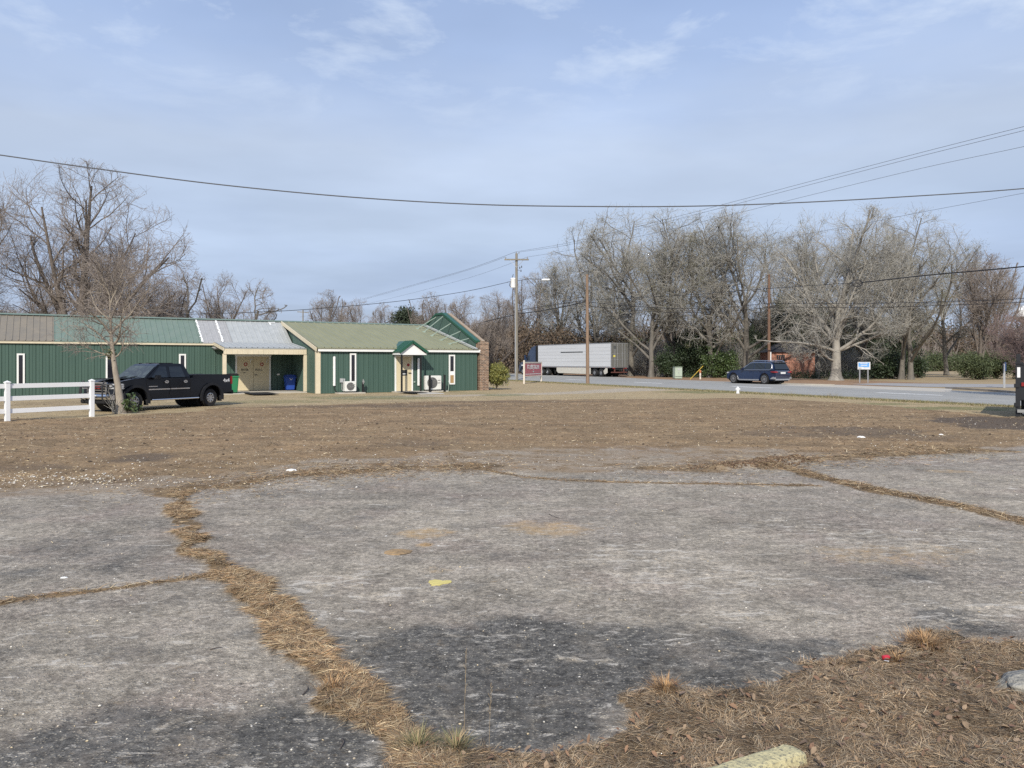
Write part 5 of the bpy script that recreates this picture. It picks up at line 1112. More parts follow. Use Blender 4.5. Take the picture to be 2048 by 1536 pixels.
# blue and white sign
bs = G(1719, 765.5); be = G(1734.5, 766.2); Yb = bs.y; k = Yb/F
o = thing('sign', 'blue and white panel sign on two slim pale posts beyond the road, facing us', 'sign', bs, math.atan2(be.y-bs.y, be.x-bs.x)*.5)
w_ = 24*k; hT = (765.8-724.3)*k
for x in (0, 15.6*k): MB().box(x-.045, x+.045, .03, .11, -.1, hT-.1).build('post', 'steel', o)
x0 = -3.6*k; MB().box(x0, x0+w_, -.02, .03, hT-15*k, hT).build('panel', 'sign_white', o, bevel=.015)
pts = [(x0+.08, hT-.06), (x0+w_-.08, hT-.06), (x0+w_-.08, hT-10.3*k), (x0+w_*.6, hT-10.6*k), (x0+w_*.35, hT-9.4*k), (x0+.08, hT-9.6*k)]
MB().prism(pts, -.026, -.021).build('blue_field', 'sign_blue', o)
MB().box(x0+.22, x0+w_-.22, -.029, -.027, hT-3.6*k, hT-2.4*k).build('lettering_band', 'sign_white', o); MB().box(x0+w_*.25, x0+w_*.75, -.029, -.027, hT-7.2*k, hT-5.9*k).build('lettering_band', 'sign_white', o)
MB().box(x0+.10, x0+.32, -.025, -.021, hT-12.6*k, hT-11.9*k).build('logo', 'ink', o)
# blue sign seen almost edge on
bs = G(2009.3, 776.0); Yb = bs.y; k = Yb/F
o = thing('sign', 'narrow dark blue sign seen nearly edge-on beside the cedar bushes', 'sign', bs, R(62))
hT = (776-724.5)*k
for x in (0, .62): MB().box(x-.04, x+.04, -.04, .04, -.1, hT-.1).build('post', 'steel', o)
MB().box(-.12, .76, -.075, -.045, hT-17*k, hT).build('panel', 'sign_deepblue', o); MB().box(.74, .80, -.085, -.035, hT-17*k, hT).build('edge_trim', 'steel', o)
# utility cabinet
c = gp(1355, 82); kk = 82/F; h = 23.0*kk
o = thing('utility_cabinet', 'pale green metal utility cabinet on the verge in front of the evergreen shrub', 'cabinet', c, R(8))
MB().box(-7.6*kk, 7.6*kk, -.35, .35, .04, h).build('housing', 'cabinet_green', o, bevel=.03); MB().box(-8*kk, 8*kk, -.38, .38, h, h+.06).build('lid', 'cabinet_green', o, bevel=.02)
MB().box(-7*kk, 7*kk, -.37, -.35, h*.2, h*.23).build('door_seam', 'dark_trim', o); MB().box(-.02, .05, -.38, -.35, h*.5, h*.62).build('latch', 'steel', o); MB().box(-.1, .18, -.365, -.35, h*.75, h*.9).build('label_plate', 'grey_plastic', o)
# guy guard and marker stub
c = gp(1400.5, 80); kk = 80/F; o = MB().tube([(0,0,-.05),(0,0,18*kk)], .09, 8).build('marker_post', 'sign_post', None, loc=c); tag(o, 'short pale wooden marker post with orange band right of the utility cabinet', 'post')
MB().lathe([(.10, 0), (.10, .25)], (0, 0, 13*kk), 'z', 8).build('band', 'orange', o)
a = gp(1380, 79); b_ = W(1406, 732, 80.5); o = MB().tube([a, b_], .035, 8).build('guy_guard', 'yellow'); tag(o, 'yellow diagonal guy-wire guard beside the orange-banded marker post', 'guy guard')
c = gp(1541.5, 73); o = MB().tube([(0,0,-.05),(0,0,1.9)], .05, 6).build('marker_post', 'white_paint', None, loc=W(1541.5, 724, 73)-Vector((0,0,1.8))+Vector((0,0,.0))); tag(o, 'thin white marker pole behind the roof of the blue car', 'post')
o.scale = (1,1,1.45)
c = gp(1638, 80); o = MB().tube([(0,0,-.05),(0,0,1.25)], .035, 6).build('stake', 'pole_wood', None, loc=c); tag(o, 'thin weathered stake between the brick shed and the sycamore', 'post')
# hydrant at the near kerb
c = G(1475.5, 786.8); o = thing('fire_hydrant', 'small white fire hydrant in the grass at the near edge of the road', 'hydrant', c)
b = MB().lathe([(.11,0),(.11,.03),(.085,.04),(.085,.21),(.11,.215),(.11,.24),(.09,.26),(.085,.31),(.06,.35),(.025,.37),(.025,.39)], (0,0,0), 'z', 14); b.build('barrel', 'white_paint', o, smooth=True)
MB().lathe([(.04,-.13),(.04,.13)], (0,0,.24), 'x', 10).build('outlet', 'white_paint', o)
# brick shed
bs = gp(1540, 90.5); k = 90.5/F; wd = 87.5*k; hw_ = (755.5-703.5)*k+.1; dp = 4.6
o = thing('brick_shed', 'small red brick shed with dark hipped roof under the sycamore', 'shed', (bs.x, bs.y, 0), R(-4))
zw = CH-(703.5-HZ)*k
MB().box(0, wd, 0, dp, -.1, zw).build('wall', 'shed_brick', o)
za_ = CH-(683-HZ)*k; rf = MB(); e = .28; rf.add([(-e,-e,zw-.05),(wd+e,-e,zw-.05),(wd+e,dp+e,zw-.05),(-e,dp+e,zw-.05),(wd*.46,dp*.5,za_+.25),(wd*.56,dp*.5,za_+.25)], [(0,1,5,4),(1,2,5),(2,3,4,5),(3,0,4),(0,3,2,1)]); rf.build('roof', 'roof_slate', o)
b = MB()
for i in range(int(wd/.24)): b.box(i*.24, i*.24+.12, -.05, 0, zw-.14, zw-.04)
b.build('dentil_course', 'shed_brick', o)
f = MB().box(wd*.15, wd*.33, -.03, 0, zw-1.25, zw-.38).build('window', 'dark_trim', o); MB().box(wd*.17, wd*.31, -.045, -.03, zw-1.1, zw-.5).build('pane', 'dark_glass', f); 
for i in range(3): MB().bar((wd*(.17+.05*i), -.05, zw-1.1), (wd*(.19+.05*i), -.05, zw-.5), .03, .05).build('broken_slat', 'shed_brick', f)
MB().box(wd*.14, wd*.34, -.06, 0, zw-.38, zw-.30).build('lintel', 'shed_brick', f)
# low trash heap / leaf bank left of the shed is part of the verge
# pale shelf-like platform high at the right edge (light mast head)
c = W(2052, 640, 120); o = thing('water_tank', 'pale elevated tank far off behind the tree at the right edge', 'water tank', (c.x, c.y, 0)); k = 120/F
zt = CH-(617-HZ)*k; zb = CH-(633-HZ)*k
MB().lathe([(20*k, zb), (20*k, zt-.3), (12*k, zt+.3), (1*k, zt+.6)], (0,0,0), 'z', 28).build('tank', 'white_paint', o, smooth=True)
MB().lathe([(5*k, zb-1.2), (24*k, zb-.15), (24*k, zb)], (0,0,0), 'z', 28).build('rim', 'ac_grey', o); MB().lathe([(5*k, 0), (5*k, zb-1.2)], (0,0,0), 'z', 16).build('column', 'ac_grey', o)

# white rail fence
f1, f2 = G(183.5, 833), G(14.5, 843); fdir = (f1-f2).normalized(); fL = (f1-f2).length; fang = math.atan2(fdir.y, fdir.x)
o = thing('rail_fence', 'white vinyl three-rail fence ending in front of the pickup', 'fence', f1, fang)
for k in range(5):
    x = -k*fL; MB().box(x-.063, x+.063, -.063, .063, -.2, 1.17).build('post', 'pvc_white', o, bevel=.006)
    MB().add([(x-.075,-.075,1.17),(x+.075,-.075,1.17),(x+.075,.075,1.17),(x-.075,.075,1.17),(x-.075,-.075,1.195),(x+.075,-.075,1.195),(x+.075,.075,1.195),(x-.075,.075,1.195),(x,0,1.24)], [(0,3,2,1),(0,1,5,4),(1,2,6,5),(2,3,7,6),(3,0,4,7),(4,5,8),(5,6,8),(6,7,8),(7,4,8)]).build('post_cap', 'pvc_white', o)
    if k < 4:
        for z in (.24, .62, 1.0): MB().box(x-fL+.063, x-.063, -.022, .022, z-.0, z+.14).build('rail', 'pvc_white', o, bevel=.004)
# black dump trailer at the right edge
c = gp(2031, 24.9); o = thing('dump_trailer', 'black steel dump trailer cut by the right edge, with red reflector and white plate', 'trailer', (c.x, c.y, 0), R(-34))
mat('trailer_black', (.018,.019,.022), .42, var=.15, vscale=2); mat('red_lens', (.26,.018,.018), .3); mat('amber', (.7,.35,.05), .3)
T1 = 1.70
b = MB(); b.box(.06, 2.3, .05, 4.5, .55, T1); b.build('dump_body', 'trailer_black', o, bevel=.01)
b = MB(); b.box(.0, .13, -.02, .10, .03, 1.74); b.build('corner_post', 'trailer_black', o, bevel=.008)
MB().box(.13, 2.3, -.02, .05, T1, T1+.07).build('top_rail', 'trailer_black', o); MB().box(.13, 2.3, .0, .05, .58, T1).build('tailgate', 'trailer_black', o)
for x in (.45, .95, 1.45): MB().box(x, x+.06, -.04, .0, .58, T1).build('rib', 'trailer_black', o)
MB().box(.045, .13, -.03, -.02, 1.30, 1.63).build('white_plate', 'white_paint', o); MB().box(.16, .40, -.05, -.0, 1.02, 1.14).build('reflector', 'red_lens', o); MB().box(.18, .30, -.03, .0, .12, .2).build('plate', 'white_paint', o)
for z in (1.03, .41): MB().box(-.04, .1, -.06, .04, z-.06, z+.07).build('hinge', 'trailer_black', o, bevel=.01)
MB().box(.02, .14, -.06, .06, 1.80, 2.06).build('tarp_bracket', 'trailer_black', o, bevel=.01); MB().box(-.01, .2, -.05, .06, 1.74, 1.80).build('tarp_arm', 'trailer_black', o)
MB().bar((.05, -.06, .22), (2.3, -.06, .22), .08, .1).build('bumper_bar', 'ac_grey', o); MB().box(.2, 2.3, .3, 4.6, .38, .55).build('chassis', 'trailer_black', o)
for y in (1.5, 2.4):
    wv = MB().lathe([(.22,-.1),(.36,-.1),(.38,-.06),(.38,.06),(.36,.1),(.22,.1)], (.02+.22, y, .38), 'x', 24).build('wheel', 'rubber', o, smooth=True)
# ------------------------------------------------------------------ vehicles (local axes: x forward, y left, z up)
mat('paint_black', (.004,.0045,.007), .25, var=.02, coat=.25, spec=.3); mat('flare_black', (.016,.017,.02), .6, spec=.3); mat('tyre', (.016,.016,.017), .85, var=.15, vscale=8); mat('rim_alloy', (.50,.50,.50), .3, metal=.85, var=.05); mat('rim_dark', (.05,.05,.055), .5, metal=.3)
mat('car_glass', (.016,.02,.022), .05, var=.02, spec=.7); mat('wind_glass', (.045,.062,.06), .06, var=.05, spec=.7); mat('lamp_glass', (.62,.64,.66), .12, metal=.4, var=.05); mat('under', (.008,.008,.009), .9)
mat('paint_blue', (.006,.016,.05), .2, var=.03, coat=.8, spec=.6); mat('trailer_white', (.60,.61,.62), .4, var=.05, vscale=.6, stretch=(.2,1,3)); mat('trailer_rear', (.20,.20,.185), .5, metal=.3, var=.15, vscale=2, stretch=(3,3,.5)); mat('alu', (.52,.53,.54), .35, metal=.7, var=.08); mat('skirt', (.60,.57,.50), .55, var=.08); mat('truck_navy', (.022,.042,.090), .22, var=.03, coat=.7); mat('rust_red', (.13,.05,.04), .6); mat('plate_white', (.75,.75,.73), .5); mat('placard_yellow', (.72,.62,.08), .5)
def arc(cx, cz, r, a0, a1, n=9): return [(cx+r*math.cos(R(a0+(a1-a0)*k/n)), cz+r*math.sin(R(a0+(a1-a0)*k/n))) for k in range(n+1)]
def wheel(parent, x, y, r, w_, side, rim_m='rim_alloy', rr=.6, spokes=8, spoke_w=.06):
    t = MB().lathe([(r*rr, -w_/2), (r*.93, -w_/2), (r, -w_*.36), (r, w_*.36), (r*.93, w_/2), (r*rr, w_/2)], (0,0,0), 'y', 28, cap=False).build('wheel', 'tyre', parent, smooth=True, loc=(x, y, r))
    yo = side*w_*.36
    MB().lathe([(r*rr*.98, -.02), (r*rr*.98, .02)], (0, yo*.5, 0), 'y', 24).build('rim_well', 'rim_dark', t)
    b = MB(); b.lathe([(r*rr, -.015), (r*rr, .015), (r*rr*.86, .02), (r*rr*.86, -.02)], (0, yo*1.1, 0), 'y', 24, cap=False); b.lathe([(r*.17, -.02), (r*.15, .03)], (0, yo*1.0, 0), 'y', 12)
    for k in range(spokes):
        a = 2*math.pi*k/spokes; b.bar((r*.1*math.cos(a), yo, r*.1*math.sin(a)), (r*rr*.92*math.cos(a), yo*1.06, r*rr*.92*math.sin(a)), spoke_w, .03, up=(0,1,0))
    b.build('rim', rim_m, t); return t
def quad(name, pts, m, parent, off=0):
    return MB().add(pts, [tuple(range(len(pts)))]).build(name, m, parent)
def slab(name, pts, nrm, th, m, parent, bevel=0):
    """thin solid polygon: pts in 3d, thickness along nrm"""
    n = Vector(nrm).normalized()*th; A = [Vector(p) for p in pts]; B = [p+n for p in A]; k = len(A)
    return MB().add(A+B, [tuple(range(k)), tuple(range(k, 2*k))[::-1]]+[(i, i+k, (i+1) % k+k, (i+1) % k) for i in range(k)]).build(name, m, parent, bevel=bevel)

def pickup():
    h = Vector((-.43, -.903, 0)).normalized(); ang = math.atan2(h.y, h.x); L = Vector((-h.y, h.x, 0))
    sc = .905; nearR = Vector((-12.31, 31.2, 0)); org = nearR-L*(.80*sc)
    o = thing('pickup_truck', 'black crew cab pickup truck with chrome trim parked behind the small leaning tree', 'pickup truck', (org.x, org.y, 0), ang, scale=sc)
    wb = 3.89; W2 = .985; wr = .395
    # lower body with wheel arches
    prof = [(-1.22,.62),(-1.22,1.40),(1.02,1.42),(1.02,1.30),(3.38,1.33),(3.9,1.31),(4.62,1.20),(4.80,1.08),(4.82,.72),(4.62,.52)]+arc(wb,.42,.56,8,172,10)+[(3.30,.46),(.58,.46)]+arc(0,.42,.56,8,172,10)+[(-.58,.55)]
    yf = lambda s: (lambda x, z: s*((W2 if .55 < z < 1.1 else W2-.035) - (.10 if x > 4.7 else 0)))
    # bed: open box behind the cab
    MB().prism(prof, 0, 0, y0f=yf(-1), y1f=yf(1)).build('body', 'paint_black', o, bevel=.025, smooth=True)
    MB().box(-1.12, .92, -W2+.1, W2-.1, 1.38, 1.425).build('bed_cover', 'under', o)
    b = MB(); b.box(-1.2, .98, W2-.10, W2-.035, 1.41, 1.435); b.box(-1.2, .98, -W2+.035, -W2+.10, 1.41, 1.435); b.build('bed_rail', 'flare_black', o)
    # cab greenhouse
    zb, zr = 1.30, 1.92; xb0, xb1, xt0, xt1 = 1.06, 3.40, 1.32, 2.62; yb, yt = W2-.05, W2-.24
    cab = MB(); base = [(xb0, zb), (xb1+.02, zb), (3.0, 1.63), (xt1, zr-.03), (xt1-.25, zr+.01), (xt0+.15, zr), (xt0-.03, zr-.05)]
    f = lambda s: (lambda x, z: s*(yb+(yt-yb)*(z-zb)/(zr-zb)))
    cab.prism(base, 0, 0, y0f=f(-1), y1f=f(1)).build('cab', 'paint_black', o, bevel=.05, smooth=True)
    yy = lambda z, s=1, e=.006: s*(yb+(yt-yb)*(z-zb)/(zr-zb)+e)
    for s in (1, -1):
        for (x0, x1, x2, x3) in ((2.30, 3.13, 2.62, 2.30), (1.40, 2.16, 2.16, 1.52)):
            z0, z1 = 1.345, 1.80
            P = [(x0, yy(z0, s), z0), (x1, yy(z0, s), z0), (x2, yy(z1, s), z1), (x3, yy(z1, s), z1)]
            slab('side_window', P, (0, s, 0), .004, 'car_glass', o)
        # door seams
        for x in (1.16, 2.22, 3.36): MB().box(x, x+.012, s*(W2-.0), s*(W2+.004), .60, 1.26).build('door_seam', 'under', o)
        b = MB(); 
        for x in (1.45, 2.42): hnd = MB().lathe([(.055,-.012),(.055,.02)], (0,0,0), 'y', 12); hnd.v = [(x+p[0]*1.9, s*(W2+.01)+p[1], 1.16+p[2]*1.1) for p in hnd.v]; hh = hnd.build('door_handle', 'chrome', o); MB().box(x-.06, x+.06, s*(W2+.03), s*(W2+.035), 1.15, 1.175).build('handle_grip', 'under', hh)
        MB().box(1.22, 2.20, s*(W2), s*(W2+.022), .84, .885).build('side_moulding', 'chrome', o); MB().box(2.24, 3.30, s*(W2), s*(W2+.022), .84, .885).build('side_moulding', 'chrome', o)
        MB().tube([(.75, s*(W2+.02), .43), (.85, s*(W2+.05), .43), (3.05, s*(W2+.05), .43), (3.15, s*(W2+.02), .43)], .035, 8).build('step_bar', 'chrome', o, smooth=True)
        MB().box(2.95, 3.02, s*W2, s*(W2+.12), 1.27, 1.31).box(2.90, 3.06, s*(W2+.06), s*(W2+.28), 1.27, 1.45).build('mirror', 'flare_black', o, bevel=.03)
        for cx in (0, wb):
            P = arc(cx, .42, .65, -12, 192, 14); Q = arc(cx, .42, .545, -12, 192, 14)
            fl = MB(); n = len(P)
            V = [(a, s*(W2+.0), c) for a, c in P]+[(a, s*(W2+.07), c) for a, c in P]+[(a, s*(W2+.075), c) for a, c in Q]+[(a, s*(W2-.02), c) for a, c in Q]
            fl.add(V, [(j*n+i, j*n+i+1, (j+1)*n+i+1, (j+1)*n+i) for j in range(3) for i in range(n-1)]); fl.build('fender_flare', 'flare_black', o)
            wheel(o, cx, s*(.80), wr, .25, s, rr=.56, spokes=8, spoke_w=.07)
            MB().box(cx-.62, cx-.60, s*.68, s*.95, .22, .60).build('mud_flap', 'rubber', o)
            MB().lathe([(.54,-.28),(.54,.28)], (cx, s*.32, .43), 'y', 20).build('wheel_well', 'under', o)
        MB().box(-1.235, -1.14, s*(W2-.11), s*(W2+.004), .98, 1.34).build('tail_light', 'red_lens', o, bevel=.01)
        hl = MB().box(4.40, 4.825, s*(W2-.34), s*(W2-.03), .90, 1.13).build('headlight', 'lamp_glass', o, bevel=.02)
        for z in (.93, 1.0, 1.07): MB().box(4.38, 4.84, s*(W2-.35), s*(W2-.02), z, z+.012).build('headlight_bar', 'chrome', hl)
        MB().lathe([(.07,-.02),(.07,.02)], (4.93, s*.62, .56), 'x', 12).build('fog_lamp', 'lamp_glass', o)
    # bed arch line, windshield, rear glass
    xw = lambda z: np.interp(z, [1.30, 1.63, zr-.03], [3.42, 3.0, xt1])
    P = [(xw(1.36)+.03, -yb+.10, 1.345), (xw(1.36)+.03, yb-.10, 1.345), (xw(1.82)+.03, yt-.02, 1.83), (xw(1.82)+.03, -yt+.02, 1.83)]
    slab('windshield', P, (1, 0, 1.2), .006, 'wind_glass', o)
    MB().box(1.60, 2.30, -.42, .42, zr+.0, zr+.035).build('sunroof_deflector', 'car_glass', o, bevel=.01)
    for y in (-.62, .0, .62): MB().box(xt1-.28, xt1-.18, y-.05, y+.05, zr-.01, zr+.025).build('cab_light', 'under', o)
    MB().box(3.38, 4.6, -.52, .52, 1.31, 1.335).build('hood_bulge', 'paint_black', o, bevel=.02)
    for y0_ in (-.5, .05): MB().bar((3.42, y0_, 1.36), (3.20, y0_+.5, 1.44), .02, .02).build('wiper', 'under', o)
    # nose
    g = MB().box(4.80, 4.86, -.52, .52, .76, 1.16).build('grille', 'under', o)
    b = MB(); b.box(4.83, 4.89, -.56, .56, 1.14, 1.19); b.box(4.83, 4.89, -.56, .56, .74, .78); b.box(4.83, 4.89, -.58, -.53, .74, 1.19); b.box(4.83, 4.89, .53, .58, .74, 1.19); b.build('grille_frame', 'chrome', g)
    for z in (.86, .96, 1.06): MB().box(4.85, 4.875, -.52, .52, z, z+.02).build('grille_bar', 'chrome', g)
    text('emblem', 'GMC', .16, 'red_lens', g, (4.89, 0, .98), (0,1,0), (0,0,1), .01, width=.42, bold=.01)
    b = MB(); b.prism([(4.78,.50),(4.98,.52),(5.02,.62),(4.98,.71),(4.80,.72)], -.95, .95); b.build('front_bumper', 'chrome', o, bevel=.02, smooth=True)
    MB().box(4.7, 4.95, -.9, .9, .34, .50).build('air_dam', 'under', o, bevel=.03)
    MB().box(5.02, 5.03, -.16, .16, .54, .68).build('front_plate', 'plate_white', o)
    b = MB()
    for y in (-.62, .62): b.tube([(5.0, y, .42), (5.1, y, .55), (5.1, y, 1.12), (4.98, y, 1.24)], .03, 8)
    b.tube([(5.1, -.62, 1.0), (5.1, .62, 1.0)], .028, 8); b.tube([(5.1, -.62, .62), (5.1, .62, .62)], .028, 8)
    for s in (-1, 1):
        b.tube([(5.1, s*.62, .62), (5.02, s*.95, .64), (4.88, s*1.0, .75), (4.84, s*1.0, 1.02), (4.95, s*.93, 1.12), (5.1, s*.62, 1.1)], .026, 8); b.tube([(5.06, s*.8, .63), (5.02, s*.8, 1.11)], .02, 6)
    b.build('grille_guard', 'rim_dark', o, smooth=True)
    MB().box(-1.40, -1.22, -.9, .9, .52, .70).build('rear_bumper', 'flare_black', o, bevel=.03)
    MB().box(-1.1, 4.6, -.55, .55, .38, .60).build('chassis', 'under', o)
    text('decal', '4x4', .22, 'plate_white', o, (-.86, W2+.006, 1.15), (-1,0,0), (0,0,1), .002, width=.38, bold=.006)
    MB().box(2.86, 3.28, W2+.001, W2+.008, .97, 1.0).build('badge', 'chrome', o)
    MB().tube([(4.0, W2-.15, 1.3), (4.0, W2-.12, 1.32)], .01, 5).build('antenna_base', 'under', o)
pickup()

def suv():
    h = Vector((-.52, .854, 0)).normalized(); ang = math.atan2(h.y, h.x); L = Vector((-h.y, h.x, 0))
    n = G(1531, 768.6); o_ = n-L*.86; o = thing('parked_suv', 'dark blue SUV with silver trim driving left on the road', 'car', (o_.x, o_.y, .012), ang, scale=1.05); o.name = 'suv'
    wb = 3.10; W2 = .985; wr = .385
    prof = [(-.93,.50),(-.97,.80),(-.93,1.08),(.0,1.12),(2.45,1.09),(3.35,1.03),(3.82,.90),(3.93,.62),(3.86,.30)]+arc(wb,.40,.43,0,180,10)+[(2.6,.26),(.5,.26)]+arc(0,.40,.43,0,180,10)+[(-.5,.30),(-.85,.32)]
    yf = lambda s: (lambda x, z: s*(W2-(.05 if z > 1.0 else 0)-(.12 if x > 3.7 else 0)-(.10 if x < -.9 else 0)))
    MB().prism(prof, 0, 0, y0f=yf(-1), y1f=yf(1)).build('body', 'paint_blue', o, bevel=.05, smooth=True)
    zb, zr = 1.07, 1.76; yb, yt = W2-.06, W2-.26
    f = lambda s: (lambda x, z: s*(yb+(yt-yb)*(z-zb)/(zr-zb)))
    MB().prism([(-.90,zb),(2.45,zb),(2.0,1.40),(1.55,1.66),(1.05,zr-.01),(.2,zr),(-.45,zr-.04),(-.62,1.66)], 0, 0, y0f=f(-1), y1f=f(1)).build('cabin', 'paint_blue', o, bevel=.05, smooth=True)
    yy = lambda z, s=1, e=.006: s*(yb+(yt-yb)*(z-zb)/(zr-zb)+e)
    for s in (1, -1):
        z0, z1 = 1.13, 1.60
        for Pz in ([(1.10,z0),(2.12,z0),(1.86,1.36),(1.50,z1-.02),(1.10,z1+.03)], [(.02,z0),(1.04,z0),(1.04,z1+.03),(.02,z1+.03)], [(-.60,z0+.02),(-.04,z0),(-.04,z1+.03),(-.45,z1)]):
            slab('side_window', [(a, yy(c, s), c) for a, c in Pz], (0, s, 0), .004, 'car_glass', o)
        pts = [(2.22,1.10),(1.92,1.36),(1.52,1.62),(1.05,1.66),(-.42,1.64),(-.60,1.52),(-.66,1.22),(-.50,1.10),(2.22,1.09)]
        MB().tube([(a, yy(c, s, .01), c) for a, c in pts], .017, 6).build('window_trim', 'chrome', o)
        MB().tube([(1.35, yy(zr-.02, s, -.05), zr+.0), (1.1, yy(zr, s, -.05), zr+.055), (-.3, yy(zr, s, -.05), zr+.045), (-.55, yy(zr, s, -.05), zr-.03)], .022, 6).build('roof_rail', 'chrome', o)
        for x in (1.07, -.01 ): MB().box(x, x+.012, s*W2, s*(W2+.004), .40, 1.05).build('door_seam', 'under', o)
        for x in (.25, 1.25): MB().box(x, x+.2, s*W2, s*(W2+.03), .93, .965).build('door_handle', 'paint_blue', o, bevel=.008)
        MB().prism([(.50,.27),(2.45,.27),(2.62,.34),(2.68,.62),(2.62,.62),(2.55,.40),(2.40,.36),(.52,.37)], s*(W2-.0), s*(W2+.03)).build('sill_trim', 'alu', o)
        MB().box(1.98, 2.04, s*yb, s*(yb+.1), 1.08, 1.12).box(1.95, 2.08, s*(yb+.08), s*(yb+.27), 1.08, 1.22).build('mirror', 'paint_blue', o, bevel=.02)
        for cx in (0, wb): 
            wheel(o, cx, s*(.86), wr, .26, s, rr=.72, spokes=11, spoke_w=.03)
            MB().lathe([(.42,-.3),(.42,.3)], (cx, s*.35, .41), 'y', 20).build('wheel_well', 'under', o)
        MB().prism([(-.99,.88),(-.62,.92),(-.60,.98),(-.97,1.00)], s*(W2-.42), s*(W2+.004)).build('tail_light', 'red_lens', o, bevel=.01)
        MB().box(3.6, 3.86, s*(W2-.30), s*(W2-.08), .80, .90).build('headlight', 'lamp_glass', o, bevel=.01)
        MB().prism([(-.62,.40),(-.95,.40),(-.97,.52),(-.85,.58),(-.62,.46)], s*(W2-.20), s*(W2+.012)).build('rear_corner_trim', 'alu', o)
    slab('rear_window', [(-.915,-yb+.12,1.14),(-.915,yb-.12,1.14),(-.66,yt-.06,1.62),(-.66,-yt+.06,1.62)], (-1, 0, .4), .006, 'car_glass', o)
    slab('windshield', [(2.44,-yb+.1,1.10),(2.44,yb-.1,1.10),(1.62,yt,1.66),(1.62,-yt,1.66)], (1, 0, 1), .006, 'car_glass', o)
    MB().box(-1.0, -.97, -.70, .70, .965, .99).build('tail_bar', 'chrome', o); MB().box(-1.0, -.96, -.26, .26, .80, .93).build('number_plate', 'plate_white', o)
    MB().box(-.97, -.86, -.80, .80, .30, .42).build('rear_skid', 'alu', o, bevel=.02); MB().prism([(-.55,zr-.04),(-.78,zr-.10),(-.72,zr-.14)], -yt, yt).build('roof_spoiler', 'paint_blue', o)
    MB().prism([(-.05,zr+.0),(-.2,zr+.07),(-.26,zr)], -.03, .03).build('antenna_fin', 'paint_blue', o); MB().box(-.8, 3.7, -.8, .8, .22, .4).build('underbody', 'under', o)
suv()

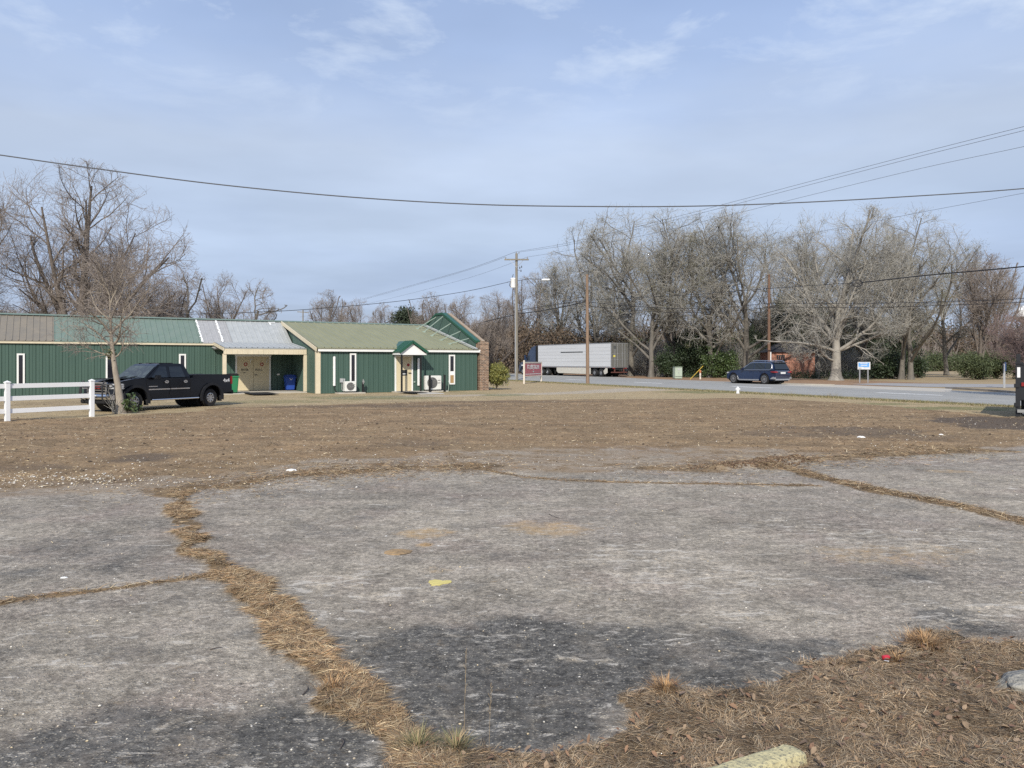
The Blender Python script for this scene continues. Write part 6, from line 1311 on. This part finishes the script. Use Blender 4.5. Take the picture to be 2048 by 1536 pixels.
def semi():
    h = Vector((-.505, .863, 0)).normalized(); ang = math.atan2(h.y, h.x); L = Vector((-h.y, h.x, 0))
    # rear left corner of the trailer seen in column 1221 / tyres on the road
    Yr = 91.0; c0 = gp(1222, Yr); org = c0-L*1.3
    o = thing('semi_truck', 'dark navy semi tractor parked on the far side of the road with its white trailer', 'truck', (org.x, org.y, .012), ang)
    t = thing('semi_trailer', 'long white box semi-trailer with side skirt and grey rear doors', 'trailer', (org.x, org.y, .012), ang)
    LT = 16.15; zf, zt = 1.12, 4.08; W2 = 1.3
    MB().box(.06, LT, -W2, W2, zf, zt).build('box_body', 'trailer_white', t)
    MB().box(.0, .06, -W2, W2, zf, zt).build('rear_frame', 'alu', t)
    for s in (-1, 1):
        d = MB().box(-.03, .0, min(s*.02, s*(W2-.07)), max(s*.02, s*(W2-.07)), zf+.12, zt-.10).build('rear_door', 'trailer_rear', t)
        for y in (.35, .75): MB().tube([(-.05, s*y, zf+.1), (-.05, s*y, zt-.1)], .02, 6).build('lock_rod', 'alu', d)
    for z in (2.05, 2.75): MB().box(-.04, -.03, -W2+.07, W2-.07, z, z+.05).build('door_band', 'alu', t)
    MB().box(-.045, -.032, W2-.62, W2-.32, 2.38, 2.60).build('placard', 'placard_yellow', t); MB().box(-.045, -.032, W2-.72, W2-.38, 3.35, 3.72).build('dark_placard', 'dark_trim', t)
    MB().box(.05, LT, W2, W2+.02, zf-.02, zf+.14).build('bottom_rail', 'alu', t); MB().box(.05, LT, W2, W2+.02, zt-.08, zt+.01).build('top_rail', 'alu', t)
    b = MB()
    for k in range(26): b.box(.4+k*.62, .46+k*.62, W2+.02, W2+.026, zf-.0, zf+.05)
    b.build('marker_lamp', 'orange', t)
    for k in range(1, 6): MB().box(.1, LT-.05, W2, W2+.006, zf+.3+k*.42, zf+.31+k*.42).build('side_seam', 'alu', t)
    MB().box(5.7, 10.6, W2+.008, W2+.035, 3.0, 3.09).build('dark_stripe', 'sign_red' if False else 'dark_trim', t)
    MB().prism([(4.1,.30),(4.1,1.10),(11.6,1.10),(11.6,.62),(11.2,.36)], W2-.04, W2).build('side_skirt', 'skirt', t); MB().prism([(4.1,.30),(4.1,1.10),(11.6,1.10),(11.6,.62),(11.2,.36)], -W2, -W2+.04).build('side_skirt', 'skirt', t)
    MB().prism([(.75,1.1),(1.05,1.1),(1.5,.70),(1.35,.34),(1.1,.34),(.75,.5)], W2-.06, W2-.02).build('rear_fairing', 'skirt', t)
    for x in (1.6+.5, 2.9+.5):
        for s in (-1, 1): wheel(t, x, s*.98, .50, .52, s, rim_m='rim_alloy', rr=.52, spokes=6, spoke_w=.16)
    b = MB(); b.box(.05, .15, -1.2, 1.2, .5, .62); b.box(.05, .15, -.75, -.62, .6, zf); b.box(.05, .15, .62, .75, .6, zf); b.build('underride_guard', 'rust_red', t)
    MB().box(.1, 15.8, -.5, .5, .85, zf).build('chassis', 'under', t)
    for s in (-.9, .9): MB().box(-.04, .0, s-.15, s+.15, zf-.12, zf-.02).build('tail_light', 'red_lens', t)
    # landing legs
    MB().box(12.4, 12.55, .85, 1.0, .25, zf).box(12.4, 12.55, -1.0, -.85, .25, zf).build('landing_gear', 'under', t)
    # tractor
    x0 = 13.6; fx = x0+7.2
    MB().box(x0-.6, fx-1.2, -.45, .45, .55, .95).build('chassis', 'under', o)
    cabp = [(LT+.75,1.0),(LT+.75,4.0),(LT+1.2,4.02),(LT+2.0,3.80),(LT+2.6,3.35),(LT+3.0,2.75),(LT+3.55,2.0),(LT+4.9,1.75),(LT+5.35,1.3),(LT+5.4,.45),(LT+5.0,.40)]+arc(LT+4.3,.5,.62,0,180,8)+[(LT+1.0,.42)]
    MB().prism(cabp, -1.18, 1.18).build('cab', 'truck_navy', o, bevel=.09, smooth=True)
    for s in (-1, 1):
        slab('side_window', [(LT+2.35,s*1.186,2.0),(LT+3.15,s*1.186,2.0),(LT+2.85,s*1.186,2.62),(LT+2.35,s*1.186,2.72)], (0, s, 0), .006, 'car_glass', o)
        MB().box(LT+.50, LT+.76, s*1.0, s*1.22, 1.1, 3.95).build('side_fairing', 'under', o)
        MB().box(LT+3.2, LT+3.35, s*1.25, s*1.5, 2.0, 2.75).build('mirror', 'truck_navy', o, bevel=.03)
        MB().box(LT+.9, LT+3.4, s*1.12, s*1.2, .40, .95).build('tank_fairing', 'truck_navy', o, bevel=.04)
        wheel(o, LT+4.3, s*1.02, .50, .3, s, rim_m='rim_alloy', rr=.56, spokes=6, spoke_w=.16)
        for x in (14.0, 15.3): wheel(o, x, s*.95, .50, .52, s, rim_m='rim_alloy', rr=.52, spokes=6, spoke_w=.16)
    slab('windshield', [(LT+3.08,-1.0,2.72),(LT+3.56,-1.05,2.04),(LT+3.56,1.05,2.04),(LT+3.08,1.0,2.72)], (1,0,.7), .01, 'car_glass', o)
    MB().box(LT+.74, LT+.752, .5, .62, 3.2, 3.6).build('marker', 'plate_white', o)
    MB().box(LT+3.7, LT+4.6, 1.19, 1.2, 1.25, 1.42).build('side_badge', 'plate_white', o)
semi()
# ------------------------------------------------------------------ litter, straw, stones
def blades(name, X, Y, Z, L, Wd, g, m, lay=.2, up=.0, bendy=.4, seedcol=None, swirl=0):
    """flat curved blades: L length, lay = how far they rise, in radians"""
    n = len(X); a = g.uniform(0, 2*np.pi, n)
    if swirl: a = fbm(X, Y, swirl, 3, 123)*22+g.normal(size=n)*.75
    if swirl and seedcol is not None: seedcol = seedcol*(.55+.95*fbm(X, Y, 5.5, 4, 124))[:, None]
    el = np.abs(g.normal(size=n)*lay)+up
    d = np.stack([np.cos(a)*np.cos(el), np.sin(a)*np.cos(el), np.sin(el)], -1); s = np.stack([-np.sin(a), np.cos(a), g.normal(size=n)*.5], -1); s = unit(s)*(Wd*.5)[:, None]
    p0 = np.stack([X, Y, Z], -1); cur = g.normal(size=n)*bendy; side = np.stack([-np.sin(a), np.cos(a), np.zeros(n)], -1)
    l = L[:, None]; p1 = p0+d*l*.5+side*l*(cur*.18)[:, None]; p2 = p0+d*l-np.array([0, 0, 1])*l*.12*np.abs(cur)[:, None]+side*l*(cur*.6)[:, None]
    p1[:, 2] = np.maximum(p1[:, 2], p0[:, 2]+.003); p2[:, 2] = np.maximum(p2[:, 2], p0[:, 2]+.001)
    V = np.stack([p0-s, p0+s, p1+s*.8, p1-s*.8, p2], 1).reshape(-1, 3); b = np.arange(n)*5
    Q = np.stack([b, b+1, b+2, b+3], -1); T = np.stack([b+3, b+2, b+4], -1)
    c = np.repeat(seedcol, 5, 0) if seedcol is not None else None
    return V, Q, T, c
bl = mat('straw', (.4,.3,.15), .85, attr='col'); mat('stones', (.5,.5,.4), .9, attr='col')
def zat(x, y):
    """height of the ground sheet"""
    Yi = np.log((y+2.2)/3.2)/TH; Si = (x/(y+2.2)+1.15)/.0052
    i = np.clip(Yi.astype(int), 0, nr-2); j = np.clip(Si.astype(int), 0, nc-2); u = np.clip(Yi-i, 0, 1); v = np.clip(Si-j, 0, 1)
    return (gz[i, j]*(1-u)*(1-v)+gz[i+1, j]*u*(1-v)+gz[i, j+1]*(1-u)*v+gz[i+1, j+1]*u*v)
def pal(g, n, cols, w_=None):
    c = np.array(cols)[g.choice(len(cols), n, p=w_)]; return c*g.uniform(.7, 1.2, (n, 1))
STRAW = [(.38,.27,.15), (.29,.20,.11), (.46,.36,.22), (.22,.15,.085), (.13,.09,.055), (.31,.19,.10)]
DULL = [(.36,.26,.155), (.24,.165,.095), (.50,.39,.26), (.10,.07,.045), (.28,.235,.17), (.38,.25,.14), (.18,.125,.08)]
gs = np.random.default_rng(77)
def put(name, V, Q, T, c, label=None, cat_=None, kind='stuff', m='straw'):
    o = np_mesh(name, V, Q, T, m=m, col=c)
    if kind: o['kind'] = kind
    if label: tag(o, label, cat_)
    return o
# 1. foreground weedy ground
n = 700000; x = gs.uniform(-1.6, 6.5, n); y = gs.uniform(2.2, 6.4, n); ok = (np.abs(x) < .85*(y+.8)); x, y = x[ok], y[ok]
mk = masks(x, y); dens = mk[4]*(.35+1.0*fbm(x, y, 2.6, 3, 91)); ok = gs.uniform(0, 1, len(x)) < dens*1.15; x, y = x[ok], y[ok]; n = len(x)
z = zat(x, y)+gs.uniform(0, .012, n)
V, Q, T, c = blades('dry_grass', x, y, z, gs.uniform(.018, .085, n), gs.uniform(.0009, .0026, n), gs, None, lay=.32, bendy=1.1, seedcol=pal(gs, n, DULL)*1.08, swirl=3.2); put('dry_grass', V, Q, T, c)
# 2. strip in the wide joint, thin joints
n = 150000; k = gs.integers(0, len(STRIP)-1, n); u = gs.uniform(0, 1, n); SG = np.array(STRIP_G); SW = np.array(STRIP_W)
# spread along by true length
seglen = np.linalg.norm(np.diff(SG, axis=0), axis=1); wseg = seglen*(SW[1:]+SW[:-1]); k = gs.choice(len(seglen), n, p=wseg/wseg.sum()); 
px_ = SG[k]*(1-u[:, None])+SG[k+1]*u[:, None]; ww = SW[k]*(1-u)+SW[k+1]*u; x = px_[:, 0]+gs.uniform(-1.5, 1.5, n)*ww; y = px_[:, 1]+gs.uniform(-1.2, 1.2, n)*ww
mk = masks(x, y); ok = (gs.uniform(0, 1, n) < mk[5]*.9*np.clip(1.3-y/14, .3, 1)*sstep(.34, .60, fbm(x, y, 3.0, 3, 93))*1.1) & (y > 2.2); x, y = x[ok], y[ok]; n = len(x); z = zat(x, y)+gs.uniform(0, .010, n)
V, Q, T, c = blades('straw', x, y, z, gs.uniform(.02, .085, n)*(1+y/14), gs.uniform(.0016, .0034, n)*(1+y/8), gs, None, lay=.12, bendy=1.0, seedcol=pal(gs, n, STRAW)*1.15, swirl=3.5); put('straw', V, Q, T, c)
for L_, nn, wd in ((CR_R, 4200, .11), (CR_M2, 6500, .6), (CR_M3, 5500, .6), (CR_L, 900, .035), (CR_M, 1000, .06)):
    P = np.array(L_); sl_ = np.linalg.norm(np.diff(P, axis=0), axis=1); k = gs.choice(len(sl_), nn, p=sl_/sl_.sum()); u = gs.uniform(0, 1, (nn, 1)); q = P[k]*(1-u)+P[k+1]*u
    x = q[:, 0]+gs.normal(size=nn)*wd; y = q[:, 1]+gs.normal(size=nn)*wd; ok = (gs.uniform(0, 1, nn) < fbm(x, y, 1.5, 3, 95)*1.3) & (y < 40); x, y = x[ok], y[ok]; n = len(x)
    V, Q, T, c = blades('straw', x, y, zat(x, y)+gs.uniform(0, .01, n), gs.uniform(.03, .09, n)*(1+y/16), gs.uniform(.002, .004, n)*(1+y/8), gs, None, lay=.2, bendy=1., seedcol=pal(gs, n, STRAW)); put('straw', V, Q, T, c)
# 3. straw flecks over the dirt lot
n = 24000; y = 10.5+29*gs.uniform(0, 1, n)**1.0; x = gs.uniform(-.72, .72, n)*y
mk = masks(x, y); dens = (1-np.clip(mk[0]+mk[1]*.8, 0, 1))*(1-mk[2]*.8)*(.15+1.3*fbm(x, y, .8, 4, 97)**1.6*1.6); ok = gs.uniform(0, 1, n) < dens; x, y = x[ok], y[ok]; n = len(x)
V, Q, T, c = blades('straw', x, y, zat(x, y)+.006, gs.uniform(.03, .13, n), gs.uniform(.006, .015, n), gs, None, lay=.25, bendy=.8, seedcol=pal(gs, n, [(.48,.38,.22), (.60,.50,.34), (.30,.21,.12), (.16,.11,.07), (.10,.07,.045)])); put('straw', V, Q, T, c)
# 4. stones
def stones(name, x, y, r, g, cols, flat=.55):
    n = len(x); base = np.array([(1,0,0),(.3,.95,0),(-.8,.6,0),(-.8,-.6,0),(.3,-.95,0),(0,0,1),(0,0,-.6)]); 
    P = base[None]*g.uniform(.6, 1.3, (n, 7, 1)); a = g.uniform(0, 6.28, n); ca, sa = np.cos(a)[:, None], np.sin(a)[:, None]
    asp = g.uniform(.5, 1, (n, 1)); X = P[:, :, 0]; Yq = P[:, :, 1]*asp; Zq = P[:, :, 2]*flat*g.uniform(.5, 1.1, (n, 1))
    V = np.stack([(X*ca-Yq*sa)*r[:, None]+x[:, None], (X*sa+Yq*ca)*r[:, None]+y[:, None], Zq*r[:, None]+(zat(x, y)+r*.15)[:, None]], -1).reshape(-1, 3)
    f = []; 
    for k in range(5): f += [(k, (k+1) % 5, 5), ((k+1) % 5, k, 6)]
    f = np.array(f); T = (np.arange(n)[:, None, None]*7+f[None]).reshape(-1, 3); c = np.repeat(pal(g, n, cols), 7, 0)
    return put(name, V, None, T, c, m='stones')
PALE = [(.62,.58,.50), (.55,.48,.38), (.68,.65,.60), (.45,.38,.28), (.58,.47,.30)]
n = 5000; y = 10.3+28*gs.uniform(0, 1, n); x = gs.uniform(-.72, .72, n)*y; mk = masks(x, y); dens = (1-np.clip(mk[0]+mk[1]*.9, 0, 1))*(1-mk[2])*(fbm(x, y, .7, 4, 98)**3*4.2); ok = gs.uniform(0, 1, n) < dens; x, y = x[ok], y[ok]
stones('gravel', x, y, gs.uniform(.005, .026, len(x)), gs, PALE)
n = 700; c_ = G(90, 962); x = c_.x+gs.normal(size=n)*1.6; y = c_.y+gs.normal(size=n)*.45; stones('gravel', x, y, gs.uniform(.008, .028, n), gs, PALE)
n = 500; c_ = G(820, 925); x = c_.x+gs.normal(size=n)*2.5; y = c_.y+gs.normal(size=n)*.6; stones('gravel', x, y, gs.uniform(.008, .022, n), gs, PALE)
n = 2600; y = 2.6+12*gs.uniform(0, 1, n)**1.4; x = gs.uniform(-.72, .72, n)*(y+.4); mk = masks(x, y); ok = gs.uniform(0, 1, n) < mk[0]*(.15+fbm(x, y, .9, 3, 99)); x, y = x[ok], y[ok]
stones('gravel', x, y, gs.uniform(.003, .009, len(x))*(1+y/14), gs, PALE+[(.1,.09,.08)])
# dark clods
n = 3000; y = 12+24*gs.uniform(0, 1, n); x = gs.uniform(-.72, .72, n)*y; mk = masks(x, y); dens = (1-np.clip(mk[0]+mk[1]*.8, 0, 1))*(1-mk[2])*fbm(x, y, .9, 4, 90)**2*2; ok = gs.uniform(0, 1, n) < dens; x, y = x[ok], y[ok]
stones('soil_clods', x, y, gs.uniform(.012, .045, len(x)), gs, [(.07,.05,.035), (.11,.08,.05), (.16,.11,.07)], .7)
n = 900; P = np.array(RIDGE_M); k = gs.integers(0, len(P)-1, n); u = gs.uniform(0, 1, (n, 1)); q = P[k]*(1-u)+P[k+1]*u
stones('soil_clods', q[:, 0]+gs.normal(size=n)*.25, q[:, 1]+gs.normal(size=n)*.12, gs.uniform(.012, .035, n), gs, [(.10,.06,.035), (.16,.10,.06), (.22,.15,.09)], .9)
# 5. fallen leaves in the weedy ground
mat('dead_leaf', (.23,.115,.055), .8, attr='col')
n = 2600; x = gs.uniform(-.8, 5.0, n); y = gs.uniform(2.6, 5.2, n); mk = masks(x, y); ok = mk[4] > .5; x, y = x[ok], y[ok]; n = len(x)
a = gs.uniform(0, 6.28, n); r = gs.uniform(.009, .024, n); tl_ = gs.normal(size=(n, 2))*.35; z = zat(x, y)+gs.uniform(.02, .038, n)
base = np.array([(-1,0,0),(-.35,.42,.12),(.4,.38,.1),(1,0,.0),(.4,-.38,.1),(-.35,-.42,.12),(0,0,-.06)]); V = np.zeros((n, 7, 3)); ca, sa = np.cos(a)[:, None], np.sin(a)[:, None]
bx, by, bz_ = base[:, 0][None]*r[:, None], base[:, 1][None]*r[:, None]*gs.uniform(.7, 1.5, (n, 1)), base[:, 2][None]*r[:, None]*gs.uniform(-1, 3, (n, 1))
V[:, :, 0] = bx*ca-by*sa+x[:, None]; V[:, :, 1] = bx*sa+by*ca+y[:, None]; V[:, :, 2] = bz_+bx*tl_[:, :1]+by*tl_[:, 1:]+z[:, None]
f = np.array([(k, (k+1) % 6, 6) for k in range(6)]); T = (np.arange(n)[:, None, None]*7+f[None]).reshape(-1, 3)
o = put('fallen_leaves', V.reshape(-1, 3), None, T, np.repeat(pal(gs, n, [(.22,.13,.075), (.18,.10,.06), (.30,.21,.13), (.22,.15,.10)]), 7, 0), m='dead_leaf')
# 6. grass along the lawn edge and road edge
n = 60000; u = gs.uniform(0, 1, n); s_ = u*75-12; nn_ = -.25-np.abs(gs.normal(size=n))*.55; P = np.array([tuple(rc(b_, a_)) for a_, b_ in zip(s_, nn_)]); x, y = P[:, 0], P[:, 1]; n = len(x)
V, Q, T, c = blades('grass', x, y, np.zeros(n)-.02, gs.uniform(.05, .17, n), gs.uniform(.008, .016, n), gs, None, lay=.3, up=.7, bendy=.8, seedcol=pal(gs, n, [(.13,.14,.055), (.30,.25,.13), (.40,.32,.18), (.18,.18,.08)])); put('grass', V, Q, T, c)
n = 90000; y = 20+27*gs.uniform(0, 1, n); x = gs.uniform(-.70, .66, n)*y; mk = masks(x, y); ok = (mk[2] > .3) & (gs.uniform(0, 1, n) < .35+.6*fbm(x, y, .5, 3, 12)) & (((x-R0.x)*RN.x+(y-R0.y)*RN.y) < -.3); 
lx = (x-BA.x)*BU.x+(y-BA.y)*BU.y; ld = (x-BA.x)*BN.x+(y-BA.y)*BN.y; ok &= ~((ld > -.05) & (lx < 11)) & ~((ld > -2.8) & (lx > 4.4) & (lx < 8)); x, y = x[ok], y[ok]; n = len(x)
gr_ = fbm(x, y, .45, 3, 13); cc = pal(gs, n, [(.40,.31,.17), (.33,.25,.14), (.46,.37,.22), (.22,.19,.09)]); 
V, Q, T, c = blades('grass', x, y, zat(x, y)-.01, gs.uniform(.02, .07, n), gs.uniform(.008, .016, n), gs, None, lay=.3, up=.35, bendy=.8, seedcol=cc); put('grass', V, Q, T, c)
# 7. separate tufts
def tuft(px, py, r, h, n, cols, label, seed, group='grass tufts at the edge of the asphalt'):
    g = np.random.default_rng(seed); c = G(px, py); a = g.uniform(0, 6.28, n); rr = np.abs(g.normal(size=n))*r*.4
    x = rr*np.cos(a); y = rr*np.sin(a); z = np.zeros(n)-.01; L = g.uniform(.5, 1.05, n)*h
    el = g.uniform(.55, 1.45, n); d = np.stack([np.cos(a)*np.cos(el), np.sin(a)*np.cos(el), np.sin(el)], -1); s = np.stack([-np.sin(a), np.cos(a), np.zeros(n)], -1)*.0016
    p0 = np.stack([x, y, z], -1); p1 = p0+d*(L*.5)[:, None]; p2 = p0+d*(L)[:, None]+np.stack([np.cos(a)*L*.25, np.sin(a)*L*.25, -L*.2], -1)
    V = np.stack([p0-s, p0+s, p1+s*.8, p1-s*.8, p2], 1).reshape(-1, 3); b = np.arange(n)*5
    o = np_mesh('grass_tuft', V, np.stack([b, b+1, b+2, b+3], -1), np.stack([b+3, b+2, b+4], -1), m='straw', col=np.repeat(pal(g, n, cols), 5, 0))
    z0 = zat(np.array([c.x]), np.array([c.y]))[0]; o.location = (c.x, c.y, z0); tag(o, label, 'grass tuft', group); return o
TF = [(.46,.27,.12), (.38,.22,.10), (.52,.36,.20), (.22,.13,.07)]; TG = [(.20,.19,.09), (.30,.23,.12), (.13,.14,.06), (.36,.27,.15)]
tuft(1850, 1300, .16, .12, 700, TF, 'round orange-brown grass tuft at the right end of the asphalt edge', 1)
tuft(1795, 1330, .12, .07, 350, TF, 'lower brown tuft just left of the round orange-brown one', 2)
tuft(1332, 1392, .10, .10, 380, TF, 'brown tuft on the tip of the grass beside the dark asphalt bay', 3)
tuft(1690, 1330, .13, .05, 260, TF, 'flat small tuft on the narrow tongue of grass left of the red litter', 4)
tuft(835, 1508, .09, .12, 300, TG, 'greenish tuft at the lower end of the grassy joint', 5)
tuft(912, 1512, .08, .12, 260, TG, 'thin greenish tuft right of the one at the lower end of the joint', 6)
tuft(668, 1385, .11, .08, 240, TF, 'dry tuft in the middle of the grassy joint', 7)
for px, py, lab, sd in ((1583, 791.5, 'small green tuft at the near road edge left of the pair', 8), (1657, 794.5, 'left of two green tufts at the near road edge', 9), (1671, 795.2, 'right of two green tufts at the near road edge', 10), (1893, 806, 'taller green tuft at the near road edge near the right side', 11)):
    o = tuft(px, py, .5, .42, 120, TG, lab, sd, 'green tufts at the near road edge'); 
# thin standing stalks in the foreground
for (px, py, top, lab) in ((928, 1500, 1300, 'tall thin dry stalk left of the other at the bottom of the asphalt'), (978, 1508, 1370, 'thin dry stalk right of the taller one at the bottom of the asphalt')):
    c = G(px, py); H = (py-top)/F*c.y; b = MB().tube([(0,0,0),(.004,0,H*.5),(.012,.01,H)], [.0012,.0009,.0004], 4)
    for k in range(9): zz = H*(.55+.05*k); b.bar((.006,0,zz), (.006+random.uniform(-.012,.012), .005, zz+.018), .0012, .0012)
    o = b.build('dry_stalk', 'brown_stalk' if 'brown_stalk' in MATS else 'straw_plain' if 'straw_plain' in MATS else mat('brown_stalk', (.33,.25,.15), .9), None, loc=(c.x, c.y, zat(np.array([c.x]), np.array([c.y]))[0])); tag(o, lab, 'stalk', 'dry stalks')
# 8. concrete wheel stop and broken lump
mat('stop_concrete', (.38,.36,.31), .9, var=.25, vscale=22, bump=1.0, bscale=40, col2=(.12,.115,.10))
def speckled():
    m = mat('stop_yellow', (.52,.46,.26), .85, var=.1, vscale=8, bump=.5, bscale=60); t = m.node_tree; b = t.nodes['Principled BSDF']; old = b.inputs['Base Color'].links[0].from_socket
    tc = N(t, 'ShaderNodeTexCoord'); n = N(t, 'ShaderNodeTexNoise'); n.inputs['Scale'].default_value = 60; n.inputs['Detail'].default_value = 7; n.inputs['Roughness'].default_value = .75; LK(t, tc.outputs['Object'], n.inputs['Vector'])
    r = N(t, 'ShaderNodeMapRange'); LK(t, n.outputs[0], r.inputs[0]); r.inputs[1].default_value = .52; r.inputs[2].default_value = .60
    mx = N(t, 'ShaderNodeMix', data_type='RGBA'); LK(t, r.outputs[0], mx.inputs[0]); LK(t, old, mx.inputs[6]); mx.inputs[7].default_value = (.17,.16,.12,1); LK(t, mx.outputs[2], b.inputs['Base Color'])
speckled()
def rough_block(name, L, w0, w1, h, m, loc, rz, label, seed, cat_, nx=26):
    g = np.random.default_rng(seed); bm = bmesh.new(); b = MB()
    prof = [(-w0/2, 0), (w0/2, 0), (w1/2, h*.92), (w1/2-.015, h), (-w1/2+.015, h), (-w1/2, h*.92)]
    jit = .0018
    vs = []
    for i in range(nx+1):
        x = -L/2+L*i/nx; k = 1-.12*(i in (0, nx))
        for j, (a, c) in enumerate(prof): vs.append((x+g.normal()*.003, a*k+g.normal()*jit, max(0, c*k+g.normal()*jit)-.02))
    n = 6; fs = [(i*n+j, i*n+(j+1) % n, (i+1)*n+(j+1) % n, (i+1)*n+j) for i in range(nx) for j in range(n)]+[tuple(range(n))[::-1], tuple(nx*n+j for j in range(n))]
    o = b.add(vs, fs).build(name, m, None, loc=loc, rz=rz); tag(o, label, cat_); return o
e1 = G(1592, 1527); e2 = G(1424, 1580); d = (e1-e2).normalized(); c = e1-d*.95
zz = zat(np.array([e1.x]), np.array([e1.y]))[0]
rough_block('wheel_stop', 1.9, .15, .10, .09, 'stop_yellow', (c.x, c.y-.02, zz-.005), math.atan2(d.y, d.x), 'weathered concrete wheel stop with flaking yellow paint at the bottom edge', 3, 'wheel stop', 60)

# 9. small singles
def zz_(c): return zat(np.array([c.x]), np.array([c.y]))[0]
mat('yellow_splotch', (.66,.56,.19), .8, var=.08, vscale=20, bump=.3); mat('can_red', (.55,.03,.05), .35); mat('paper', (.78,.78,.75), .7, var=.05); mat('ochre_clod', (.38,.26,.14), .95, var=.25, vscale=12, bump=.8, bscale=30)
c = G(878, 1166.5); g = np.random.default_rng(4); pts = []
for k in range(22): a = 2*math.pi*k/22; rr = .088*(1+.22*math.sin(3*a+1)+g.normal()*.10); pts.append((rr*math.cos(a), rr*.85*math.sin(a)))
b = MB().prism(pts, 0, .004, axis='z'); o = b.build('yellow_splotch', 'yellow_splotch', None, loc=(c.x, c.y, zz_(c)+.001)); tag(o, 'flat bright yellow splotch on the asphalt, centre left of the photo', 'splotch')
CLOD_LATER = 1
def clod(px, py, rx, ry, h, m, label, seed, name='soil_clod', cat_='clod'):
    g = np.random.default_rng(seed); c = G(px, py); b = MB(); n = 14; vs = []; R_ = 5
    for i in range(R_):
        f = i/(R_-1); 
        for j in range(n):
            a = 2*math.pi*j/n; k = math.cos(f*math.pi/2*.97)*(1+g.normal()*.10); vs.append((rx*k*math.cos(a), ry*k*math.sin(a), h*math.sin(f*math.pi/2)*(1+g.normal()*.08)))
    fs = [(i*n+j, i*n+(j+1) % n, (i+1)*n+(j+1) % n, (i+1)*n+j) for i in range(R_-1) for j in range(n)]+[tuple((R_-1)*n+j for j in range(n))]
    o = b.add(vs, fs).build(name, m, None, loc=(c.x, c.y, zz_(c)-.004)); tag(o, label, cat_); return o
clod(2072, 1378, .20, .15, .085, 'stop_concrete', 'broken grey concrete lump cut by the right edge', 24, 'concrete_lump', 'concrete lump')
clod(795, 1105, .135, .11, .028, 'ochre_clod', 'larger flat ochre clod of dried mud above the yellow splotch', 1)
clod(851, 1090, .06, .05, .018, 'ochre_clod', 'smaller ochre clod beside white flakes, right of the larger clod', 2)
for px, py, s, lab, sd in ((128, 1156, .032, 'white flake on the asphalt near the left edge', 3), (877, 1092, .016, 'white flake right of the small ochre clod', 4), (833, 1080, .014, 'white flake above the small ochre clod', 5), (772, 1072, .018, 'white flake left of the ochre clods', 6), (1077, 1301, .012, 'tiny round white pebble in the dark asphalt', 7), (583, 942, .10, 'flat white scrap on the dirt left of centre', 8), (1722, 876, .10, 'white stone on the dark soil at the right', 9), (1882, 868.5, .06, 'small round white stone before the dark patch at the right edge', 10)):
    clod(px, py, s, s*.7, s*.35, 'paper', lab, sd, 'white_flake', 'flake')
c = G(1772, 1333); o = thing('crushed_can', 'crushed red can with a white label lying in the dry grass', 'litter', (c.x, c.y, zz_(c)+.03), R(20), scale=.68)
MB().lathe([(.010,-.035),(.021,-.03),(.022,.01),(.017,.03),(.008,.035)], (0,0,0), 'x', 10).build('can', 'can_red', o, smooth=True); MB().add([(-.03,-.02,-.01),(-.01,-.045,-.012),(-.035,-.06,-.012),(-.055,-.03,-.008)], [(0,1,2,3)]).build('label_scrap', 'paper', o)
for px, py, s, lab, sd in ((1923, 1372, .030, 'white paper scrap in the dry grass left of the concrete lump', 11), (1653, 1308, .045, 'pale stone slab half sunk at the edge of the dark asphalt', 12), (1782, 1425, .014, 'small white chip in the dry grass below the red can', 13)):
    clod(px, py, s, s*.6, s*.25, 'paper' if sd != 12 else 'stop_concrete', lab, sd, 'pale_scrap', 'scrap')
# twigs
for px, py, px2, py2, lab in ((420, 1300, 445, 1296, 'short dark twig on the asphalt in the lower left'), (1098, 1028, 1120, 1037, 'thin curved twig on the asphalt near the middle'), (1275, 1440, 1300, 1466, 'pale flat splinter at the edge of the dark bay'), (605, 1392, 616, 1376, 'small twig left of the grassy joint'), (680, 1500, 684, 1478, 'dark twig on the asphalt below the grassy joint')):
    a, b_ = G(px, py), G(px2, py2); m_ = (a+b_)/2+Vector((0,0,.012))+(b_-a).cross(Vector((0,0,1)))*.12; o = MB().tube([a+Vector((0,0,.004)), m_, b_+Vector((0,0,.004))], [.004,.0035,.002], 5).build('twig', 'bark_dark' if 'pale' not in lab else 'bark_young'); z0 = zz_(a); o.location.z = z0; tag(o, lab, 'twig', 'loose twigs on the asphalt')
